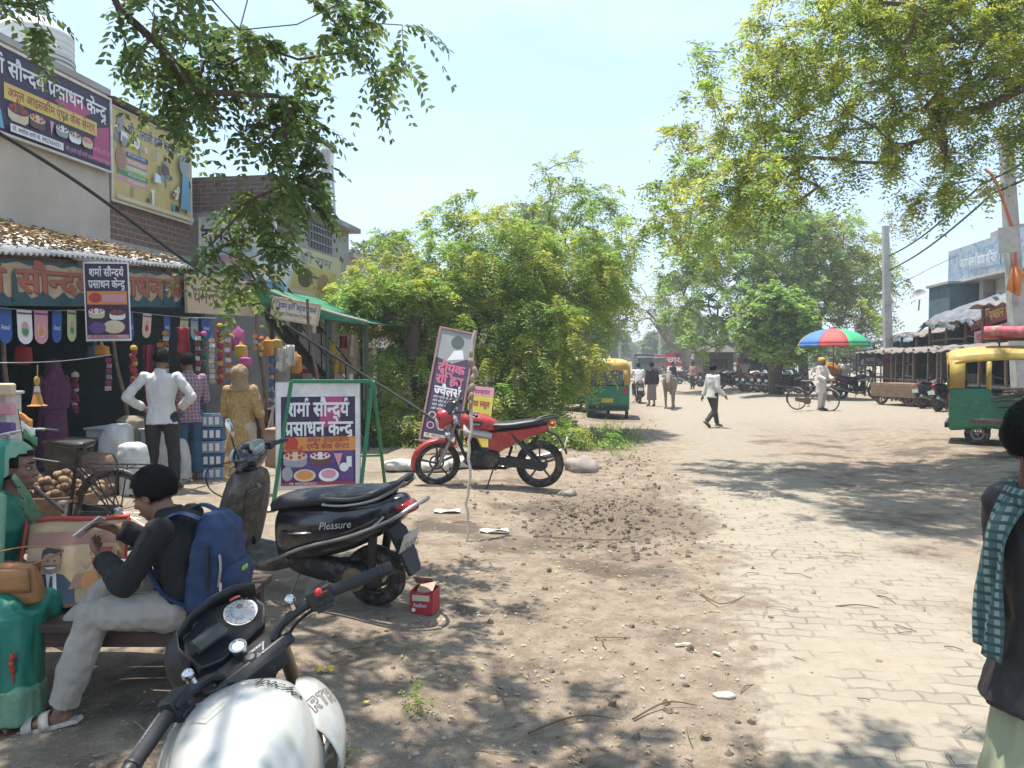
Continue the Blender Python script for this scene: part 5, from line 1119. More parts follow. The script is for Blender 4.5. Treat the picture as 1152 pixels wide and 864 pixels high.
    m = MB(); m.loft([[V((-w, y, z)), V((w, y, z)), V((w, y+.025, z-.01)), V((-w, y+.025, z-.01))] for y, z, w in ((-.72, .64, .09), (-.83, .56, .09), (-.89, .42, .085), (-.93, .31, .075), (-.94, .27, .06))]); m.build('rear_fender', blk, r)
    m = MB(); m.box((0, -.90, .50), (.2, .008, .14), (R(20), 0, 0)); pl_ = m.build('number_plate', pm('plate_white', (.42, .41, .38), .5, dust=.3), r)
    pn = Panel(); pn.text('UP 84', -.075, .012, .042, BLKI, .01, w=.15); pn.text('AE 4127', -.085, -.05, .042, BLKI, .01, w=.17); pn.build('plate_lettering', pl_, face_M((0, -.907, .50), (1, 0, 0), (0, .34, 1)))
    eng = pm('engine_black', (.035, .034, .033), .55, .5, dust=.4)
    m = MB(); m.loft([sring((-.09, y, z), (w, 0, 0), (0, 0, h), 2.6, 14) for y, z, w, h in ((.02, .30, .05, .06), (-.1, .29, .075, .095), (-.35, .26, .075, .09), (-.62, .225, .07, .10), (-.73, .22, .04, .05))]); m.build('engine_case', eng, r, sub=1)
    m = MB(); m.lathe([(0, 0), (.085, 0), (.08, .02), (.03, .03), (0, .03)], (-.165, -.56, .24), (-1, 0, 0), 20); m.build('kick_cover', pm('cover_rusty', (.2, .14, .09), .8, .3, dust=.4), r)
    m = MB(); m.tube([(.1, -.2, .24), (.13, -.4, .25), (.14, -.85, .34)], [.02, .045, .05], 10); m.build('exhaust', STL(), r)
    m = MB(); m.tube([(.11, -.62, .26), (.12, -.68, .56)], .03, 10); m.tube([(-.11, -.66, .26), (-.12, -.70, .56)], .03, 10); m.build('rear_shock', blk, r)
    m = MB(); m.tube([(-.1, -.1, .26), (-.19, -.02, .01)], .011, 6); m.tube([(-.19, -.02, .012), (-.14, -.0, .012)], .011, 6); m.build('side_stand', STL(), r)
    m = MB(); m.tube(spline([(-.17, .35, 1.03), (-.24, .52, .98), (-.2, .56, .82), (-.08, .5, .7)], 5), .005, 5); m.tube(spline([(.17, .35, 1.03), (.22, .54, .96), (.1, .6, .8)], 5), .005, 5); m.build('brake_cable', blk, r)
    return r
scoo = scooter((-1.49, 5.40, .09), R(68), 1, -6); scoo.scale = (1, 1.0, .95)
# white motorcycle in the foreground ------------------------------------------------------------------
def white_bike(loc, rz, lean, steer):
    r = thing('motorcycle', 'white motorcycle in the near foreground with black bars and lettered tank', 'motorcycle', loc, rot=(0, R(lean), rz))
    wp = pm('paint_white', (.43, .43, .40), .25, coat=.6, var=.06, scale=5, dust=.3); blk = pm('bike_black_plastic', (.02, .02, .022), .5, var=.3, dust=.22, scale=14); gl = BLK(); piv, ax = (0, .50, .85), (0, -.42, .91); st = R(steer); fx = lambda m: rot_about(m, piv, ax, st)
    FM = Matrix.Translation(V(piv))@Matrix.Rotation(st, 4, V(ax).normalized())@Matrix.Translation(-V(piv))
    wheel(r, (0, -.63, .295), .3, .055); wheel(r, (0, .70, .292), .292, .045, fx=fx)
    m = MB()
    for s in (-1, 1): m.tube([(s*.095, .70, .292), (s*.095, .58, .56)], .03, 10); m.tube([(s*.095, .58, .56), (s*.095, .445, .95)], .02, 10)
    fx(m).build('fork', pm('fork_tan', (.22, .17, .12), .35, .7, dust=.2), r)
    m = MB(); m.box((0, .455, .93), (.25, .075, .035), (R(-25), 0, 0)); m.box((0, .52, .74), (.25, .07, .035), (R(-25), 0, 0)); m.lathe([(0, 0), (.022, 0), (.02, .02), (0, .022)], (0, .447, .947), (0, -.42, .9), 12); fx(m).build('triple_clamp', blk, r, bev=.008)
    m = MB(); m.loft([[V((-.055, .70+.31*math.cos(a), .292+.31*math.sin(a))), V((0, .70+.335*math.cos(a), .292+.335*math.sin(a))), V((.055, .70+.31*math.cos(a), .292+.31*math.sin(a)))] for a in [R(5+k*14) for k in range(10)]], closed=False, cap=False); fx(m).build('front_fender', wp, r, solid=.006)
    # headlight fairing and instrument pod
    m = MB(); m.loft([sring((0, .80, .86), (.06, 0, 0), (0, .01, .05), 2.4, 16), sring((0, .77, .90), (.13, 0, 0), (0, .02, .10), 2.4, 16), sring((0, .67, .96), (.15, 0, 0), (0, .04, .12), 2.5, 16), sring((0, .58, .99), (.14, 0, 0), (0, .05, .11), 2.5, 16)]); fx(m).build('headlight_fairing', blk, r, sub=1)
    cM = face_M((.025, .565, 1.015), (1, 0, 0), (0, .80, .60))@Matrix.Scale(.82, 4)
    m = MB()
    out = [(-.155, -.055), (-.16, .02), (-.13, .075), (-.06, .105), (.03, .115), (.10, .10), (.145, .06), (.15, 0), (.10, -.06), (.0, -.075), (-.09, -.08)]
    m.loft([[V((x*k, y*k, z)) for x, y in out] for k, z in ((.86, -.07), (1.0, -.03), (1.02, .0), (.97, .006))]); m.v = [tuple(FM@cM@V(p)) for p in m.v]; pod = m.build('instrument_pod', gl, r, bev=.004)
    m = MB(); hood = [(-.165, -.03), (-.165, .03), (-.135, .09), (-.065, .12), (.03, .13), (.108, .115), (.158, .07)]
    m.loft([[V((x*k, y*k, z)) for x, y in hood] for k, z in ((.98, -.06), (1.04, .0), (1.02, .05))], closed=False, cap=False); m.v = [tuple(FM@cM@V(p)) for p in m.v]; m.build('hood', gl, pod, solid=.005)
    pn = Panel(); pn.z = .007
    pn.poly([(x*.93, y*.93) for x, y in out], pm('pod_face', (.02, .02, .022), .8, var=.05, spec=.1))
    DW = pm('dial_white', (.42, .42, .42), .8, var=.03)
    pn.disc(.07, .035, .058, .058, pm('dial_rim', (.015, .015, .015), .3), 32); pn.disc(.07, .035, .052, .052, DW, 32)
    for k in range(12):
        a = R(215-k*24); c, s = math.cos(a), math.sin(a); pn.poly([(.07+c*.040-s*.0015, .035+s*.040+c*.0015), (.07+c*.050-s*.0015, .035+s*.050+c*.0015), (.07+c*.050+s*.0015, .035+s*.050-c*.0015), (.07+c*.040+s*.0015, .035+s*.040-c*.0015)], BLKI)
        if k < 11: pn.text(str(k), .07+.031*c-.005, .035+.031*s-.004, .009, BLKI, .01)
    pn.poly([(.07+.051*math.cos(R(100-6*k)), .035+.051*math.sin(R(100-6*k))) for k in range(9)]+[(.07+.042*math.cos(R(52+6*k)), .035+.042*math.sin(R(52+6*k))) for k in range(9)], RED)
    pn.poly([(.068, .036), (.09, -.004), (.093, -.002), (.073, .038)], RED); pn.disc(.07, .035, .012, .012, BLKI, 16)
    pn.poly([(-.135, -.03), (-.13, .03), (-.005, .045), (-.0, -.03)], pm('lcd_surround', (.012, .012, .012), .8)); pn.rect(-.122, -.022, -.015, .028, pm('lcd_grey', (.05, .06, .05), .7, var=.05));
    pn.build('dials', pod, FM@cM)
    m = MB(); m.lathe([(.0, 0), (.024, 0), (.024, .012), (.017, .014), (.015, .01), (0, .01)], (0, .49, .985), (0, -.5, .85), 20); m.build('key_switch', CHR(), pod); pod.children[-1].matrix_local = FM
    # black triangular shroud between pod and tank
    m = MB(); m.loft([[V((-.13, .53, .965)), V((.13, .53, .965)), V((.12, .55, .92)), V((-.12, .55, .92))], [V((-.10, .45, .955)), V((.10, .45, .955)), V((.10, .46, .91)), V((-.10, .46, .91))], [V((-.07, .37, .95)), V((.07, .37, .95)), V((.07, .38, .9)), V((-.07, .38, .9))]]); sh = fx(m).build('steering_shroud', blk, r, bev=.006)
    pn = Panel(); pn.poly([(-.035, .02), (.035, .02), (.0, -.035)], GRY); pn.poly([(-.027, .015), (.027, .015), (0, -.026)], BLKI); pn.text('RACING', -.02, .004, .008, W_, .01, w=.04); pn.build('emblem', sh, FM@face_M((.03, .455, .9595), (1, -.0, 0), (0, 1, .12)))
    # bars
    for s in (-1, 1):
        m = MB(); m.tube(spline([(s*.085, .455, .955), (s*.12, .44, .985), (s*.21, .385, 1.005), (s*.25, .36, 1.005)], 4), .014, 9); m.tube([(s*.25, .36, 1.005), (s*.40, .27, .985)], .012, 9); b_ = fx(m).build('handlebar', blk, r)
        m = MB(); a0, a1 = V((s*.255, .357, 1.004)), V((s*.375, .285, .989)); m.tube([a0+(a1-a0)*k/24 for k in range(25)], [.0185 if k % 2 else .0172 for k in range(25)], 12); fx(m).build('grip', pm('grip_rubber', (.024, .024, .026), .75, dust=.2), b_)
        m = MB(); m.lathe([(.0185, 0), (.021, .003), (.021, .012), (.018, .014), (.019, .018), (.019, .034), (.014, .04), (0, .04)], a1, a1-a0, 14); fx(m).build('bar_end', gl, b_)
        m = MB(); c = V((s*.225, .375, 1.006)); q_ = (a1-a0).normalized(); az = math.atan2(q_.y, q_.x); m.box(c, (.07, .045, .055), (0, 0, az)); m.box(c+V((0, -.026, .008)), (.03, .012, .016), (0, 0, az)); m.box(c+V((s*-.005, -.012, -.028)), (.05, .03, .018), (0, 0, az)); m.tube([c+V((s*-.02, -.026, -.008)), c+V((s*-.02, -.034, -.008))], .008, 8); sw_ = fx(m).build('switch_cluster', blk, b_, bev=.006)
        m = MB(); m.tube(spline([(s*.2, .43, 1.0), (s*.25, .425, .995), (s*.34, .375, .98), (s*.40, .325, .975)], 4), [.009]*4+[.007]*9, 8, flat=.7); m.ell((s*.402, .323, .975), .0105); fx(m).build('lever', pm('lever_alloy', (.55, .55, .54), .3, .7) if s > 0 else STL(), b_)
        m = MB(); m.ell((s*.16, .42, 1.035), .017); m.tube([(s*.16, .42, 1.0), (s*.16, .42, 1.03)], .012, 8); fx(m).build('mirror_mount', CHR(), b_)
        if s > 0: m = MB(); m.box((s*.215, .352, 1.026), (.02, .014, .014), (R(-30), 0, az)); m.ell((s*.215, .35, 1.028), (.012, .009, .012)); fx(m).build('kill_switch', pm('switch_red', (.5, .03, .03), .5), sw_)
    m = MB()
    for s in (-1, 1): m.tube(spline([(s*.19, .40, .99), (s*.2, .5, .97), (s*.1, .56, .90), (s*.04, .5, .8)], 5), .006, 6); m.tube(spline([(s*.21, .39, .98), (s*.16, .5, .93), (s*.06, .52, .84)], 5), .005, 6)
    fx(m).build('cable', gl, r)
    # tank
    def tring(y, zt, zb, w, spine, sh_):
        return [V((a*w, y, zb+(zt-zb)*b)) for a, b in ((-.20, 1), (0, 1+spine), (.20, 1), (.52, .975), (.80, .86), (.97, .60), (1.0, .32), (.86, .10), (.5, 0), (-.5, 0), (-.86, .10), (-1.0, .32), (-.97, .60), (-.80, .86), (-.52, .975))]
    m = MB(); m.loft([tring(*q) for q in ((.37, .875, .78, .06, .0, 0), (.355, .93, .74, .115, .02, 0), (.29, .962, .70, .165, .03, 0), (.18, .972, .68, .185, .03, 0), (.06, .955, .68, .175, .03, 0), (-.06, .915, .68, .14, .03, 0), (-.16, .865, .68, .10, .03, 0), (-.2, .84, .70, .08, 0, 0))]); tk = m.build('fuel_tank', wp, r, sub=2)
    m = MB(); m.lathe([(0, 0), (.052, 0), (.052, .006), (.044, .012), (.02, .014), (0, .014)], (0, -.115, .884), (0, -.42, 1), 28); m.build('fuel_cap', blk, tk)
    def on_tank(x, y):   # height of the tank's skin, for the decals
        return .0
    deps = bpy.context.evaluated_depsgraph_get(); ev = tk.evaluated_get(deps)
    from mathutils.bvhtree import BVHTree
    bv = BVHTree.FromObject(tk, deps)
    def drape(pn_mb, lift=.0018):
        o_ = []
        for v in pn_mb.v:
            h = bv.ray_cast(V((v[0], v[1], 2)), V((0, 0, -1)))
            o_.append((h[0]+V((0, 0, lift*2.5))) if h[0] is not None else V((v[0], v[1], .9)))
        pn_mb.v = [tuple(p) for p in o_]
    ch = MB()
    for k in range(3):
        y = .265-k*.07; x0 = -.06
        for a, b2 in (((x0-.04, y+.012), (x0, y-.026)), ((x0, y-.026), (x0+.04, y+.012))):
            for t in range(6):
                p0_ = V((a[0]+(b2[0]-a[0])*t/6, a[1]+(b2[1]-a[1])*t/6, 0)); p1_ = V((a[0]+(b2[0]-a[0])*(t+1)/6, a[1]+(b2[1]-a[1])*(t+1)/6, 0)); ch.add([p0_, p1_, p1_+V((0, .0045, 0)), p0_+V((0, .0045, 0))], [(0, 1, 2, 3)])
    drape(ch, .0045); ch.build('chevron_marks', pm('decal_grey', (.2, .2, .2), .4, var=.1), tk)
    vs, fs, W0 = layout('Apache', .008)
    tx = MB(); M2 = Matrix.Rotation(R(-28), 2); kx = .13/W0
    for p_ in vs:
        q_ = M2@V((p_[0]*kx+.25*p_[1]*.042, p_[1]*.058)); tx.v.append((.02+q_.x, .235+q_.y, 0))
    tx.f = fs; tx.m = [0]*len(fs); drape(tx, .0022); tx.build('tank_script', BLKI, tk, ang=180)
    # shrouds with outline letters
    for s in (-1, 1):
        m = MB(); m.loft([[V((s*.12, y, zt)), V((s*.175, y, zt-.015)), V((s*w, y, zt-.085)), V((s*(w+.006), y, zt-.14)), V((s*(w-.03), y, zt-.22)), V((s*.12, y, zt-.27))] for y, zt, w in ((.45, .84, .16), (.40, .895, .20), (.32, .92, .222), (.22, .91, .225), (.14, .875, .205))], closed=False, cap=False); shr = m.build('tank_shroud', wp, r, solid=.01, sub=2)
        bvs = BVHTree.FromObject(shr, bpy.context.evaluated_depsgraph_get()); lm = MB()
        def outl(pts):
            for a, b2 in zip(pts, pts[1:]+pts[:1]):
                a, b2 = V(a), V(b2); n_ = (b2-a).normalized(); q_ = V((-n_.y, n_.x))*.0019
                for t in range(3): c0, c1 = a+(b2-a)*t/3, a+(b2-a)*(t+1)/3; lm.add([(*(c0-q_), 0), (*(c1-q_), 0), (*(c1+q_), 0), (*(c0+q_), 0)], [(0, 1, 2, 3)])
        for k, L in enumerate(('R', 'T', 'R')):
            x = k*.062
            if L == 'R': outl([(x, 0), (x, .062), (x+.048, .062), (x+.05, .03), (x+.03, .028), (x+.052, 0), (x+.038, 0), (x+.015, .026), (x+.015, 0)]); outl([(x+.015, .04), (x+.015, .05), (x+.036, .05), (x+.036, .04)])
            else: outl([(x, .062), (x+.052, .062), (x+.052, .049), (x+.032, .049), (x+.030, 0), (x+.018, 0), (x+.018, .049), (x, .049)])
        e1, e2 = V((s*.52, .85, 0)), V((-s*.72, .62, 0))
        if s < 0: e1 = V((.52, -.85, 0)); e2 = V((.72, .62, 0))
        dr = V((-s*.55, .1, -.83)).normalized(); oo = V((s*.158, .185, 0)) if s > 0 else V((-.26, .37, 0))
        for i, v_ in enumerate(lm.v):
            q_ = oo+e1*v_[0]*.70+e2*v_[1]*.78; h = bvs.ray_cast(V((q_.x, q_.y, .86))-dr*.5, dr); lm.v[i] = tuple(h[0]-dr*.0025) if h[0] is not None else (q_.x, q_.y, .8)
        lm.build('outline_letters', pm('ink_outline_brown', (.16, .10, .08), .5), shr, ang=180)
    # the rest of the machine
    m = MB(); m.loft([sring((0, y, z), (w, 0, 0), (0, 0, h), 2.8, 14) for y, z, w, h in ((-.12, .80, .07, .03), (-.18, .80, .11, .045), (-.35, .80, .13, .045), (-.5, .85, .12, .05), (-.75, .90, .08, .035), (-.8, .9, .04, .02))]); m.build('seat', pm('seat_vinyl', (.02, .02, .021), .42), r, sub=1)
    m = MB(); m.loft([sring((0, y, z), (w, 0, 0), (0, 0, h), 2.4, 12) for y, z, w, h in ((-.1, .68, .1, .08), (-.4, .74, .12, .07), (-.8, .85, .08, .05), (-.98, .9, .03, .02))]); m.build('tail_panel', wp, r, sub=1)
    m = MB(); m.box((0, .08, .40), (.24, .36, .26)); m.lathe([(0, -.16), (.11, -.16), (.11, .16), (0, .16)], (0, -.04, .37), (1, 0, 0), 18)
    for k in range(9): m.box((0, .2+k*.008, .46+k*.024), (.2, .18, .012), (R(-15), 0, 0))
    m.build('engine', pm('engine_black', (.035, .034, .033), .55, .5, dust=.4), r, bev=.005)
    m = MB(); m.tube([(0, .46, .82), (0, .4, .5), (0, .2, .22), (0, -.2, .24), (0, -.25, .6), (0, -.7, .75)], .025, 6); m.tube([(0, .44, .72), (0, -.1, .64), (0, -.25, .6)], .03, 6)
    for s in (-1, 1): m.tube([(s*.1, -.2, .36), (s*.1, -.63, .295)], .022, 6)
    m.build('chassis', gl, r); m = MB(); m.tube([(.06, .3, .4), (.1, .2, .2), (.14, -.3, .24), (.17, -.85, .42)], [.02, .02, .045, .05], 9); m.build('exhaust', STL(), r)
    m = MB(); m.tube([(-.09, -.06, .25), (-.22, .0, .02)], .011, 6); m.build('side_stand', gl, r)
    return r
wb = white_bike((-.44, 1.62, .05), R(13), -10, 36); wb.scale = (.965, .965, .965)
# auto rickshaws --------------------------------------------------------------------------------------
def rickshaw(label, loc, rz, sc=1.0, group='green and yellow auto rickshaws'):
    r = thing('auto_rickshaw', label, 'auto rickshaw', loc, rz, group, sc=sc); gr = pm('rickshaw_green', (.018, .19, .105), .45, coat=.2, var=.15, dust=.38); ye = pm('rickshaw_yellow', (.45, .31, .06), .6, var=.15, dust=.5); blk = BLK(); dk = pm('rickshaw_interior', (.025, .022, .02), .8)
    W = .64
    for c in ((-.56, -.78, .2), (.56, -.78, .2), (0, 1.08, .2)): wheel(r, c, .205, .05, 4, pm('rim_grey', (.2, .2, .2), .5, .5, dust=.4), lo=False, sides=24)
    def prf(y, w, z0, z1): return [V((-w*.92, y, z0)), V((-w, y, z0+.06)), V((-w, y, z1)), V((-w+.03, y, z1)), V((-w+.03, y, z0+.08)), V((w-.03, y, z0+.08)), V((w-.03, y, z1)), V((w, y, z1)), V((w, y, z0+.06)), V((w*.92, y, z0))]
    m = MB(); m.loft([prf(-1.22, W-.03, .26, .98), prf(-1.18, W, .24, 1.0), prf(-.62, W, .3, 1.0), prf(-.55, W, .3, .88), prf(-.1, W, .24, .86), prf(.05, W, .22, .46), prf(.42, W*.98, .22, .46), prf(.5, W*.96, .22, .72), prf(.75, W*.85, .24, .9)]); m.box((0, -1.2, .62), (2*W-.06, .05, .7)); m.build('lower_body', gr, r, bev=.01)
    m = MB(); m.loft([[V((w*a, y, z0+(z1-z0)*b)) for a, b in ((-.6, 0), (-1, .3), (-.9, .8), (-.4, 1), (.4, 1), (.9, .8), (1, .3), (.6, 0))] for y, w, z0, z1 in ((.72, .56, .3, .92), (.95, .44, .34, .9), (1.2, .3, .4, .82), (1.36, .16, .5, .7))]); nose = m.build('nose', gr, r, sub=1); m = MB(); m.ell((0, 1.37, .68), (.1, .05, .1)); m.build('headlight', pm('lamp_glass', (.55, .57, .58), .08, var=.02), nose)
    m = MB(); m.loft([[V((0, 1.08+.26*math.cos(a), .2+.26*math.sin(a)))+V((s*.075, 0, 0)) for s in (-1, 1)] for a in [R(20+k*20) for k in range(8)]], closed=False, cap=False); m.build('front_mudguard', ye, r, solid=.01)
    # canopy
    m = MB(); C_ = []
    for y, w, zr, zd in ((-1.27, W+.0, 1.62, 1.36), (-1.22, W+.03, 1.70, 1.42), (-.6, W+.04, 1.76, 1.5), (.2, W+.03, 1.75, 1.5), (.72, W-.02, 1.70, 1.48), (.80, W-.05, 1.64, 1.46)):
        C_.append([V((w*a, y, zd+(zr-zd)*b)) for a, b in ((-1, 0), (-.97, .5), (-.8, .85), (-.4, .99), (0, 1.03), (.4, .99), (.8, .85), (.97, .5), (1, 0))])
    m.loft(C_, closed=False, cap=False); m.build('canopy', ye, r, solid=.02, sub=1)
    m = MB()
    for s in (-1, 1):
        m.loft([[V((s*(W+.01), y, 1.0)), V((s*(W+.02), y, 1.5))] for y in (-1.22, -.98)], closed=False, cap=False); m.loft([[V((s*W, y, 1.0)), V((s*(W+.02), y, 1.5))] for y in (-.66, -.58)], closed=False, cap=False)
    m.add([(-W, -1.24, .98), (-W+.17, -1.24, .98), (-W+.17, -1.26, 1.6), (-W, -1.26, 1.5)], [(0, 1, 2, 3)]); m.add([(W, -1.24, .98), (W-.17, -1.24, .98), (W-.17, -1.26, 1.6), (W, -1.26, 1.5)], [(0, 1, 2, 3)]); m.add([(-W, -1.26, 1.42), (W, -1.26, 1.42), (W*.9, -1.27, 1.64), (-W*.9, -1.27, 1.64)], [(0, 1, 2, 3)])
    m.build('rear_quarter', ye, r, solid=.015)
    m = MB(); m.box((0, -1.252, 1.2), (.9, .008, .42)); m.build('rear_window', pm('rear_window_film', (.09, .10, .10), .15), r)
    m = MB()
    for s in (-1, 1): m.beam((s*(W-.04), .74, .88), (s*(W-.06), .66, 1.64), .05, .05); m.beam((s*W, .02, .8), (s*W, -.02, 1.5), .035, .035); m.beam((s*W, -.6, .98), (s*(W), -.6, 1.5), .04, .04)
    m.beam((-W, .74, .9), (W, .74, .9), .05, .05); m.beam((-W+.05, .67, 1.6), (W-.05, .67, 1.6), .05, .06); m.build('pillar', ye, r)
    m = MB(); m.add([(-W+.06, .735, .92), (W-.06, .735, .92), (W-.08, .67, 1.58), (-W+.08, .67, 1.58)], [(0, 1, 2, 3)]); ws = m.build('windscreen', pm('screen_glass', (.12, .14, .15), .05, var=0, alpha=.45), r, solid=.006)
    pn = Panel(); pn.rect(-.5, .02, .5, .16, GRN); pn.rect(-.5, .5, .5, .62, RED); pn.build('screen_stickers', ws, face_M((0, .745, .93), (-1, 0, 0), (0, -.1, 1)))
    m = MB(); m.box((0, -.78, .58), (1.16, .5, .16)); m.box((0, -1.06, .88), (1.16, .14, .5), (R(-8), 0, 0)); m.build('rear_seat', dk, r, bev=.03); m = MB(); m.box((0, .3, .58), (.8, .32, .14)); m.box((0, .05, .82), (1.0, .06, .35)); m.build('driver_seat', dk, r, bev=.03)
    m = MB(); m.tube([(-.34, .55, 1.0), (-.1, .68, .98), (.1, .68, .98), (.34, .55, 1.0)], .018, 7); m.tube([(0, .68, .98), (0, .9, .6)], .025, 7); m.build('handlebar', blk, r)
    m = MB(); m.box((0, -1.26, .34), (1.22, .06, .1)); m.build('rear_bumper', blk, r, bev=.01)
    for s in (-1, 1): m = MB(); m.box((s*.5, -1.24, .82), (.1, .03, .14)); m.build('tail_light', pm('lamp_red', (.5, .02, .02), .2, var=.02), r)
    m = MB(); m.box((0, -1.245, .55), (.34, .012, .13)); m.build('number_plate', pm('plate_yellow', (.5, .38, .06), .5, dust=.3), r)
    for z, d in ((.76, .012), (.44, .012)):
        m = MB(); m.box((0, -1.232, z), (1.1, d, .03)); m.build('ridge', gr, r)
    return r
g = gp(1102, 500); rz = R(-122); off = Matrix.Rotation(rz, 3, 'Z')@V((.56, -.78, 0)); ra = rickshaw('green and yellow auto rickshaw with rolled bedding on its roof at right edge', g-off, rz, 1.05)
c = gp(683, 472); rz = R(-8); off = Matrix.Rotation(rz, 3, 'Z')@V((0, -1.24, 0)); rb2 = rickshaw('green and yellow auto rickshaw seen from behind beside the fallen green tree', c-off, rz, 1.0)
# things on the right rickshaw's roof
Rm = Matrix.Translation(ra.location)@Matrix.Rotation(R(-122), 4, 'Z')
def on_roof(name, lab, cat, mb, mat, **k): o_ = mb.build(name, mat, **k); o_.matrix_world = Rm; return tag(o_, lab, cat)
m = MB()
for y in (-.5, .5): m.tube([(-.55, y, 1.84), (-.52, y, 1.96), (.52, y, 1.96), (.55, y, 1.84)], .015, 6)
for x in (-.5, 0, .5): m.tube([(x, -.75, 1.96), (x, .75, 1.96)], .012, 6)
on_roof('roof_rack', 'thin black iron rack on the right rickshaw roof', 'rack', m, BLK())
m = MB(); m.loft([sring((.25+.02*k, -.75+.11*k, 2.09+.012*math.sin(k)), (.23, 0, 0), (0, 0, .12), 2.6, 14) for k in range(10)]); on_roof('rolled_mattress', 'rolled red and cream mattress lying on the rickshaw roof rack', 'mattress', m, blotch_mat('mattress_cloth', ((.5, .36, .14), (.38, .06, .1), (.5, .12, .14), (.55, .45, .3)), 3))
m = MB(); q = MB(); q.ell((-.1, .52, 2.1), (.42, .4, .16), None, 20, 12); q.v = [tuple(V(v)*(1)+V((0, 0, .04*noise.noise(V(v)*5)))) for v in q.v]; on_roof('cloth_bundle', 'white cloth bundle behind the rolled mattress on the rickshaw roof', 'bundle', q, pm('bundle_white', (.6, .55, .52), .85, var=.15))
# bicycles --------------------------------------------------------------------------------------------
def bicycle(label, loc, rz, col, group=None, wire=True, sc=1.0, lean=0):
    r = thing('bicycle', label, 'bicycle', loc, group=group, rot=(0, R(lean), rz), sc=sc); fm = pm('cycle_'+col, {'black': (.02, .018, .018), 'rust': (.14, .09, .06)}[col], .45, .2, dust=.25); ch = STL()
    for y in (-.54, .56): wheel(r, (0, y, .345), .345, .019, wire=True, rimm=ch)
    m = MB()
    for a, b2, rr in (((0, -.12, .30), (0, -.22, .80), .016), ((0, .42, .82), (0, -.2, .74), .015), ((0, .41, .74), (0, -.12, .30), .017), ((0, .45, .68), (0, .39, .92), .018)): m.tube([a, b2], rr, 8)
    for s in (-1, 1): m.tube([(s*.05, -.54, .345), (s*.03, -.12, .30)], .009, 6); m.tube([(s*.05, -.54, .345), (s*.02, -.2, .74)], .008, 6); m.tube([(s*.05, .56, .345), (s*.045, .50, .55), (s*.02, .45, .70)], .011, 6)
    m.build('frame', fm, r)
    m = MB(); m.tube([(0, .39, .92), (0, .38, 1.0)], .013, 7); m.tube(spline([(-.28, .16, .98), (-.27, .3, 1.0), (-.1, .4, 1.0), (.1, .4, 1.0), (.27, .3, 1.0), (.28, .16, .98)], 4), .011, 7); m.build('handlebar', ch, r)
    for s in (-1, 1): m = MB(); m.tube([(s*.28, .25, .99), (s*.28, .13, .98)], .017, 7); m.build('grip', BLK(), r)
    m = MB(); m.loft([sring((0, y, z), (w, 0, 0), (0, 0, h), 2.6, 14) for y, z, w, h in ((-.02, .925, .02, .02), (-.08, .925, .035, .028), (-.18, .92, .08, .035), (-.28, .92, .11, .04), (-.34, .925, .10, .035), (-.36, .93, .05, .015))]); m.tube([(0, -.22, .78), (0, -.23, .9)], .013, 7)
    for s in (-1, 1): m.lathe([(.02, 0), (.028, .01), (.02, .02), (.028, .03), (.02, .04)], (s*.06, -.3, .85), n=10)
    m.build('saddle', pm('saddle_leather', (.03, .025, .023), .4, dust=.2), r, sub=1)
    for y, a0, a1 in ((-.54, 20, 200), (.56, 0, 150)):
        m = MB(); m.loft([[V((x, y+(.37+b)*math.cos(a)*1, .345+(.37+b)*math.sin(a))) for x, b in ((-.032, -.012), (0, .006), (.032, -.012))] for a in [R(a0+(a1-a0)*k/18) for k in range(19)]], closed=False, cap=False); m.build('mudguard', fm, r, solid=.003)
    m = MB()
    for s in (-1, 1): m.tube([(s*.07, -.28, .74), (s*.07, -.86, .74), (s*.0, -.9, .74)], .007, 6); m.tube([(s*.06, -.54, .345), (s*.07, -.62, .74)], .006, 5); m.tube([(s*.06, -.54, .345), (s*.07, -.40, .74)], .006, 5)
    for k in range(6): m.tube([(-.07, -.32-k*.1, .742), (.07, -.32-k*.1, .742)], .005, 5)
    m.build('carrier', pm('carrier_black', (.02, .02, .02), .5, dust=.3), r)
    m = MB(); m.lathe([(.085, -.006), (.1, -.006), (.1, .006), (.085, .006)], (.05, -.12, .30), (1, 0, 0), 24); m.tube([(.06, -.12, .30), (.09, -.06, .14)], .01, 6); m.tube([(-.06, -.12, .30), (-.09, -.18, .46)], .01, 6); m.box((.13, -.06, .14), (.09, .07, .02)); m.box((-.13, -.18, .46), (.09, .07, .02)); m.build('crank', ch, r)
    m = MB(); m.loft([[V((.06, y, z-h)), V((.06, y, z+h)), V((.045, y, z+h)), V((.045, y, z-h))] for y, z, h in ((-.02, .30, .06), (-.12, .30, .11), (-.3, .32, .07), (-.56, .345, .05))]); m.build('chain_guard', fm, r)
    m = MB(); m.tube([(-.05, -.5, .34), (-.12, -.5, .0)], .008, 6); m.build('stand', ch, r)
    return r
bi = at(131, 573, 6.46); bicycle('old black bicycle with a rear carrier standing behind the seated boy', (bi.x-.52, 6.5, gz(bi.x-.52, 6.5)), R(85), 'black', lean=-4)
m = MB(); hb = at(29, 500, 6.45)
fl_ = tag(thing('small_flag', 'little paper tricolour flag of orange white and green on a stick', 'flag', hb)); m.tube([(0, 0, -.12), (-.06, 0, .3)], .004, 5); m.build('stick', WOOD(), fl_)
for k, (nm, c) in enumerate((('orange_band', ORG), ('white_band', W_), ('green_band', GRN))):
    m = MB(); m.grid(lambda a, b2: V((-.055+a*.12+k*.018+.0*b2, .012*math.sin(a*6), .28-k*.075-b2*.075-a*.07)), 8, 2); m.build(nm, c, fl_, solid=.002)
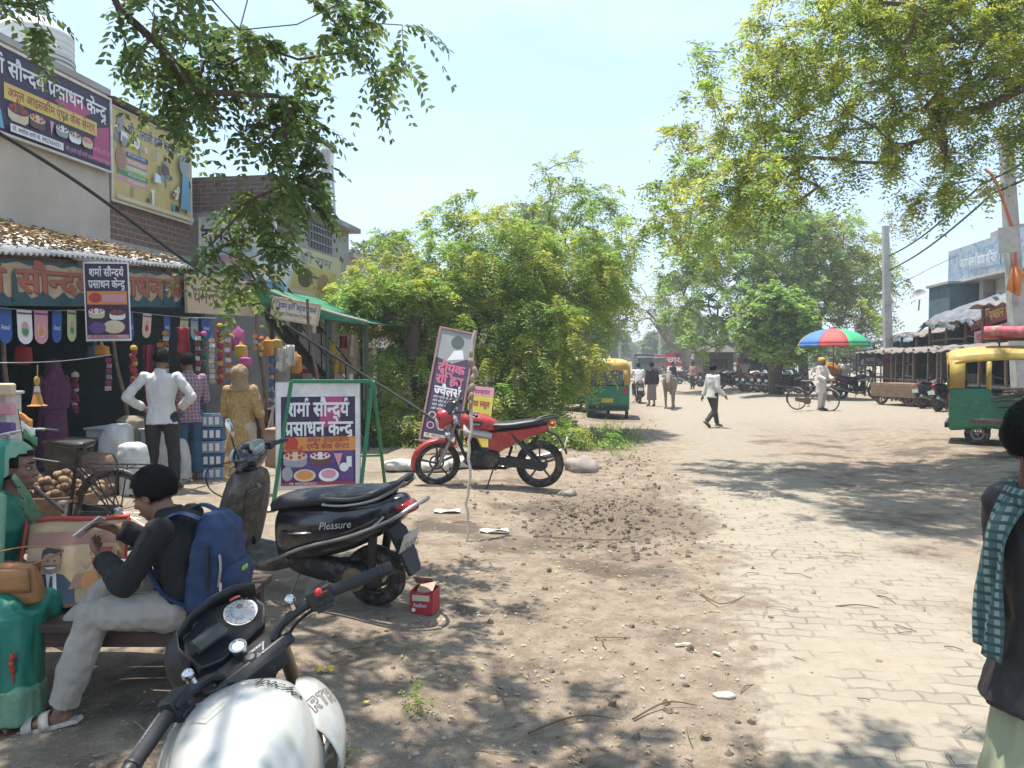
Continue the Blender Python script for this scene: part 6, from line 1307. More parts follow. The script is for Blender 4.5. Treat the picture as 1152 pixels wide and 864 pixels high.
# ---------------------------------------------------------------- people
def remesh(mb, vox, smooth=3, wr=0, wf=(14, 14, 7), seed=0):
    me = bpy.data.meshes.new('tmp'); me.from_pydata(mb.v, [], mb.f)
    ob = bpy.data.objects.new('tmp', me); COL.objects.link(ob)
    q = ob.modifiers.new('r', 'REMESH'); q.mode = 'VOXEL'; q.voxel_size = vox; q.use_smooth_shade = True
    q = ob.modifiers.new('s', 'SMOOTH'); q.factor = .5; q.iterations = smooth
    dg = bpy.context.evaluated_depsgraph_get(); nm = bpy.data.meshes.new_from_object(ob.evaluated_get(dg))
    bpy.data.objects.remove(ob); bpy.data.meshes.remove(me)
    if wr:
        nn = [v.normal.copy() for v in nm.vertices]; o = V((seed*7.3, seed*1.7, 0))
        for v, n in zip(nm.vertices, nn):
            p = v.co; f = noise.noise(V((p.x*wf[0], p.y*wf[1], p.z*wf[2]))+o)+.5*noise.noise(V((p.x*wf[0]*2.3, p.y*wf[1]*2.3, p.z*wf[2]*2.6))+o); v.co = p+n*wr*f
    nm.shade_smooth(); return nm
def mobj(name, me, mat, parent):
    me.materials.clear(); me.materials.append(mat); o = bpy.data.objects.new(name, me); me.name = name; COL.objects.link(o); o.parent = parent; return o
def cap(mb, a, b, ra, rb, n=10):
    a, b = V(a), V(b); mb.tube([a, b], [ra, rb], n); mb.ell(a, ra, None, n, 6); mb.ell(b, rb, None, n, 6)
J0 = dict(pel=(0, 0, .53), wai=(0, .005, .61), che=(0, .005, .725), nek=(0, -.01, .845), hed=(0, .012, .925),
          shL=(-.108, -.005, .805), shR=(.108, -.005, .805), elL=(-.135, -.02, .63), elR=(.135, -.02, .63), wrL=(-.14, .03, .485), wrR=(.14, .03, .485),
          hiL=(-.052, 0, .515), hiR=(.052, 0, .515), knL=(-.06, .015, .285), knR=(.06, .015, .285), anL=(-.06, -.015, .045), anR=(.06, -.015, .045), toL=(-.07, .09, .015), toR=(.07, .09, .015))
SKN = lambda k=0: pm('skin_%d' % k, ((.20, .105, .066), (.15, .075, .047), (.26, .15, .1))[k], .5, var=.1, scale=20)
HAIR = lambda: pm('hair_black', (.009, .008, .008), .75, var=.3, scale=60, bump=.3, bscale=130, spec=.2)
def torso(mb, J, H, g=0.0, low=-.05, flare=1.0):
    up = (J['shR']-J['shL']).normalized(); dn_ = (J['hiR']-J['hiL']).normalized()
    pts = [J['pel']+(J['pel']-J['wai']).normalized()*(-low)*H, J['pel'], J['wai'], J['che'], (J['shL']+J['shR'])/2+V((0, 0, .0)), J['nek']]
    W = [(.082*flare, .062*flare), (.088, .066), (.078, .058), (.097, .066), (.085, .052), (.034, .034)]; rings = []
    for k, (p, (a, b)) in enumerate(zip(pts, W)):
        t = k/5; ax = (dn_*(1-t)+up*t).normalized(); d = (pts[min(k+1, 5)]-pts[max(k-1, 0)]).normalized(); ay = d.cross(ax).normalized(); ax = ay.cross(d).normalized()
        gg = g if k < 5 else g*.4
        rings.append(sring(p, ax*(a*H+gg), ay*(b*H+gg), 2.3, 18))
    mb.loft(rings)
def hand(mb, w, d, n, H, side, curl=.5):
    """w wrist, d pointing direction, n palm normal, side the thumb's side"""
    d = d.normalized(); n = (n-d*n.dot(d)).normalized(); s = d.cross(n).normalized()*side; k = H/1.7
    mb.loft([sring(w+d*.0*k, s*.026*k, n*.016*k, 2.4, 10), sring(w+d*.03*k, s*.036*k, n*.016*k, 2.6, 10), sring(w+d*.075*k, s*.04*k, n*.013*k, 2.8, 10), sring(w+d*.09*k, s*.038*k, n*.011*k, 2.6, 10)])
    for i, L in enumerate((.072, .082, .076, .06)):
        a = w+d*.082*k+s*(.030-.0205*i)*k; dd = d; q = [a]
        for j in range(3):
            dd = (dd*math.cos(curl*(.5+.25*j))+n*math.sin(curl*(.5+.25*j))).normalized(); q.append(q[-1]+dd*L*k*(.42, .33, .27)[j])
        mb.tube(q, [.0092*k, .0088*k, .008*k, .0065*k], 8); mb.ell(q[-1], .0066*k, None, 8, 5)
    a = w+d*.018*k+s*.026*k; t1 = a+(d*.6+s*.75+n*.25).normalized()*.04*k; t2 = t1+(d*.9+s*.2+n*.35).normalized()*.034*k; t3 = t2+(d*.9-s*.05+n*.45).normalized()*.024*k
    mb.tube([a, t1, t2, t3], [.014*k, .0115*k, .0095*k, .007*k], 8); mb.ell(t3, .007*k, None, 8, 5)
def person(label, loc, rz, H, J={}, skin=0, top=None, bot=None, shoe=None, hair='short', look=(0, 0, 0), vox=.014, group=None, curl=.5, meters=False, lean=0, face=False, extra=None, hn=None):
    r = thing('person', label, 'person', loc, rz, group); s = 1 if meters else H
    j = {k: V(v)*H for k, v in J0.items()}
    for k, v in J.items(): j[k] = V(v)*s
    if meters is False and lean:
        for k in ('wai', 'che', 'nek', 'hed', 'shL', 'shR', 'elL', 'elR', 'wrL', 'wrR'):
            if k not in J: j[k].y += lean*(j[k].z-j['pel'].z)
    Q = Euler((R(look[0]), R(look[2]), R(look[1]))).to_matrix(); hc = j['hed']
    hp = lambda x, y, z: hc+Q@(V((x, y, z))*H)
    mb = MB(); torso(mb, j, H)
    for a in 'LR':
        mb.ell(j['sh'+a], .034*H); cap(mb, j['sh'+a], j['el'+a], .031*H, .024*H); cap(mb, j['el'+a], j['wr'+a], .0245*H, .0155*H); cap(mb, j['hi'+a], j['kn'+a], .052*H, .034*H); cap(mb, j['kn'+a], j['an'+a], .033*H, .021*H)
        mid = (j['kn'+a]*.65+j['an'+a]*.35); bk_ = (j['kn'+a]-j['hi'+a]).normalized(); mb.ell(mid-(V((0, .008, 0))*H), .032*H)
        an, to = j['an'+a], j['to'+a]; heel = an-(to-an).normalized()*.028*H-V((0, 0, .022*H)); mb.loft([sring(heel, V((.018*H, 0, 0)), V((0, 0, .016*H)), 2.2, 8), sring(an+V((0, 0, -.012*H)), V((.022*H, 0, 0)), V((0, 0, .024*H)), 2.2, 8), sring(an*.4+to*.6, V((.028*H, 0, 0)), V((0, 0, .015*H)), 2.3, 8), sring(to, V((.022*H, 0, 0)), V((0, 0, .008*H)), 2.3, 8)])
        d = j['wr'+a]-j['el'+a]; sg = -1 if a == 'L' else 1; n = V((-sg, 0, 0)) if hn is None else V(hn[a]); hand(mb, j['wr'+a], d, n, H, sg if True else 1, curl)
    mb.tube([j['nek']-V((0, 0, .03*H)), hp(0, -.012, -.03)], [.036*H, .031*H], 12)
    mb.ell(hp(0, -.010, .016), (.0455*H, .057*H, .054*H), Q, 20, 14); mb.ell(hp(0, .016, -.022), (.0375*H, .036*H, .046*H), Q, 16, 12); mb.ell(hp(0, .034, -.056), .0145*H); mb.ell(hp(0, .040, .014), (.033*H, .012*H, .010*H), Q)
    mb.tube([hp(0, .049, .008), hp(0, .058, -.010), hp(0, .064, -.018)], [.005*H, .0065*H, .0085*H], 8); mb.ell(hp(0, .060, -.018), (.0115*H, .008*H, .007*H), Q); mb.ell(hp(0, .049, -.038), (.015*H, .009*H, .0055*H), Q); mb.ell(hp(0, .0475, -.046), (.013*H, .009*H, .005*H), Q)
    for sx in (-1, 1): mb.ell(hp(sx*.021, .033, -.014), .016*H); mb.ell(hp(sx*.046, -.004, -.004), (.006*H, .013*H, .019*H), Q)
    body = mobj('body', remesh(mb, vox, 2), SKN(skin), r)
    if face:
        for sx in (-1, 1):
            m = MB(); m.ell(hp(sx*.0185, .0455, .002), (.0075*H, .006*H, .0040*H), Q); e = m.build('eye', pm('eye_white', (.32, .29, .27), .4, var=.02), body); m = MB(); m.ell(hp(sx*.0185, .0505, .002), (.0042*H, .003*H, .0038*H), Q); m.build('iris', BLKI, e)
            m = MB(); m.tube([hp(sx*.008, .0545, .0185), hp(sx*.019, .0545, .022), hp(sx*.031, .046, .018)], [.002*H, .003*H, .0015*H], 6); m.build('eyebrow', HAIR(), body)
        m = MB(); m.ell(hp(0, .0555, -.0405), (.014*H, .0035*H, .0045*H), Q); m.build('lips', pm('lips', (.25, .07, .06), .4), body)
    if hair:
        q = MB(); q.ell((0, 0, 0), 1, None, 40, 26); fs = []; rr = random.Random(len(label))
        vv = []
        for p in q.v:
            n_ = noise.noise(V(p)*9+V((rr.random(), 3, 0)))*.012+noise.noise(V(p)*14)*.006; vv.append((p[0]*.0505*(1+n_), -.012+p[1]*.0625*(1+n_), .020+p[2]*.0585*(1+n_)))
        hl = {'short': -.018, 'long': -.05}.get(hair, -.018)
        for f in q.f:
            c = sum((V(vv[i]) for i in f), V())/len(f)
            if (c.y > .024 and c.z < .040) or (c.y > -.002 and c.z < .004) or c.z < hl: continue
            fs.append(f)
        m = MB(); m.v = [tuple(hp(*p)) for p in vv]; m.f = list(fs); m.m = [0]*len(fs); 
        m.build('hair', HAIR() if hair != 'grey' else pm('hair_grey', (.2, .19, .18), .6), r, solid=.008*H); m = MB()
        for _ in range((3000 if vox < .012 else 500) if hair == 'short' else 0):
            f = rr.choice(fs); a_, b_, c_ = (V(vv[i]) for i in f[:3]); u0, v0 = rr.random(), rr.random()
            p0 = a_+(b_-a_)*u0*.9+(c_-a_)*v0*.5; n0 = (p0-V((0, -.012, .02))).normalized(); fl0 = (V((0, .55, -.6))-n0*V((0, .55, -.6)).dot(n0)+V((rr.gauss(0, .35), rr.gauss(0, .25), 0))).normalized(); L0 = rr.uniform(.007, .015); s0 = n0.cross(fl0).normalized()*.0009
            e0 = p0+fl0*L0+n0*L0*rr.uniform(.02, .3); b0 = len(m.v); m.v += [tuple(hp(*(p0+n0*.0065-s0))), tuple(hp(*(p0+n0*.0065+s0))), tuple(hp(*e0))]; m.f.append([b0, b0+1, b0+2]); m.m.append(0)
        if m.v: m.build('hair_strands', HAIR(), r)
    k = random.random()*50
    if top:
        mb = MB(); g = top.get('g', .012); torso(mb, j, H, g, top.get('low', -.04), top.get('flare', 1.12))
        sl = top.get('sleeve', 1.0)
        for a in 'LR':
            mb.ell(j['sh'+a], .030*H+g*.8)
            if sl >= .5: cap(mb, j['sh'+a], j['el'+a], .027*H+g, .0245*H+g); e = j['el'+a]+(j['wr'+a]-j['el'+a])*min(1, (sl-.5)*2*.92+.001)
            else: e = j['sh'+a]+(j['el'+a]-j['sh'+a])*sl*2
            if sl > .5: mb.ell(j['el'+a], .026*H+g); mb.tube([j['el'+a], e], [.027*H+g, .020*H+g], 12)
            elif sl < .5: mb.tube([j['sh'+a], e], [.031*H+g, .031*H+g], 12)
        if top.get('skirt'):
            z0, z1, w0, w1 = top['skirt']; mb.loft([sring((j['pel'].x, j['pel'].y, z*H), (w*H, 0, 0), (0, w*.78*H, 0), 2.2, 20) for z, w in ((z0, w0), ((z0+z1)/2, (w0+w1)/2+.004), (z1, w1))])
        if top.get('collar'): mb.tube([j['nek']+V((0, -.004*H, -.01*H)), j['nek']+V((0, .0, .018*H))], [.043*H, .038*H], 14)
        mobj(top.get('name', 'shirt'), remesh(mb, vox, 2, top.get('wr', .008), seed=k), top['mat'], r)
    if bot:
        mb = MB(); g = bot.get('g', .012)
        if bot.get('kind') == 'wrap':
            z0, z1, w0, w1 = bot['ext']; mb.loft([sring((j['pel'].x, j['pel'].y, (z0+(z1-z0)*t)*H), ((w0+(w1-w0)*t**.8)*H, 0, 0), (0, (w0+(w1-w0)*t**.8)*.8*H, 0), 2.2, 24) for t in (0, .15, .4, .7, 1)])
            wf = (18, 18, 1.2)
        else:
            torso_pts = [j['pel']+V((0, 0, .02*H)), j['pel'], j['pel']-V((0, 0, .03*H))] if not meters else [j['pel']+(j['wai']-j['pel'])*.6, j['pel'], j['pel']-(j['wai']-j['pel'])*.3]
            mb.loft([sring(p, V((.086*H+g*.2, 0, 0)), V((0, .064*H+g*.2, 0)), 2.3, 18) for p in torso_pts])
            for a in 'LR':
                e = j['an'+a]+(j['kn'+a]-j['an'+a])*bot.get('cut', .06); cap(mb, j['hi'+a], j['kn'+a], .053*H+g, .036*H+g); mb.tube([j['kn'+a], e], [.036*H+g, bot.get('hem', .026)*H+g], 14)
            wf = (12, 12, 9)
        mobj(bot.get('name', 'trousers'), remesh(mb, vox, 2, bot.get('wr', .008), wf, seed=k+3), bot['mat'], r)
    if shoe:
        for a in 'LR':
            an, to = j['an'+a], j['to'+a]; m = MB(); d = (to-an); d.normalize(); sd_ = d.cross(UP).normalized() if abs(d.z) < .9 else V((1, 0, 0)); u_ = sd_.cross(d).normalized(); h = an-d*.045*H-u_*.038*H; t = to+d*.02*H-u_*.010*H
            m.loft([[p+sd_*w*x*H+u_*y*H for x, y in ((-1, 0), (-1, .012), (1, .012), (1, 0))] for p, w in ((h, .018), (h*.75+t*.25, .024), (h*.4+t*.6, .030), (h*.1+t*.9, .026), (t, .012))])
            o_ = m.build('sandal', shoe, r, bev=.003)
            m = MB()
            for f in (.45, .72): c = h*(1-f)+t*f; m.loft([[c+sd_*.034*H*math.cos(q)+u_*(.008+.042*math.sin(q)*(1.15-f*.55))*H+d*e for e in (-.014*H, .014*H)] for q in [k_*PI/10 for k_ in range(11)]], closed=False, cap=False)
            m.build('strap', shoe, o_, solid=.004)
    return r
WSH = pm('shirt_white', (.56, .55, .53), .85, var=.06, bump=.1); WSH2 = pm('shirt_offwhite', (.5, .47, .42), .85, var=.08); BTR = pm('trouser_black', (.02, .019, .02), .8, var=.2); JNS = pm('jeans_blue', (.035, .085, .16), .85, var=.2, scale=12, bump=.1); SND = pm('sandal_brown', (.12, .07, .045), .7); SNW = pm('sandal_pale', (.42, .38, .32), .7, dust=.4); KHK = pm('chino_khaki', (.33, .295, .25), .85, var=.1, bump=.1, bscale=90)
def gpo(px, py, dz=0): p = gp(px, py); p.z = gz(p.x, p.y, False)+dz; return p
person('man in a plain white shirt standing with hands on hips before the shop', gpo(183, 551), R(14), 1.72, dict(elL=(-.215, -.05, .665), wrL=(-.125, .045, .575), elR=(.205, -.02, .665), wrR=(.115, .065, .575), knL=(-.065, .015, .285), knR=(.075, .015, .285), anL=(-.075, -.015, .045), anR=(.085, -.015, .045), toL=(-.09, .09, .015), toR=(.10, .09, .015)), top=dict(mat=WSH, g=.016, low=-.06, flare=1.2, collar=1, wr=.012), bot=dict(mat=BTR, g=.016), shoe=SND, look=(-6, 8, 0), vox=.011, hair='short')
person('man in a purple checked shirt and blue jeans facing the shop', gpo(213, 541), R(42), 1.68, dict(elR=(.14, .02, .64), wrR=(.10, .15, .60), elL=(-.14, .02, .64), wrL=(-.10, .14, .60)), top=dict(mat=plaid_mat('plaid_purple', (.16, .09, .12), (.30, .22, .25), 26), g=.016, low=-.07, flare=1.2, collar=1, wr=.01), bot=dict(mat=JNS, g=.02, hem=.032), shoe=SND, look=(-8, 6, 0), vox=.011)
y_ = person('woman in a yellow patterned kurta and head scarf seen from behind', gpo(272, 556), R(-8), 1.58, dict(elL=(-.14, .02, .63), wrL=(-.15, .05, .50), elR=(.15, .0, .63), wrR=(.155, .05, .49)), skin=0, hair=None, top=dict(name='kurta', mat=blotch_mat('kurta_yellow', ((.16, .085, .03), (.42, .28, .11), (.30, .17, .06), (.56, .46, .30)), 17), g=.022, low=-.06, sleeve=.62, skirt=(.62, .12, .095, .135), wr=.014), bot=dict(mat=pm('salwar_beige', (.4, .34, .25), .85), g=.03, hem=.04), shoe=SND, vox=.011)
m = MB(); m.ell((0, -.015*1.58, .935*1.58), (.062*1.58, .072*1.58, .07*1.58), None, 20, 14); m.loft([sring((0, -.012*1.58, z*1.58), (w*1.58, 0, 0), (0, d*1.58, 0), 2.2, 20) for z, w, d in ((.90, .058, .062), (.86, .06, .06), (.835, .085, .065), (.80, .10, .07))]); mobj('head_scarf', remesh(m, .011, 2, .014, (20, 20, 16)), blotch_mat('scarf_print', ((.10, .07, .04), (.30, .22, .10), (.22, .14, .08), (.38, .33, .2)), 40), y_)
for sx in (-1, 1):
    m = MB()
    for k in range(3): m.torus((sx*.15*1.58, (.048-.004*k)*1.58, (.515+.012*k)*1.58), .032, .006, (0, .1, 1), 16, 6)
    m.build('bangles', pm('bangle_red', (.4, .03, .04), .3), y_)
# woman in the shop
pw = person('woman in a dark purple saree with covered head in the shaded shop', P(*uv_of(*vpx(58, -7.7).xy), .24), R(60), 1.52, dict(wrL=(-.09, .12, .56), wrR=(.09, .13, .56)), skin=1, hair=None, top=dict(name='blouse', mat=pm('saree_purple', (.16, .055, .11), .8, var=.25, scale=14), g=.03, sleeve=.6, wr=.012), bot=dict(name='saree', mat=pm('saree_purple', (.16, .055, .11)), kind='wrap', ext=(.62, .03, .10, .14), wr=.016), shoe=SND)
m = MB(); m.ell((0, -.02*1.52, .935*1.52), (.066*1.52, .07*1.52, .072*1.52), None, 18, 12); m.loft([sring((0, -.03*1.52, z*1.52), (w*1.52, 0, 0), (0, d*1.52, 0), 2.2, 20) for z, w, d in ((.92, .062, .058), (.84, .085, .06), (.78, .12, .075), (.55, .125, .08))]); mobj('veil', remesh(m, .014, 2, .014), pm('saree_purple', (.16, .055, .11)), pw)
# boy on the bench ----------------------------------------------------------------------------------
BX, BY = -1.56, 3.58
boy = person('boy in a black sweatshirt and khaki trousers sitting on the bench with one leg crossed', (BX, BY, .08), R(85), 1.62, dict(pel=(0, 0, .53), wai=(0, -.03, .65), che=(0, -.02, .79), nek=(0, .055, .95), hed=(0, .125, 1.035), shL=(-.168, .0, .90), shR=(.168, .02, .90), elL=(-.2, .15, .67), wrL=(-.075, .335, .75), elR=(.16, .19, .77), wrR=(.035, .335, .86),
    hiL=(-.085, 0, .52), hiR=(.085, 0, .52), knL=(-.19, .30, .52), anL=(-.235, .44, .085), toL=(-.26, .60, .025), knR=(-.02, .27, .66), anR=(-.04, .54, .36), toR=(-.04, .69, .40)), meters=True, skin=0, look=(-22, 0, 0), vox=.0072, face=True, curl=.9, hn=dict(L=(.6, 0, .6), R=(-.6, .2, -.4)),
    top=dict(name='sweatshirt', mat=pm('sweatshirt_black', (.014, .013, .014), .9, var=.2, bump=.15, bscale=150), g=.018, low=-.03, collar=1, wr=.012), bot=dict(mat=KHK, g=.014, hem=.034, cut=.1, wr=.013), shoe=pm('sandal_white_brown', (.48, .42, .36), .6, var=.3, scale=30, dust=.3))
rb0 = Matrix.Translation((BX, BY, .08))@Matrix.Rotation(R(85), 4, 'Z')
# backpack
bp_ = thing('backpack', 'navy blue backpack worn by the boy in black on the bench', 'backpack'); bp_.matrix_world = rb0@Matrix.Translation((0, -.185, .745))@Matrix.Rotation(R(8), 4, 'X')
NV_ = pm('backpack_navy', (.018, .038, .095), .75, var=.25, scale=10, bump=.3, bscale=30)
m = MB(); m.loft([sring((0, y, z), (w, 0, 0), (0, d, 0), 3.2, 24) for z, w, d, y in ((-.24, .10, .05, 0), (-.22, .155, .085, 0), (-.08, .165, .10, -.01), (.08, .155, .09, 0), (.17, .13, .07, .015), (.215, .08, .04, .03))]); me = remesh(m, .009, 3, .012, (9, 9, 9)); mobj('bag_body', me, NV_, bp_)
m = MB(); m.loft([sring((0, -.10-.012*0, z), (w, 0, 0), (0, d, 0), 3, 20) for z, w, d in ((-.2, .09, .02), (-.17, .125, .045), (-.04, .125, .05), (.0, .10, .02))]); mobj('front_pocket', remesh(m, .008, 3, .008), NV_, bp_)
BST = pm('strap_black', (.02, .02, .022), .8)
for sx in (-1, 1): m = MB(); m.tube(spline([(sx*.09, .06, .19), (sx*.105, .16, .205), (sx*.115, .25, .12), (sx*.13, .26, -.03), (sx*.15, .17, -.15), (sx*.14, .05, -.2)], 5), .024, 8, flat=.35); m.build('shoulder_strap', NV_, bp_)
m = MB(); m.tube(spline([(-.14, -.04, -.19), (-.17, .02, -.3), (-.168, .03, -.40)], 4), .012, 6, flat=.3); m.tube([(-.165, -.02, .1), (-.175, -.05, -.1)], .008, 6); m.build('hanging_strap', BST, bp_)
m = MB(); m.tube(spline([(-.13, -.05, .10), (-.15, -.085, .02), (-.155, -.09, -.08)], 4), .006, 5); m.build('zip', STL(), bp_); m = MB(); m.tube([(-.156, -.098, -.06), (-.158, -.104, -.11)], .006, 6); m.build('zip_pull', pm('zip_silver', (.6, .6, .6), .3, .8), bp_)
m = MB(); m.box((-.07, -.165, .0), (.05, .006, .016)); m.build('lime_tag', pm('tag_lime', (.3, .45, .05), .6), bp_)
m = MB(); m.box((0, 0, 0), (.07, .009, .14)); ph = m.build('mobile_phone', pm('phone_white', (.55, .53, .5), .3), bev=.003); ph.matrix_world = rb0@Matrix.Translation((-.02, .43, .88))@Euler((R(50), R(20), R(10))).to_matrix().to_4x4(); tag(ph, 'small pale phone held up in the hands of the boy in black', 'phone')
# bench
be = thing('wooden_bench', 'low dark wooden bench carrying the seated woman and the boy', 'bench', (-2.35, 3.9, .1)); WD = pm('bench_wood', (.07, .042, .03), .75, var=.35, scale=10, bump=.2)
m = MB()
for k in range(5): m.box((0, -.36+k*.17, .42), (2.0, .155, .04))
m.build('seat', WD, be, bev=.006)
for sx in (-1, 1):
    for sy in (-.36, .36): m = MB(); m.box((sx*.92, sy, .2), (.07, .07, .4)); m.build('leg', WD, be, bev=.005)
m = MB(); m.box((0, -.40, .37), (1.8, .03, .08)); m.box((0, .40, .37), (1.8, .03, .08)); m.build('apron', WD, be)
# woman in green ------------------------------------------------------------------------------------
GX, GY = -2.53, 3.76
SG = blotch_mat('saree_green', ((.005, .13, .085), (.01, .18, .115), (.008, .15, .1), (.02, .23, .15)), 7, .5); SP = blotch_mat('saree_pale_green', ((.10, .23, .15), (.17, .31, .2), (.13, .27, .17), (.26, .36, .22)), 18, .45)
wg = person('smiling woman in a green saree with pale border sitting on the bench with a phone', (GX, GY, .08), R(-78), 1.60, dict(pel=(0, 0, .54), wai=(0, -.01, .68), che=(0, .02, .86), nek=(0, .05, 1.03), hed=(0, .085, 1.135), shL=(-.155, .02, .98), shR=(.155, .02, .98), elR=(.22, .05, .70), wrR=(.12, .25, .66), elL=(-.18, .12, .68), wrL=(-.02, .30, .67), hiL=(-.085, 0, .52), hiR=(.085, 0, .52), knL=(.18, .27, .53), knR=(.32, .16, .53), anL=(.30, .22, .10), anR=(.40, .14, .09), toL=(.36, .32, .03), toR=(.48, .22, .03)), meters=True, skin=0, hair='long', look=(-4, -4, 0), vox=.0075, face=True, curl=.75, hn=dict(L=(.3, 0, .9), R=(-.2, .2, .9)),
    top=dict(name='blouse', mat=SG, g=.012, sleeve=.46, wr=.006), shoe=SND)
m = MB(); cap(m, (-.06, .0, .52), (.20, .27, .51), .105, .088); cap(m, (.10, 0, .52), (.33, .16, .51), .105, .088); m.ell((0, -.02, .58), (.17, .15, .15)); m.loft([sring((.31+.05*t, .17-.02*t, .52-.46*t), (.125+.02*t, .05, 0), (-.03, .14+.02*t, 0), 2.3, 24) for t in (0, .3, .7, 1)]); mobj('saree_skirt', remesh(m, .010, 3, .02, (14, 14, 2.5)), SG, wg)
m = MB(); m.loft([sring((.36, .15, z), (.151, .052, 0), (-.033, .168, 0), 2.3, 24) for z in (.052, .10, .17, .21)]); mobj('pale_border', remesh(m, .010, 2, .02, (14, 14, 2.5)), SP, wg)
# pallu over the head
hx = V((0, .07, 1.15)); q = MB(); q.ell((0, 0, 0), 1, None, 40, 26); vv = [V((p[0]*.108*(1+.05*noise.noise(V(p)*4)), p[1]*.122-.012, p[2]*.125)) for p in q.v]
vv = [v if v.z > -.02 else V((v.x*(1+(-.02-v.z)*4.2), v.y*(1+(-.02-v.z)*2.4)-(-.02-v.z)*.25, v.z*(1.6 if v.z < -.02 else 1))) for v in vv]
fs = []; fm_ = []
for f in q.f:
    c = sum((vv[i] for i in f), V())/len(f)
    if (c.y > .022 and c.z < .078-.35*abs(c.x)) or c.z < -.30 or (c.y > .0 and c.z < -.05): continue
    fs.append(f); fm_.append(1 if (c.y > .005) or c.z < -.12 else 0)
m = MB(); m.v = [tuple(hx+v) for v in vv]; m.f = fs; m.m = fm_; vl_ = m.build('veil', [SG, SP], wg, solid=.006, sub=1)
m = MB()
def pal(a, c):    # broad band from the right shoulder across the chest
    t = a; x = .14-.30*t; z = 1.03-.44*t; y = .155+.05*math.sin(t*PI); return V((x+(c-.5)*.10, y-.03*abs(c-.5)+.012*math.sin(c*20), z+(c-.5)*.20))
m.grid(pal, 14, 10); m.build('pallu_band', SP, wg, solid=.006)
m = MB(); m.grid(lambda a, c: V((.13+.075*math.sin(c*2.0)+.05*a, -.10+.22*c, 1.03-.33*a*(.55+.45*c)+.05*math.sin(c*PI)*(1-a))), 10, 10); m.build('pallu_shoulder', SP, wg, solid=.006)
m = MB()
for k in range(6): m.ell((.462+.024*math.cos(k*1.05), .235, .33+.03*math.sin(k*1.05)), (.02, .012, .016), (0, -k*1.05, R(40)), 8, 5)
m.tube([(.465, .235, .30), (.475, .235, .24)], .006, 5); m.build('red_motif', pm('motif_red', (.38, .05, .03), .7), wg)
for k in range(3): m = MB(); m.torus((.145-.002*k, .205+.012*k, .668), .03, .005, (-.35, .9, -.1), 16, 6); m.build('bangle', pm('bangle_red', (.4, .03, .04), .3), wg)
gm0 = Matrix.Translation((GX, GY, .08))@Matrix.Rotation(R(-78), 4, 'Z')
m = MB(); m.box((0, 0, 0), (.075, .15, .01)); ph = m.build('mobile_phone', pm('phone_maroon', (.12, .03, .05), .3), bev=.004); ph.matrix_world = gm0@Matrix.Translation((.06, .40, .70))@Euler((R(25), R(-15), R(20))).to_matrix().to_4x4(); tag(ph, 'dark red phone in the hands of the woman in the green saree', 'phone')
# handbag and printed bag
hb_ = thing('handbag', 'tan orange leather handbag resting on the lap of the woman in green', 'handbag'); hb_.matrix_world = gm0@Matrix.Translation((.25, .16, .635))@Matrix.Scale(.88, 4)@Matrix.Rotation(R(75), 4, 'Z')@Matrix.Rotation(R(10), 4, 'X')
TAN = pm('leather_tan', (.36, .17, .06), .5, var=.15, bump=.2, bscale=50)
m = MB(); m.loft([sring((0, 0, z), (w, 0, 0), (0, d, 0), 3.4, 22) for z, w, d in ((-.12, .13, .04), (-.10, .155, .06), (.0, .15, .055), (.09, .13, .03), (.105, .12, .012))]); mobj('bag_body', remesh(m, .007, 3, .007), TAN, hb_)
m = MB(); m.loft([[V((x, -.058-.012*(1-abs(x)/.14)+z*.25*0, z)) for x in (-.13, -.07, 0, .07, .13)] for z in (.10, .05, .0, -.03)], closed=False, cap=False); m.build('flap', TAN, hb_, solid=.006)
m = MB(); m.tube(spline([(-.12, 0, .10), (-.05, -.02, .17), (.1, .02, .19), (.26, .05, .16), (.16, .03, .11), (.12, 0, .10)], 5), .012, 6, flat=.4); m.build('strap', TAN, hb_)
pb = thing('printed_bag', 'printed cloth carry bag with a suited man portrait standing between woman and boy', 'bag', (-2.13, 3.70, .545), R(-14), rot=(R(-16), 0, R(12)))
CB = pm('bag_cream', (.46, .31, .18), .6, var=.2, scale=5)
m = MB(); m.loft([sring((0, 0, z), (w, 0, 0), (0, d, 0), 4.5, 28) for z, w, d in ((0, .22, .055), (.03, .225, .075), (.2, .22, .07), (.36, .225, .035), (.42, .23, .012))]); mobj('bag_body', remesh(m, .009, 2, .008), CB, pb)
m = MB(); m.tube([(-.23, -.012, .425), (-.1, -.02, .43), (.1, -.018, .42), (.23, -.012, .428)], .011, 8); m.tube([(-.228, -.03, .0), (-.23, -.06, .2), (-.232, -.025, .42)], .009, 8); m.tube([(.228, -.03, .0), (.23, -.06, .2), (.232, -.025, .42)], .009, 8); m.build('red_piping', pm('piping_red', (.42, .05, .035), .6), pb)
pn = Panel(); SUIT = ink('suit', (.05, .075, .1)); pn.poly([(-.2, .02), (.19, .02), (.2, .36), (-.2, .36)], pm('ink_warm_glow', (.52, .36, .2), .55, var=.25, scale=6)); pn.poly([(-.2, .29), (.2, .3), (.2, .36), (-.2, .36)], pm('ink_brown_pink', (.33, .17, .12), .6))
pn.poly([(-.2, .02), (.03, .02), (.02, .10), (-.035, .155), (-.08, .165), (-.125, .16), (-.18, .13)], SUIT); pn.poly([(-.11, .165), (-.065, .165), (-.05, .05), (-.085, .03)], W_); pn.poly([(-.09, .15), (-.078, .15), (-.068, .05), (-.08, .03), (-.09, .05)], SUIT); pn.disc(-.09, .215, .042, .056, SKIN_I); pn.poly([(-.135, .225), (-.132, .275), (-.10, .292), (-.055, .285), (-.045, .23), (-.055, .25), (-.10, .26), (-.125, .25)], BLKI)
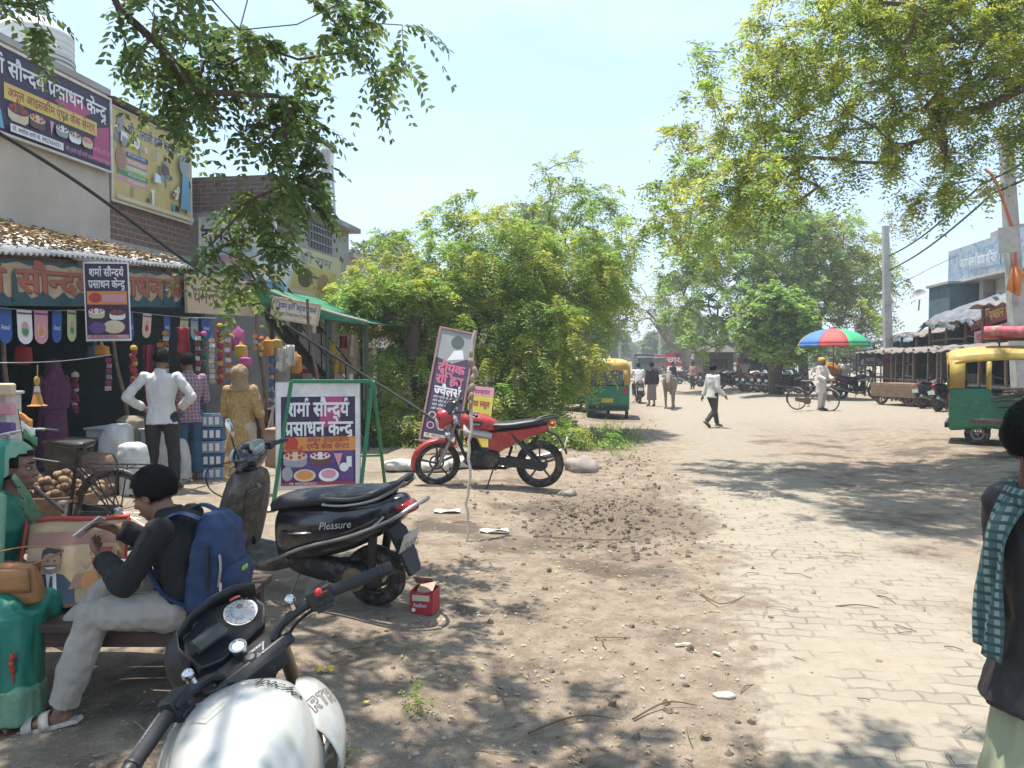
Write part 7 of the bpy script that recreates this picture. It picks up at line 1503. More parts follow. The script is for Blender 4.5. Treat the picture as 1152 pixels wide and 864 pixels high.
pn.disc(-.105, .222, .006, .004, BLKI, 8); pn.disc(-.075, .222, .006, .004, BLKI, 8); pn.poly([(-.115, .193), (-.065, .193), (-.075, .183), (-.105, .183)], W_); pn.poly([(-.12, .2), (-.06, .2), (-.063, .195), (-.117, .195)], BLKI); pn.disc(-.15, .11, .02, .025, SKIN_I); pn.poly([(.0, .08), (.08, .1), (.09, .16), (.02, .15)], SKIN_I); pn.disc(.09, .12, .04, .045, ORG)
pn.text('विवाह', .08, .24, .035, RED, .03, w=.1); pn.text('सूटिंग', .09, .19, .035, RED, .03, w=.09); o_ = pn.build('print', pb, face_M((0, -.086, .0), (1, 0, 0), (0, .07, 1)))
# foreground man ------------------------------------------------------------------------------------
fgx, fgy = 1.565, 2.22
fm = person('man in a dark jacket and pale green lungi seen from behind at the right edge', (fgx, fgy, 0), R(-84), 1.63, dict(elR=(.15, .01, .63), wrR=(.13, .10, .52), elL=(-.13, .02, .63), nek=(0, -.022, .845), hed=(0, -.012, .925)), skin=1, look=(0, 12, 0), vox=.009, top=dict(name='jacket', mat=pm('jacket_charcoal', (.035, .032, .033), .55, var=.2, bump=.3, bscale=25), g=.018, low=-.085, flare=1.22, wr=.012), bot=dict(name='lungi', mat=pm('lungi_pale_green', (.40, .42, .27), .85, var=.08), kind='wrap', ext=(.50, .05, .074, .145), wr=.014), shoe=SND)
CK = plaid_mat('plaid_green', (.07, .13, .12), (.24, .30, .27), 46, .3, (.035, .08, .08)); H_ = 1.63
m = MB(); m.torus((0, -.004*H_, .838*H_), .052*H_, .016*H_, (0, -.35, 1), 28, 8, flat=1.6); m.build('scarf_loop', CK, fm)
m = MB(); m.grid(lambda a, c: V((-.045+.06*c, -.046-.042*math.sin(min(1, a*3)*PI/2)-.02*a+.008*math.sin(c*9+a*6), .855-.30*a-.02*c))*H_, 30, 8); m.build('scarf_end', CK, fm, solid=.006)
# people further down the road -----------------------------------------------------------------------
person('man in a white shirt and dark trousers striding across the road', gpo(801, 481), R(-62), 1.62, dict(anL=(-.055, .16, .045), knL=(-.055, .10, .28), toL=(-.06, .26, .015), knR=(.055, .01, .29), anR=(.055, -.17, .10), toR=(.06, -.10, .02), wrL=(-.15, -.06, .49), wrR=(.15, .12, .50)), top=dict(mat=WSH, g=.02, low=-.06, flare=1.2), bot=dict(mat=pm('trouser_grey', (.04, .045, .045), .8), g=.016), shoe=SND, lean=.06)
person('man in black shirt and grey wrap standing beside the road cow', gpo(733, 457), R(10), 1.64, top=dict(mat=pm('shirt_dark', (.03, .026, .03), .85), g=.02), bot=dict(name='lungi', mat=pm('lungi_grey', (.22, .18, .16), .85), kind='wrap', ext=(.56, .14, .09, .11)), shoe=SND, vox=.02)
person('person in dark blue standing beyond the cow', gpo(757, 440), R(-150), 1.6, top=dict(mat=pm('shirt_navy', (.02, .035, .07), .85), g=.02), bot=dict(mat=BTR), vox=.022)
person('man in a white kurta and yellow turban walking beside a bicycle', gpo(924, 462), R(-140), 1.66, dict(wrL=(-.06, .20, .58), elL=(-.16, .06, .64), wrR=(.16, .18, .58), elR=(.16, .04, .63)), skin=1, hair=None, top=dict(name='kurta', mat=WSH2, g=.024, skirt=(.58, .33, .09, .12), wr=.012), bot=dict(mat=WSH2, g=.02), shoe=SND, vox=.016)
tb = [o for o in bpy.data.objects if o.get('label', '').startswith('man in a white kurta and yellow')][0]; m = MB(); m.ell((0, -.01*1.66, .955*1.66), (.068*1.66, .072*1.66, .046*1.66)); m.torus((0, -.008*1.66, .945*1.66), .05*1.66, .02*1.66, (0, -.2, 1), 20, 8); mobj('turban', remesh(m, .012, 2, .008), pm('turban_yellow', (.52, .29, .04), .85), tb); m = MB(); m.ell((0, .04*1.66, .868*1.66), (.028*1.66, .02*1.66, .032*1.66)); m.build('beard', HAIR(), tb)
bcy = gpo(914, 462); bicycle('rusty bicycle being walked by the man in the yellow turban', bcy, R(-142), 'rust', lean=3)
person('man in an off white shirt standing under the rainbow umbrella', gpo(949, 447), R(170), 1.66, skin=1, top=dict(mat=WSH2, g=.02, sleeve=.55), bot=dict(mat=pm('trouser_grey', (.04, .045, .045)), g=.016), vox=.02)
person('person in a pink shirt beneath the trees by the parked motorcycles', gpo(779, 438), R(120), 1.6, top=dict(mat=pm('shirt_pink', (.4, .22, .2), .85), g=.02), bot=dict(mat=pm('trouser_grey', (.04, .045, .045))), vox=.025)
person('person in a red shirt standing behind the row of motorcycles', gpo(831, 436), R(100), 1.65, top=dict(mat=pm('shirt_red', (.3, .04, .05), .85), g=.02), bot=dict(mat=BTR), vox=.025)
RID = dict(pel=(0, -.10, .50), wai=(0, -.09, .58), che=(0, -.05, .69), nek=(0, -.02, .81), hed=(0, .02, .89), shL=(-.108, -.03, .775), shR=(.108, -.03, .775), elL=(-.16, .08, .66), elR=(.16, .08, .66), wrL=(-.17, .20, .61), wrR=(.17, .20, .61), hiL=(-.06, -.09, .49), hiR=(.06, -.09, .49), knL=(-.11, .12, .43), knR=(.11, .12, .43), anL=(-.12, .0, .21), anR=(.12, .0, .21), toL=(-.13, .10, .19), toR=(.13, .10, .19))
def rider(label, bl, px, py, rz, topm, tank):
    p = gpo(px, py); motorcycle('motorcycle', bl, p, rz, tank, group='motorcycles with a rider', lean=0); person(label, p, rz, 1.65, RID, top=dict(mat=topm, g=.02), bot=dict(mat=pm('trouser_grey', (.04, .045, .045))), vox=.02)
rider('rider in a white shirt on a dark motorcycle heading down the road', 'dark motorcycle ridden away by the man in the white shirt', 718, 453, R(-4), WSH, 'black')
rider('man in a tan shirt seated on a red motorcycle under the trees', 'red motorcycle under the trees with a seated rider in tan', 838, 439, R(-20), pm('shirt_tan', (.3, .24, .18), .85), 'red')
# cow ------------------------------------------------------------------------------------------------
cw = gpo(753, 459); cow = thing('cow', 'pale grey humped cow standing on the road facing the camera', 'cow', cw, R(166))
m = MB(); m.loft([sring((0, y, z), (w, 0, 0), (0, 0, h), 2.2, 16) for y, z, w, h in ((-.72, .98, .10, .12), (-.62, .96, .22, .22), (-.3, .93, .27, .27), (.1, .92, .26, .28), (.42, .95, .22, .27), (.58, .98, .14, .2))])
m.ell((0, .38, 1.22), (.11, .2, .14)); cap(m, (0, .5, 1.02), (0, .86, 1.12), .15, .105); m.loft([sring((0, y, z), (w, 0, 0), (0, d, h), 2.2, 14) for y, z, w, d, h in ((.82, 1.20, .08, .02, .06), (.90, 1.16, .105, .04, .09), (1.02, 1.04, .08, .05, .08), (1.13, .92, .06, .04, .05), (1.16, .88, .045, .03, .03))]); m.loft([sring((0, y, z), (.03, 0, 0), (0, 0, h), 2, 8) for y, z, h in ((.3, .66, .06), (.55, .72, .16), (.8, .95, .10))])
for sx in (-1, 1):
    m.ell((sx*.16, .88, 1.17), (.10, .02, .045), (0, R(sx*20), 0)); m.tube([(sx*.06, .84, 1.24), (sx*.11, .84, 1.32), (sx*.10, .86, 1.40)], [.028, .02, .008], 8)
    cap(m, (sx*.13, .42, .85), (sx*.12, .42, .42), .09, .05); cap(m, (sx*.12, .42, .42), (sx*.12, .42, .08), .042, .03); m.tube([(sx*.12, .43, .08), (sx*.12, .44, .0)], [.04, .05], 10)
    cap(m, (sx*.15, -.5, .9), (sx*.15, -.38, .6), .14, .075); cap(m, (sx*.15, -.38, .6), (sx*.14, -.56, .42), .06, .045); cap(m, (sx*.14, -.56, .42), (sx*.14, -.52, .08), .042, .03); m.tube([(sx*.14, -.52, .08), (sx*.14, -.5, .0)], [.04, .05], 10)
mobj('body', remesh(m, .022, 3), pm('hide_grey', (.20, .165, .13), .8, var=.2, scale=3), cow)
m = MB(); m.tube([(0, -.75, 1.05), (0, -.84, .8), (0, -.82, .45)], [.025, .018, .03], 8); m.build('tail', pm('hide_dark', (.1, .085, .075), .85), cow)
# ---------------------------------------------------------------- street signs
o1 = at(307, 578, 8.45); o1.z = gz(o1.x, o1.y, False); tr_ = at(419, 429, 8.75); tl_ = at(328, 429, 8.6)
br_ = at(404, 566, 8.65); br_.z = o1.z
af = thing('a_frame_sign', 'green framed pavement board with white bakery lettering on a dark panel', 'sign', o1); GF_ = pm('frame_green', (.02, .17, .075), .5, dust=.2)
def rbeam(m, a, b2, w=.04): m.beam(V(a)-o1, V(b2)-o1, w, w)
tl_ = V((tl_.x, tl_.y, tl_.z)); bk1 = at(434, 543, 9.5); bk1.z = o1.z; bk0 = bk1+(o1-br_)*.95
m = MB(); rbeam(m, o1, tl_); rbeam(m, br_, tr_); rbeam(m, tl_, tr_); m.build('frame', GF_, af, bev=.004)
m = MB(); rbeam(m, bk1, tr_+V((0, .04, 0)), .035); rbeam(m, bk0, tl_+V((0, .04, 0)), .035); rbeam(m, bk1.lerp(tr_, .35), bk0.lerp(tl_, .35), .025); m.build('rear_legs', GF_, af, bev=.004)
lo_ = o1.lerp(tl_, .14); ro_ = br_.lerp(tr_, .14); w_a = (ro_-lo_).length; wt_ = (tr_-tl_).length; h_a = (tl_-lo_).length*.985
Ma = face_M(lo_-o1, ro_-lo_, tl_-lo_); sxk = ((tr_+tl_)/2-(ro_+lo_)/2)
m = MB(); m.box((w_a/2, h_a/2, -.006), (w_a, h_a, .012), M=Ma); m.build('sheet_backing', pm('flex_back', (.5, .47, .44), .7, dust=.2), af)
p = Panel(); p.z = .004; W = w_a; H = h_a
p.rect(.01, .01, W-.01, H-.01, pm('ink_border_white', (.66, .64, .62), .5, dust=.15)); p.rect(.06, .05, W-.06, H*.86, PUR); p.rect(.1, H*.04, W-.08, H*.4, VIO)
p.poly([(W*.55, H*.86), (W*.8, H*.86), (W*.75, H*.62), (W*.5, H*.55)], MAG); p.ring(W/2, H*.45, .001, .001, .0005, W_)
p.text('शर्मा सौन्दर्य', .12, H*.68, .145, W_, .035, w=W-.25); p.text('प्रसाधन केन्द्र', .10, H*.50, .145, W_, .035, w=W-.19)
p.rect(.06, H*.355, W-.06, H*.485, ORG); p.text('अमूल आइसक्रीम', W*.36, H*.435, .05, MAR, .02, w=W*.5); p.text('एण्ड केक सेन्टर', W*.36, H*.375, .05, MAR, .02, w=W*.5); p.disc(W*.19, H*.43, .07, .07, RED); p.text('Amul', W*.08, H*.362, .045, RED, .02, w=W*.24)
p.cake(W*.23, H*.31, .13, GRY, CRM, RED); p.cake(W*.52, H*.31, .11, BRN, W_, RED); p.disc(W*.34, H*.13, .12, .07, CRM); p.disc(W*.34, H*.135, .09, .05, ORG); p.disc(W*.62, H*.13, .11, .075, W_); p.disc(W*.62, H*.14, .08, .05, PNK); p.poly([(W*.68, H*.33), (W*.78, H*.33), (W*.74, H*.2)], PNK); p.disc(W*.8, H*.2, .05, .05, W_); p.rect(W*.83, H*.2, W*.89, H*.3, W_); p.disc(W*.14, H*.15, .06, .08, GRY); p.rect(.06, .05, W-.06, .085, MAR); p.text('मो. 9927654321', .15, .056, .022, W_, .01, w=.3)
p.build('printed_sheet', af, Ma)
# tall banner and the yellow one, leaning on the fallen tree
a = at(473, 494, 13.2); b_ = at(516, 497, 13.3); c_ = at(507, 371, 14.0); r, p = board('tall_leaning_banner', 'tall dark purple jewellery banner tilted against the fallen green tree', 'banner', face_M(a, V((1, .12, -.20)), c_-a), .62, (c_-a).length*.99, .03, frame=pm('frame_pinkish', (.32, .16, .15), .7, dust=.3))
Hh = (c_-a).length*.99; DP = ink('deep_violet', (.06, .035, .08)); p.rect(0, 0, .62, Hh, DP); p.poly([(0, Hh), (0, Hh*.74), (.3, Hh*.7), (.62, Hh*.78), (.62, Hh)], ink('photo_grey', (.3, .3, .29))); p.disc(.34, Hh*.9, .12, .13, ink('photo_dark', (.08, .1, .08))); p.poly([(.2, Hh*.72), (.5, Hh*.76), (.45, Hh*.84), (.3, Hh*.82)], W_)
for k, s in enumerate(('दीपक', 'रोहित', 'ज्वैलर्स')): p.text(s, .075, Hh*(.62-.105*k)-.008, .145, PNK, .05, w=.47); p.text(s, .08, Hh*(.62-.105*k), .14, ink('hot_pink', (.6, .12, .2)) if k < 2 else W_, .03, w=.46)
for k in range(4): p.text('सोने चाँदी के आभूषण', .08, Hh*(.375-.035*k), .035, W_, .012, w=.46-.05*(k % 2))
for k in range(6): p.ring(.12+.19*(k % 3), Hh*(.22-.09*(k//3)), .065, .065, .018, PNK if k % 2 else CRM)
p.rect(.04, .05, .58, .13, CRM); p.text('मो. 9837012345', .07, .07, .045, DP, .012, w=.45); p.build('printed_sheet', r)
a = at(521, 500, 13.0); b_ = at(541, 503, 13.0); c_ = at(533, 434, 13.3); r, p = board('yellow_banner', 'small yellow banner with maroon lettering behind the red motorcycle tank', 'banner', face_M(a, b_-a+V((.12, 0, 0)), c_-a), .42, (c_-a).length, .015)
Hh = (c_-a).length; p.rect(0, 0, .42, Hh, ink('bright_yellow', (.6, .47, .06))); p.rect(0, Hh*.84, .42, Hh, PNK); p.text('विज्ञापन', .05, Hh*.87, .07, MAR, .03, w=.3); p.text('नया स्कूल', .05, Hh*.66, .09, MAR, .03, w=.32)
for k in range(5): p.text('प्रवेश प्रारम्भ कक्षा एक से', .05, Hh*(.5-.09*k), .04, BRN, .012, w=.32)
p.build('printed_sheet', r)
# crooked stick with a rag
q0 = gp(525, 609); q1 = at(533, 372, 7.6); m = MB(); n = 24; pts = [q0+(q1-q0)*i/n+V((.012*math.sin(i*1.1)+.008*math.sin(i*2.7), 0, 0)) for i in range(n+1)]
stk = thing('bamboo_stick', 'thin crooked bamboo stick with torn rags standing in the open ground', 'stick', q0); m.tube(pts, [.011+.010*(i/n) for i in range(n+1)], 7); rel(m, q0).build('stick', pm('bamboo_pale', (.36, .33, .27), .8, var=.2), stk)
m = MB()
for k in range(7): c = pts[15+k]; m.ell(c+V((.012*math.sin(k*2), -.01, 0)), (.02+.008*(k % 3), .02, .06), (0, .3*math.sin(k), 0), 8, 6)
rel(m, q0).build('rag', pm('rag_tan', (.28, .21, .15), .9, var=.3), stk)
# red carton
g_ = gp(478, 686); ct = thing('cardboard_carton', 'small red cardboard carton with an open flap by the scooter rear wheel', 'carton', g_, R(-12)); RC = pm('carton_red', (.36, .03, .035), .6, var=.12, dust=.15)
m = MB(); s = .155
for c, d in (((0, -s/2, .075), (s, .004, .15)), ((0, s/2, .075), (s, .004, .15)), ((-s/2, 0, .075), (.004, s, .15)), ((s/2, 0, .075), (.004, s, .15)), ((0, 0, .003), (s, s, .004))): m.box(c, d)
m.build('carton_walls', RC, ct); m = MB(); m.box((.02, -.03, .165), (.12, .11, .004), (R(18), R(-14), 0)); m.box((-.03, .07, .185), (.13, .10, .004), (R(-40), 0, 0)); m.build('flap', pm('carton_inner', (.4, .26, .2), .8), ct)
p = Panel(); p.z = .003; p.rect(-.06, .09, .06, .13, CRM); p.text('Rajdhani', -.05, .05, .022, W_, .012, w=.09); p.disc(-.05, .03, .014, .014, W_); p.build('print', ct, face_M((0, -s/2-.002, 0), (1, 0, 0), UP))
# stones, sacks, papers, debris
def rock(name, lab, px, py, r3, mat, seed, group=None, cat='stone'):
    g = gp(px, py); q = MB(); q.ell((0, 0, r3[2]*.45), r3, None, 22, 14); q.v = [tuple(V(v)*(1+.35*noise.noise(V(v)*(1.3/max(r3))+V((seed, 0, 0)))+.09*noise.noise(V(v)*(5/max(r3))))) for v in q.v]
    o_ = q.build(name, mat, ang=180); o_.location = g; return tag(o_, lab, cat, group)
STN = pm('stone_grey', (.29, .25, .21), .9, var=.2, bump=.4, bscale=20, stain=.3); STP = pm('stone_pale', (.42, .38, .33), .9, var=.12, bump=.3)
rock('boulder', 'rounded grey boulder on the ground behind the red motorcycle tail', 655, 530, (.28, .24, .16), STN, 3)
rock('stone', 'pale flat stone lying on the edge of the pavers near the bottom', 814, 784, (.055, .035, .018), STP, 8)
rock('stone', 'pale stone near the rear wheel of the red motorcycle', 638, 557, (.12, .09, .05), STN, 5)
rock('stone', 'tiny pale round stone left of the flat stone on the paver edge', 768, 764, (.016, .014, .012), STP, 6); rock('stone', 'small dark flat stone above the torn leaf on the dirt', 760, 708, (.03, .02, .012), STN, 12)
SK = pm('sack_white', (.50, .47, .42), .85, var=.12, dust=.3, bump=.2)
GS = 'pale cement sacks lying before the red motorcycle'
for k, (px, py, rz, lab) in enumerate(((455, 529, .2, 'leftmost pale sack lying in the low row before the red motorcycle'), (482, 530, -.1, 'middle pale sack just left of the red motorcycle front wheel'), (508, 527, .1, 'pale sack behind the red motorcycle front wheel'))):
    g = gp(px, py); m = MB(); m.loft([sring((x, 0, .085), (0, w*1.4, 0), (0, 0, h), 2.6, 14) for x, w, h in ((-.3, .05, .05), (-.27, .10, .07), (-.1, .13, .095), (.1, .135, .09), (.27, .10, .07), (.3, .05, .05))]); me = remesh(m, .018, 2, .02, (6, 6, 6), seed=k); o_ = bpy.data.objects.new('cement_sack', me); me.materials.clear(); me.materials.append(SK); COL.objects.link(o_); o_.location = g; o_.rotation_euler = (0, 0, rz); tag(o_, lab, 'sack', GS)
def scrap(name, lab, px, py, w, h, rz, mat, cat, curl=.02):
    g = gp(px, py); m = MB(); m.grid(lambda a, c: V(((a-.5)*w, (c-.5)*h, .012+curl*abs(math.sin(a*4+c*2+w*30)))), 8, 6); o_ = m.build(name, mat, solid=.002); o_.location = g; o_.rotation_euler = (0, 0, rz); return tag(o_, lab, cat)
PW = pm('paper_white', (.6, .58, .54), .8, var=.08, dust=.15); PY = pm('wrapper_yellow', (.55, .45, .08), .5); PB = pm('sheet_pale', (.5, .5, .48), .7, dust=.3)
scrap('paper_scrap', 'white paper scrap lying left of the bamboo stick foot', 503, 577, .28, .12, .1, PW, 'paper'); scrap('cardboard_scrap', 'white flattened strip of cardboard right of the bamboo stick', 556, 599, .28, .07, .12, PW, 'cardboard', .03)
scrap('snack_wrapper', 'yellow and white snack wrapper on the dirt right of the white motorcycle', 366, 757, .09, .045, .1, PY, 'wrapper'); scrap('snack_wrapper', 'small yellow wrapper lying on the dirt below the other wrapper', 412, 793, .035, .02, .6, PY, 'wrapper', .006)
scrap('dry_strip', 'pale torn strip lying near the edge of the pavers', 768, 728, .10, .025, .2, pm('strip_pale', (.48, .42, .3), .8), 'strip', .008); scrap('dry_strip', 'pale short curled strip on the paver edge right of the torn strip', 806, 738, .03, .05, .5, pm('strip_pale', (.48, .42, .3), .8), 'strip', .008)
scrap('plastic_sheet', 'pale plastic sheet spread on the ground behind the scooter front wheel', 230, 585, .9, .35, .1, PB, 'sheet', .03); scrap('plastic_scrap', 'crumpled white plastic scrap at the scooter kick side by the sign leg', 296, 575, .22, .14, .5, PW, 'scrap', .04); scrap('paper_scrap', 'tiny white paper scrap right of the red carton', 490, 658, .05, .04, .3, PW, 'paper', .02)
tw_ = [((600, 605), (700, 612), (742, 600), 'curved dead twig lying across the clods'), ((788, 668), (812, 684), (838, 672), 'curled vine twig at the edge of the pavers'), ((712, 812), (750, 798), (784, 797), 'thin pale curved stick near the bottom of the dirt'), ((594, 825), (650, 812), (700, 812), 'dark bent twig near the bottom of the dirt'), ((940, 684), (965, 685), (990, 686), 'dark straight twig lying on the sunlit pavers'), ((986, 672), (996, 676), (1008, 681), 'short dark twig on the pavers above the straight twig')]
for a, b2, c, lab in tw_:
    m = MB(); P3 = spline([gp(*a)+V((0, 0, .012)), gp(*b2)+V((0, 0, .03)), gp(*c)+V((0, 0, .012))], 6); m.tube(P3, [.006-.0003*i for i in range(len(P3))], 5); tag(m.build('fallen_twig', pm('twig_brown', (.12, .08, .05), .9)), lab, 'twig', 'larger twigs lying on the ground')
# fresh green sprigs on the dirt
for px, py, lab in ((372, 858, 'fresh green leafy sprig on the dirt at the white motorcycle flank'), (465, 795, 'small pale green sprig on the shaded dirt')):
    g = gp(px, py); rng = np.random.default_rng(px); q, mi = sprays(np.array([g+V((0, 0, .03))]*2), nrm(rng.normal(0, 1, (2, 3))*np.array([1, 1, .2])), rng, per=5, L=.10, nl=5, ll=.032, lw=.4, droop=.2, spread=.8)
    o_ = bpy.data.objects.new('leafy_sprig', leaves_mesh('leafy_sprig', q, [LB, LG, LY], mi)); COL.objects.link(o_); tag(o_, lab, 'sprig')
# ---------------------------------------------------------------- inside and before the left shops
CR = [pm('cloth_%d' % k, c, .85, var=.25, scale=12) for k, c in enumerate(((.30, .03, .04), (.42, .28, .05), (.35, .10, .03), (.03, .12, .08), (.38, .08, .2), (.5, .42, .3), (.06, .1, .25), (.45, .2, .04), (.2, .03, .05), (.48, .46, .42)))]
CN = ['red', 'mustard', 'rust', 'dark green', 'magenta', 'cream', 'blue', 'orange', 'maroon', 'white']
GH = 'garlands and goods strung up in the shop fronts'
rr = random.Random(17)
def hang(k, px, py0, py1, Y, kind, ci, lab):
    a = at(px, py0, Y); b2 = at(px, py1, Y); L = a.z-b2.z; m = MB()
    if kind == 'garland':
        n = max(5, int(L/.045))
        for i in range(n): m.ell((.012*math.sin(i*2.1), .01*math.cos(i*1.7), -L*(i+.5)/n), .034+.010*(i % 3 == 0)+.006*rr.random(), None, 8, 6, mi=0 if i % 4 else 1)
        m.tube([(0, 0, .05), (0, 0, -L)], .008, 5); o_ = m.build('garland', [CR[ci], CR[(ci+1) % 10]])
    elif kind == 'garland2':
        n = max(3, int(L/.07))
        for i in range(n): m.box((.006*math.sin(i), .01*math.sin(i*2.3), -L*(i+.5)/n), (.075, .012, .058), (rr.uniform(-.3, .3), rr.uniform(-.1, .1), rr.uniform(-.5, .5)), mi=i % 2)
        m.tube([(0, 0, .05), (0, 0, -L)], .004, 4); o_ = m.build('sachet_strip', [CR[ci], CR[9]])
    elif kind == 'cloth':
        w = .13+.06*rr.random(); m.grid(lambda s, t: V(((s-.5)*w*(1+.3*t), .03*math.sin(s*9+t*2), -L*t)), 14, 8); o_ = m.build('hanging_cloth', CR[ci], solid=.01)
    else:
        m.loft([sring((0, 0, z), (w, 0, 0), (0, w*.5, 0), 3, 12) for z, w in ((0, .01), (-.05, .03), (-.1*L-.05, .09), (-L*.9, .1), (-L, .06))]); o_ = m.build('hanging_bag', CR[ci])
    o_.location = a; tag(o_, lab, {'garland': 'garland', 'garland2': 'sachet strip', 'cloth': 'cloth', 'bag': 'bag'}[kind], GH)
hl = [(150, 390, 440, 9.6, 'garland', 0, 'just right of the hanging banner'), (180, 385, 425, 10.2, 'garland', 2, 'between the two men at the shop'), (166, 388, 470, 10.6, 'cloth', 8, 'behind the man in the white shirt'), (186, 372, 455, 10.8, 'garland', 7, 'above the checked shirt shoulder'), (206, 368, 398, 10.6, 'cloth', 0, 'over the head of the man in the checked shirt'), (222, 372, 440, 11.0, 'garland', 8, 'left of the cream door post'), (229, 374, 412, 11.1, 'garland', 3, 'just right of the cream door post'), (238, 380, 432, 11.0, 'garland', 5, 'hanging above the blue crates'), (247, 365, 432, 11.3, 'garland', 0, 'hanging left of the head scarf'), (256, 362, 425, 11.2, 'garland', 2, 'hanging over the head scarf'), (268, 366, 396, 11.6, 'bag', 4, 'above the yellow kurta woman'), (271, 384, 402, 11.5, 'bag', 1, 'just over the head scarf crown'), (276, 398, 412, 11.4, 'bag', 4, 'low beside the bamboo post'), (287, 375, 395, 12.0, 'garland', 7, 'near the right bamboo post'), (294, 380, 400, 12.0, 'garland', 1, 'right of the bamboo post'), (301, 378, 400, 12.2, 'bag', 7, 'under the buff signboard end'), (305, 384, 455, 12.3, 'garland', 6, 'on the strip of blue sachets'), (311, 378, 392, 12.6, 'bag', 1, 'at the stair head'), (316, 390, 418, 12.7, 'cloth', 9, 'left of the stair'), (326, 388, 412, 12.8, 'cloth', 9, 'under the stair treads'), (333, 395, 420, 13.0, 'bag', 7, 'below the stair'), (372, 382, 400, 14.5, 'bag', 1, 'round under the green awning'), (386, 378, 392, 14.6, 'cloth', 8, 'high under the green awning'), (396, 376, 402, 14.7, 'cloth', 5, 'beside the white pillar'), (379, 396, 420, 14.6, 'cloth', 1, 'low under the green awning'), (107, 384, 402, 9.8, 'bag', 6, 'under the hanging banner'), (114, 384, 400, 9.7, 'bag', 7, 'at the lower corner of the hanging banner'), (122, 402, 440, 9.9, 'garland', 4, 'thin in the dark shop doorway'), (84, 420, 465, 10.0, 'garland', 8, 'beside the purple saree'), (26, 384, 410, 9.0, 'bag', 0, 'in the dark far left of the shop')]
for k, h in enumerate(hl):
    if h[4] == 'garland' and k % 2: h = h[:4]+('garland2',)+h[5:]
    hang(k, *h[:6], '%s %s %s' % (CN[h[5]], {'garland': 'beaded garland', 'garland2': 'and white sachet strip', 'cloth': 'cloth strip', 'bag': 'packet'}[h[4]], h[6]))
# orange cone hat
a = at(42, 456, 7.6); ch_ = thing('paper_cone_hat', 'orange paper cone hat with a green tip hung on the shop string', 'party hat', a); m = MB(); m.lathe([(.085, 0), (.09, -.004), (.055, .01), (.012, .19), (0, .2)], n=18); m.build('cone', CR[7], ch_); m = MB(); m.ell((0, 0, .24), (.03, .02, .05)); m.tube([(0, 0, .18), (.01, 0, .40)], .006, 5); m.build('tip', CR[1], ch_); m = MB(); m.lathe([(.028, .13), (.02, .19), (.022, .19), (.03, .13)], n=14, cap=False); m.build('white_band', CR[9], ch_)
m = MB(); A_, B_ = at(0, 408, 7.7), at(125, 399, 9.5); m.tube([A_.lerp(B_, i/10)-V((0, 0, .03*math.sin(i/10*PI))) for i in range(11)], .005, 5); tag(m.build('shop_string', pm('string_white', (.5, .5, .45), .8)), 'thin string stretched across the dark shop opening', 'string')
# counters, sacks, crates
def blk_(name, lab, cat, px, py, Y, w, d, h, mat, rz=8, group=None, top=None, bev=.01):
    g = at(px, py, Y); g.z = gz(g.x, g.y, False); r = thing(name, lab, cat, g, R(-rz), group); m = MB(); m.box((0, 0, h/2), (w, d, h)); m.build('body', mat, r, bev=bev)
    m = MB(); m.box((0, 0, h+.015), (w+.04, d+.04, .03)); m.build('top', top or mat, r, bev=.006); return r
blk_('shop_counter', 'shop counter covered with pale sheet behind the bicycle saddle', 'counter', 150, 545, 9.75, .85, .6, .72, pm('sheet_grey_white', (.46, .46, .45), .8, dust=.2, bump=.2))
blk_('shop_counter', 'dim wooden counter in front of the woman in the purple saree', 'counter', 90, 545, 9.3, .55, .5, .6, WOOD())
SW = pm('sack_cloth_white', (.5, .5, .48), .85, var=.1, bump=.2)
def sack(lab, px, py, Y, w, h, mat, seed, group=None):
    g = at(px, py, Y); g.z = gz(g.x, g.y, False); m = MB(); m.loft([sring((.02*math.sin(z*9), .0, z), (a, 0, 0), (0, a*.75, 0), 2.6, 18) for z, a in ((0, w*.9), (.05, w), (h*.45, w*1.06), (h*.8, w*.98), (h*.94, w*.85), (h, w*.45))]); me = remesh(m, .016, 2, .02, (7, 7, 4), seed=seed); o_ = bpy.data.objects.new('sack', me); me.materials.clear(); me.materials.append(mat); COL.objects.link(o_); o_.location = g; tag(o_, lab, 'sack', group)
GK = 'sacks standing at the shop front'
sack('tall white sack standing left of the man in the white shirt', 133, 556, 9.2, .2, .82, SW, 1, GK); sack('white sack leaning at the knees of the man in the white shirt', 152, 558, 9.0, .17, .62, SW, 2, GK); sack('dull khaki sack behind the trousers of the man in the white shirt', 148, 545, 9.5, .2, .9, pm('sack_khaki', (.24, .2, .14), .9), 3, GK); sack('pale sack between the two standing men', 199, 545, 10.0, .17, .6, SW, 4, GK); sack('brown sack on the floor in the dark shop', 112, 545, 9.0, .2, .5, pm('sack_brown', (.2, .13, .09), .9), 5, GK)
CB_ = pm('crate_blue', (.03, .10, .22), .5, dust=.2); CB2 = pm('crate_blue_pale', (.16, .26, .36), .55, dust=.2)
GC = 'blue crates stacked beside the checked shirt man'
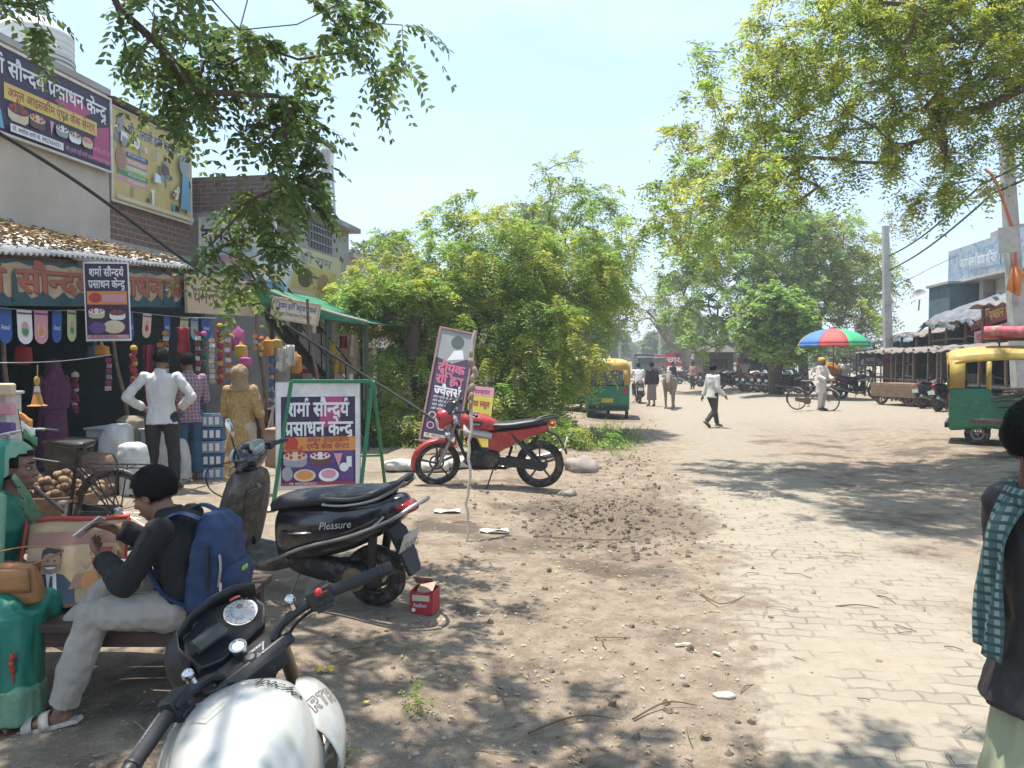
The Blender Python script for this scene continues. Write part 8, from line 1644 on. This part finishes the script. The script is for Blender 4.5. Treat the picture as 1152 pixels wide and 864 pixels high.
for k in range(5):
    g = at(238, 560, 10.3); g.z = gz(g.x, g.y, False)+.175*k; c = thing('bottle_crate', ('bottom blue crate of the stack beside the blue jeans', 'second blue crate from the ground beside the blue jeans', 'middle blue crate of the stack left of the yellow kurta', 'second blue crate from the top of the stack', 'topmost blue crate of the stack left of the yellow kurta')[k], 'crate', g, R(8+3*(k % 2)), GC)
    m = MB()
    for cc, d in (((0, -.15, .085), (.36, .02, .16)), ((0, .15, .085), (.36, .02, .16)), ((-.18, 0, .085), (.02, .3, .16)), ((.18, 0, .085), (.02, .3, .16)), ((0, 0, .01), (.36, .3, .02))): m.box(cc, d)
    m.build('crate_shell', CB_ if k % 2 else CB2, c, bev=.004); m = MB()
    for q in range(4): m.box((-.12+.08*q, -.163, .085), (.05, .006, .1))
    m.build('label_panel', WHT(), c)
# baskets of roots under bicycle
m = MB(); g = at(66, 540, 7.2); g.z = gz(g.x, g.y, False)
for k in range(60): m.ell((rr.gauss(0, .2), rr.gauss(0, .13), .35+abs(rr.gauss(0, .09))), (.05, .04, .035), (rr.random(), 0, rr.random()*3), 7, 5, mi=k % 2)
bsk = thing('produce_basket', 'basket heaped with brown roots behind the black bicycle', 'basket', g); tag(m.build('produce', [pm('root_tan', (.28, .18, .10), .85), pm('root_brown', (.17, .10, .06), .85)], bsk), kind='stuff'); m = MB(); m.lathe([(.0, 0), (.26, 0), (.36, .36), (.33, .36), (.24, .03), (0, .03)], n=26); m.build('basket_body', WOOD(), bsk)
blk_('stacked_colour_board', 'striped pink lilac and green stand at the far left edge of the shop', 'stand', 3, 560, 7.7, .3, .2, 1.25, pm('stand_white', (.5, .48, .46), .7))
g = at(5, 470, 7.55)
for k, (c, nm) in enumerate(((CRM, 'cream'), (PNK, 'pink'), (VIO, 'lilac'), (LGN, 'light green'))): m = MB(); m.box((0, 0, 0), (.24, .06, .12)); o_ = m.build('folded_cloth', c, bev=.02); o_.location = at(3, 438+22*k, 7.45); tag(o_, 'folded %s cloth in the pile at the far left edge' % nm, 'cloth', 'folded cloths piled at the left edge')
# wood pile and carton by the awning
g = at(322, 520, 12.4); g.z = .1
for k in range(9):
    m = MB(); x = -.35+.085*k; m.tube([(x, 0, 0), (x+.05*math.sin(k*3), -.1, .5), (x+.12*math.sin(k*1.7), .05, 1.0+.15*math.sin(k))], .022, 6); o_ = m.build('bamboo_pole', pm('bamboo_pale', (.36, .33, .27), .8) if k % 3 else WOOD()); o_.location = g; tag(o_, 'one of the short bamboo poles leaning in a bundle behind the green framed board', 'bamboo pole', 'bamboo poles bundled behind the a-frame board')
blk_('cardboard_box', 'brown cardboard box standing left of the green framed board', 'box', 319, 545, 11.6, .42, .35, .55, pm('cardboard', (.33, .22, .14), .8, dust=.2), bev=.004)
blk_('covered_cart', 'dark covered cart parked under the iron staircase', 'cart', 300, 520, 12.9, 1.1, .6, .75, pm('cart_dark', (.03, .035, .035), .7))
# white goods wall beneath awning
for k, (px, py, w, h, c, lab) in enumerate(((352, 395, .5, .7, 9, 'large pale sheet of goods hung under the green awning behind the stair'), (392, 398, .35, .8, 5, 'cream sheet of goods hung right of the stair'), (342, 410, .4, .35, 0, 'red framed card hung low under the stair'))):
    a = at(px, py, 15.0+k*.1); m = MB(); m.box((0, 0, 0), (w, .03, h)); o_ = m.build('hanging_card', CR[c], bev=.004); o_.location = a; tag(o_, lab, 'card', 'sheets of goods under the awning')
# ---------------------------------------------------------------- right roadside
umb = gpo(937, 449); u_ = thing('rainbow_umbrella', 'large rainbow striped vendor umbrella on a pole under the roadside trees', 'umbrella', umb)
m = MB(); m.tube([(0, 0, 0), (0, 0, 2.75)], .025, 8); m.build('pole', pm('pole_red', (.3, .04, .04), .5), u_)
cc = [pm('panel_%d' % k, c, .7, var=.08) for k, c in enumerate(((.52, .07, .06), (.04, .38, .16), (.05, .13, .45), (.55, .4, .04), (.5, .09, .08), (.05, .40, .14), (.52, .38, .05), (.06, .16, .45)))]
for k in range(8):
    m = MB(); a0 = R(-135+45*k)
    def uf(a, c): t = a0+R(45)*c; rr_ = 1.38*math.sin(a*1.35)/math.sin(1.35)*(1-.04*math.sin(c*PI)); return V((rr_*math.cos(t), rr_*math.sin(t), 2.2+.62*(math.cos(a*1.35)-math.cos(1.35))/(1-math.cos(1.35))-.02))
    m.grid(uf, 8, 5); m.grid(lambda a, c: uf(1, c)-V((0, 0, .10*a+.015*math.sin(c*9)*a)), 2, 5); m.build('canopy_panel', cc[k], u_, solid=.006, ang=60)
m = MB()
for k in range(8): t = R(-135+45*k); m.tube([(0, 0, 1.9), (.7*math.cos(t), .7*math.sin(t), 2.55)], .008, 4)
m.build('ribs', STL(), u_)
m = MB(); q = gpo(934, 447); m.loft([sring((0, 0, z), (w, 0, 0), (0, w*.8, 0), 2.2, 14) for z, w in ((.6, .3), (.9, .38), (1.2, .32), (1.45, .15))]); me = remesh(m, .03, 2, .05, (4, 4, 4)); o_ = bpy.data.objects.new('cloth_bundle', me); me.materials.clear(); me.materials.append(CR[7]); COL.objects.link(o_); o_.location = q; tag(o_, 'orange cloth bundle under the rainbow umbrella', 'bundle')
t = thing('vendor_stall', 'low wooden vendor stall under the rainbow umbrella', 'stall', gpo(936, 447)); m = MB(); m.box((0, 0, .6), (1.0, .6, .05)); m.build('table_top', WOOD(), t)
for sx in (-.45, .45):
    for sy in (-.25, .25): m = MB(); m.box((sx, sy, .3), (.05, .05, .58)); m.build('leg', WOOD(), t)
motorcycle('motorcycle', 'dark motorcycle with silver exhaust parked broadside right of the rainbow umbrella', gpo(965, 449), R(-92), 'black', group='motorcycles parked by the right roadside', lean=-6, sc=1.08)
motorcycle('motorcycle', 'dark motorcycle parked left of the right rickshaw beside the trolley', gpo(1052, 459), R(-62), 'grey', group='motorcycles parked by the right roadside', lean=-6); motorcycle('motorcycle', 'muddy motorcycle nearest the right rickshaw rear', gpo(1067, 462), R(-55), 'black', group='motorcycles parked by the right roadside', lean=-6)
# row under the trees
GMR = 'motorcycles parked in a row under the roadside neem'
cols = ['black', 'blue', 'black', 'grey', 'black', 'red', 'silver', 'black', 'blue', 'grey', 'black']
pxs = [(789, 434), (796, 435), (806, 436), (815, 437), (823, 438), (848, 440), (856, 441), (865, 441), (874, 442), (884, 443), (893, 444)]
wds = ['first dark motorcycle at the far left of the row under the neem', 'dark blue motorcycle second from the far left of the row', 'black motorcycle third in the row under the neem', 'grey motorcycle just left of the person in the red shirt', 'black motorcycle in front of the person in the red shirt', 'red motorcycle right of the seated rider in tan', 'silver motorcycle second right of the seated rider', 'black motorcycle before the white parked car', 'dark blue motorcycle before the pale green parked car', 'grey motorcycle at the foot of the bushy tree', 'black motorcycle at the right end of the row near the umbrella']
prot = {}
for (px, py), c, lab in zip(pxs, cols, wds):
    g = gpo(px, py); a_ = R(-70+rr.uniform(-15, 15))
    if c in prot: q = copy_tree(prot[c]); q.location = g; q.rotation_euler = (0, R(-6), a_); q['label'] = lab
    else: prot[c] = motorcycle('motorcycle', lab, g, a_, c, group=GMR, lo=True, sc=1.05)
# far parked ones along both sides
far_l = [(768, 431, 'lone motorcycle parked beyond the row on the far right verge'), (773, 432, 'second lone motorcycle on the far right verge'), (742, 424, 'distant motorcycle standing near the end of the road')]
for px, py, lab in far_l: q = copy_tree(prot['black']); q.location = gpo(px, py); q.rotation_euler = (0, R(-6), R(-60)); q['label'] = lab
# cars and tractor
def car(name, lab, loc, rz, col, cat='car', sc=1):
    r = thing(name, lab, cat, loc, rz, sc=sc); pt_ = pm('car_'+col, {'white': (.6, .6, .58), 'pale_green': (.3, .42, .4), 'red': (.3, .03, .03)}[col], .3, coat=.5, dust=.2)
    m = MB(); m.loft([[V((w*a, y, z0+(z1-z0)*b)) for a, b in ((-.8, 0), (-1, .15), (-1, .7), (-.88, 1), (.88, 1), (1, .7), (1, .15), (.8, 0))] for y, w, z0, z1 in ((-1.9, .68, .4, .9), (-1.8, .78, .3, .98), (-.9, .8, .25, 1.0), (.7, .8, .25, .98), (1.4, .78, .27, .92), (1.9, .68, .35, .72))]); m.build('body', pt_, r, sub=1)
    m = MB(); m.loft([[V((w*a, y, .95+(z-.95)*b)) for a, b in ((-1, 0), (-.86, 1), (.86, 1), (1, 0))] for y, w, z in ((-1.75, .74, 1.0), (-1.45, .72, 1.5), (-.6, .72, 1.6), (.3, .72, 1.55), (1.0, .74, .98))]); m.build('cabin_glass', GLS(), r, bev=.03); m = MB(); m.box((0, -.6, 1.57), (1.2, 1.7, .06)); m.build('roof', pt_, r, bev=.03)
    for sx in (-1, 1):
        for y in (-1.15, 1.25): wheel(r, (sx*.72, y, .3), .3, .08, 5, pm('rim_grey', (.2, .2, .2)), lo=True)
        m = MB(); m.ell((sx*.55, 1.82, .68), (.14, .06, .08)); m.build('headlight', pm('lamp_glass', (.55, .57, .58)), r)
    return r
car('parked_car', 'white car parked behind the motorcycles under the neem', gpo(857, 433), R(160), 'white'); car('parked_car', 'pale green car parked behind the bushy tree', gpo(880, 433), R(165), 'pale_green')
def truck(lab, loc, rz, c1, c2):
    r = thing('small_truck', lab, 'truck', loc, rz); m = MB(); m.box((0, 1.2, 1.2), (1.7, 1.2, 1.6)); m.build('cab', c1, r, bev=.1); m = MB(); m.box((0, -.8, 1.5), (1.9, 2.8, 1.6)); m.build('load_body', c2, r, bev=.05); m = MB(); m.box((0, 1.81, 1.55), (1.4, .03, .6)); m.build('windscreen', GLS(), r)
    m = MB(); m.box((0, .3, .55), (1.4, 4.0, .15)); m.build('chassis', BLK(), r)
    for sx in (-1, 1):
        for y in (-1.3, 1.2): wheel(r, (sx*.75, y, .4), .4, .11, 5, pm('rim_grey', (.2, .2, .2)), lo=True)
    return r
truck('distant dark green truck coming down the middle of the far road', gpo(724, 424), R(176), pm('truck_green', (.06, .10, .09), .5, dust=.3), pm('truck_dark', (.05, .06, .06), .6, dust=.3)); truck('distant maroon truck at the right edge of the far road', gpo(742, 420), R(170), pm('truck_maroon', (.22, .05, .05), .5, dust=.3), pm('truck_maroon', (.22, .05, .05)))
# second yellow canopy peeping over the fallen tree
rk3 = copy_tree(rb2); rk3.location = at(652, 430, 25.5)*1; rk3.location.z = gz(rk3.location.x, rk3.location.y, False); rk3['label'] = 'auto rickshaw nearly hidden by the fallen tree with only its yellow top showing'
# flat trolley
g = gpo(1022, 456); tr = thing('hand_trolley', 'weathered wooden trolley cart standing left of the parked motorcycles at right', 'cart', g, R(20)); m = MB(); m.box((0, 0, .72), (1.3, 2.0, .08)); m.box((0, -1, .5), (1.3, .06, .5)); m.box((.65, 0, .5), (.06, 2, .42)); m.box((-.65, 0, .5), (.06, 2, .42)); m.build('tray', WOOD(), tr, bev=.01)
for sx in (-1, 1):
    for y in (-.6, .6): wheel(tr, (sx*.6, y, .3), .3, .05, 6, WOOD(), lo=True)
# firewood cart / bundle by the right rickshaw
g = gpo(1160, 512); fc = thing('loaded_cart', 'cart heaped with sticks and dark sacks at the right edge before the rickshaw', 'cart', g, R(15)); m = MB()
for k in range(26): a = rr.uniform(-.5, .5); z = .75+rr.random()*.35; m.tube([(-.3+rr.uniform(-.12, .12), a, z), (.9, a+rr.uniform(-.15, .15), z+rr.uniform(-.08, .08))], rr.uniform(.012, .03), 6)
m.build('stick_load', pm('firewood', (.17, .11, .075), .9, var=.3), fc); m = MB(); m.ell((-.25, -.3, .62), (.5, .35, .4), None, 18, 12); me = remesh(m, .03, 2, .06, (4, 4, 4)); mobj('dark_sack', me, pm('sack_dark', (.06, .045, .04), .9), fc); m = MB(); m.box((0, 0, .55), (1.6, .9, .06)); m.build('tray', WOOD(), fc)
for sy in (-1, 1): wheel(fc, (.2, 0, .32), .32, .03, lo=True, fx=lambda m_, sy=sy: rot_about(MBshift(m_, (0, 0, 0)), (.2, 0, .32), (0, 0, 1), 0)) if False else None
for sy in (-.5, .5): m = MB(); m.torus((.2, sy, .32), .3, .03, (0, 1, 0), 20, 6); m.build('wheel', RUB(), fc)
# roadside huts under the trees
for k, (px0, px1, Y, z, lab) in enumerate(((792, 826, 48, 2.3, 'low dark roadside hut left of the brown neem trunk'), (844, 866, 47, 2.4, 'roadside hut behind the parked white car'))):
    a, c = at(px0, 430, Y), at(px1, 430, Y); o = V((a.x, Y, .1)); r = thing('roadside_hut', lab, 'hut', o, 0, 'huts under the roadside trees'); w = c.x-a.x; m = MB(); m.box((w/2, 1.2, z*.45), (w, 2, z*.9)); m.build('wall', pm('hut_wall_%d' % k, ((.09, .075, .06), (.1, .09, .08), (.16, .1, .07))[k], .9), r); m = MB(); m.loft([[V((-.2, -.5, z*.88)), V((w+.2, -.5, z*.88)), V((w+.2, 2.4, z+.2)), V((-.2, 2.4, z+.2))], [V((-.2, -.5, z*.88+.06)), V((w+.2, -.5, z*.88+.06)), V((w+.2, 2.4, z+.26)), V((-.2, 2.4, z+.26))]]); m.build('roof', pm('hut_thatch', (.09, .075, .055), .95, var=.4), r); m = MB(); m.box((w/2, .18, z*.42), (w*.6, .06, z*.6)); m.build('opening', DKI, r)
for px0, py0, w, h, bg_, fg, s, lab in ((748, 412, 1.6, 1.1, RED, W_, 'चाय', 'small red signboard hung far down the right roadside'), (760, 404, 1.5, .9, W_, RED, 'होटल', 'small white signboard with red letters far down the right roadside')):
    a = at(px0, py0, 62); r, p = board('distant_signboard', lab, 'sign', face_M(a, (1, 0, 0), UP), w, h, .05); p.rect(0, 0, w, h, bg_); p.text(s, .15, .25, h*.4, fg, .03, w=w-.3); p.build('painted_face', r); m = MB(); m.beam((w/2, 0, -3), (w/2, -.04, 0), .08, .08) if False else m.box((w/2, -a.z/2+.05, -.06), (.08, a.z, .06)); m.build('post', STL(), r)
for px, Y, top, lab in ((757, 85, 362, 'slim distant pole far down the right side of the road'), (742, 100, 372, 'thinner distant pole beyond the bare tree'), (697, 90, 374, 'distant pole on the left side of the far road')):
    a = at(px, 420, Y); a.z = 0; m = MB(); m.tube([a, at(px, top, Y)], .12, 6); tag(m.build('distant_pole', CON), lab, 'pole', 'poles far down the road')
# ---------------------------------------------------------------- hot dusty air
hm = bpy.data.materials.new('haze'); hm.use_nodes = True; N = hm.node_tree.nodes; N.remove(N['Principled BSDF'])
pv = N.new('ShaderNodeVolumePrincipled'); pv.inputs['Color'].default_value = (.93, .95, .97, 1); pv.inputs['Density'].default_value = .0021; pv.inputs['Anisotropy'].default_value = .2
lk(hm.node_tree, pv.outputs[0], N['Material Output'].inputs['Volume'])
m = MB(); m.box((0, 210, 16), (1100, 760, 38)); tag(m.build('haze', hm), kind='stuff')
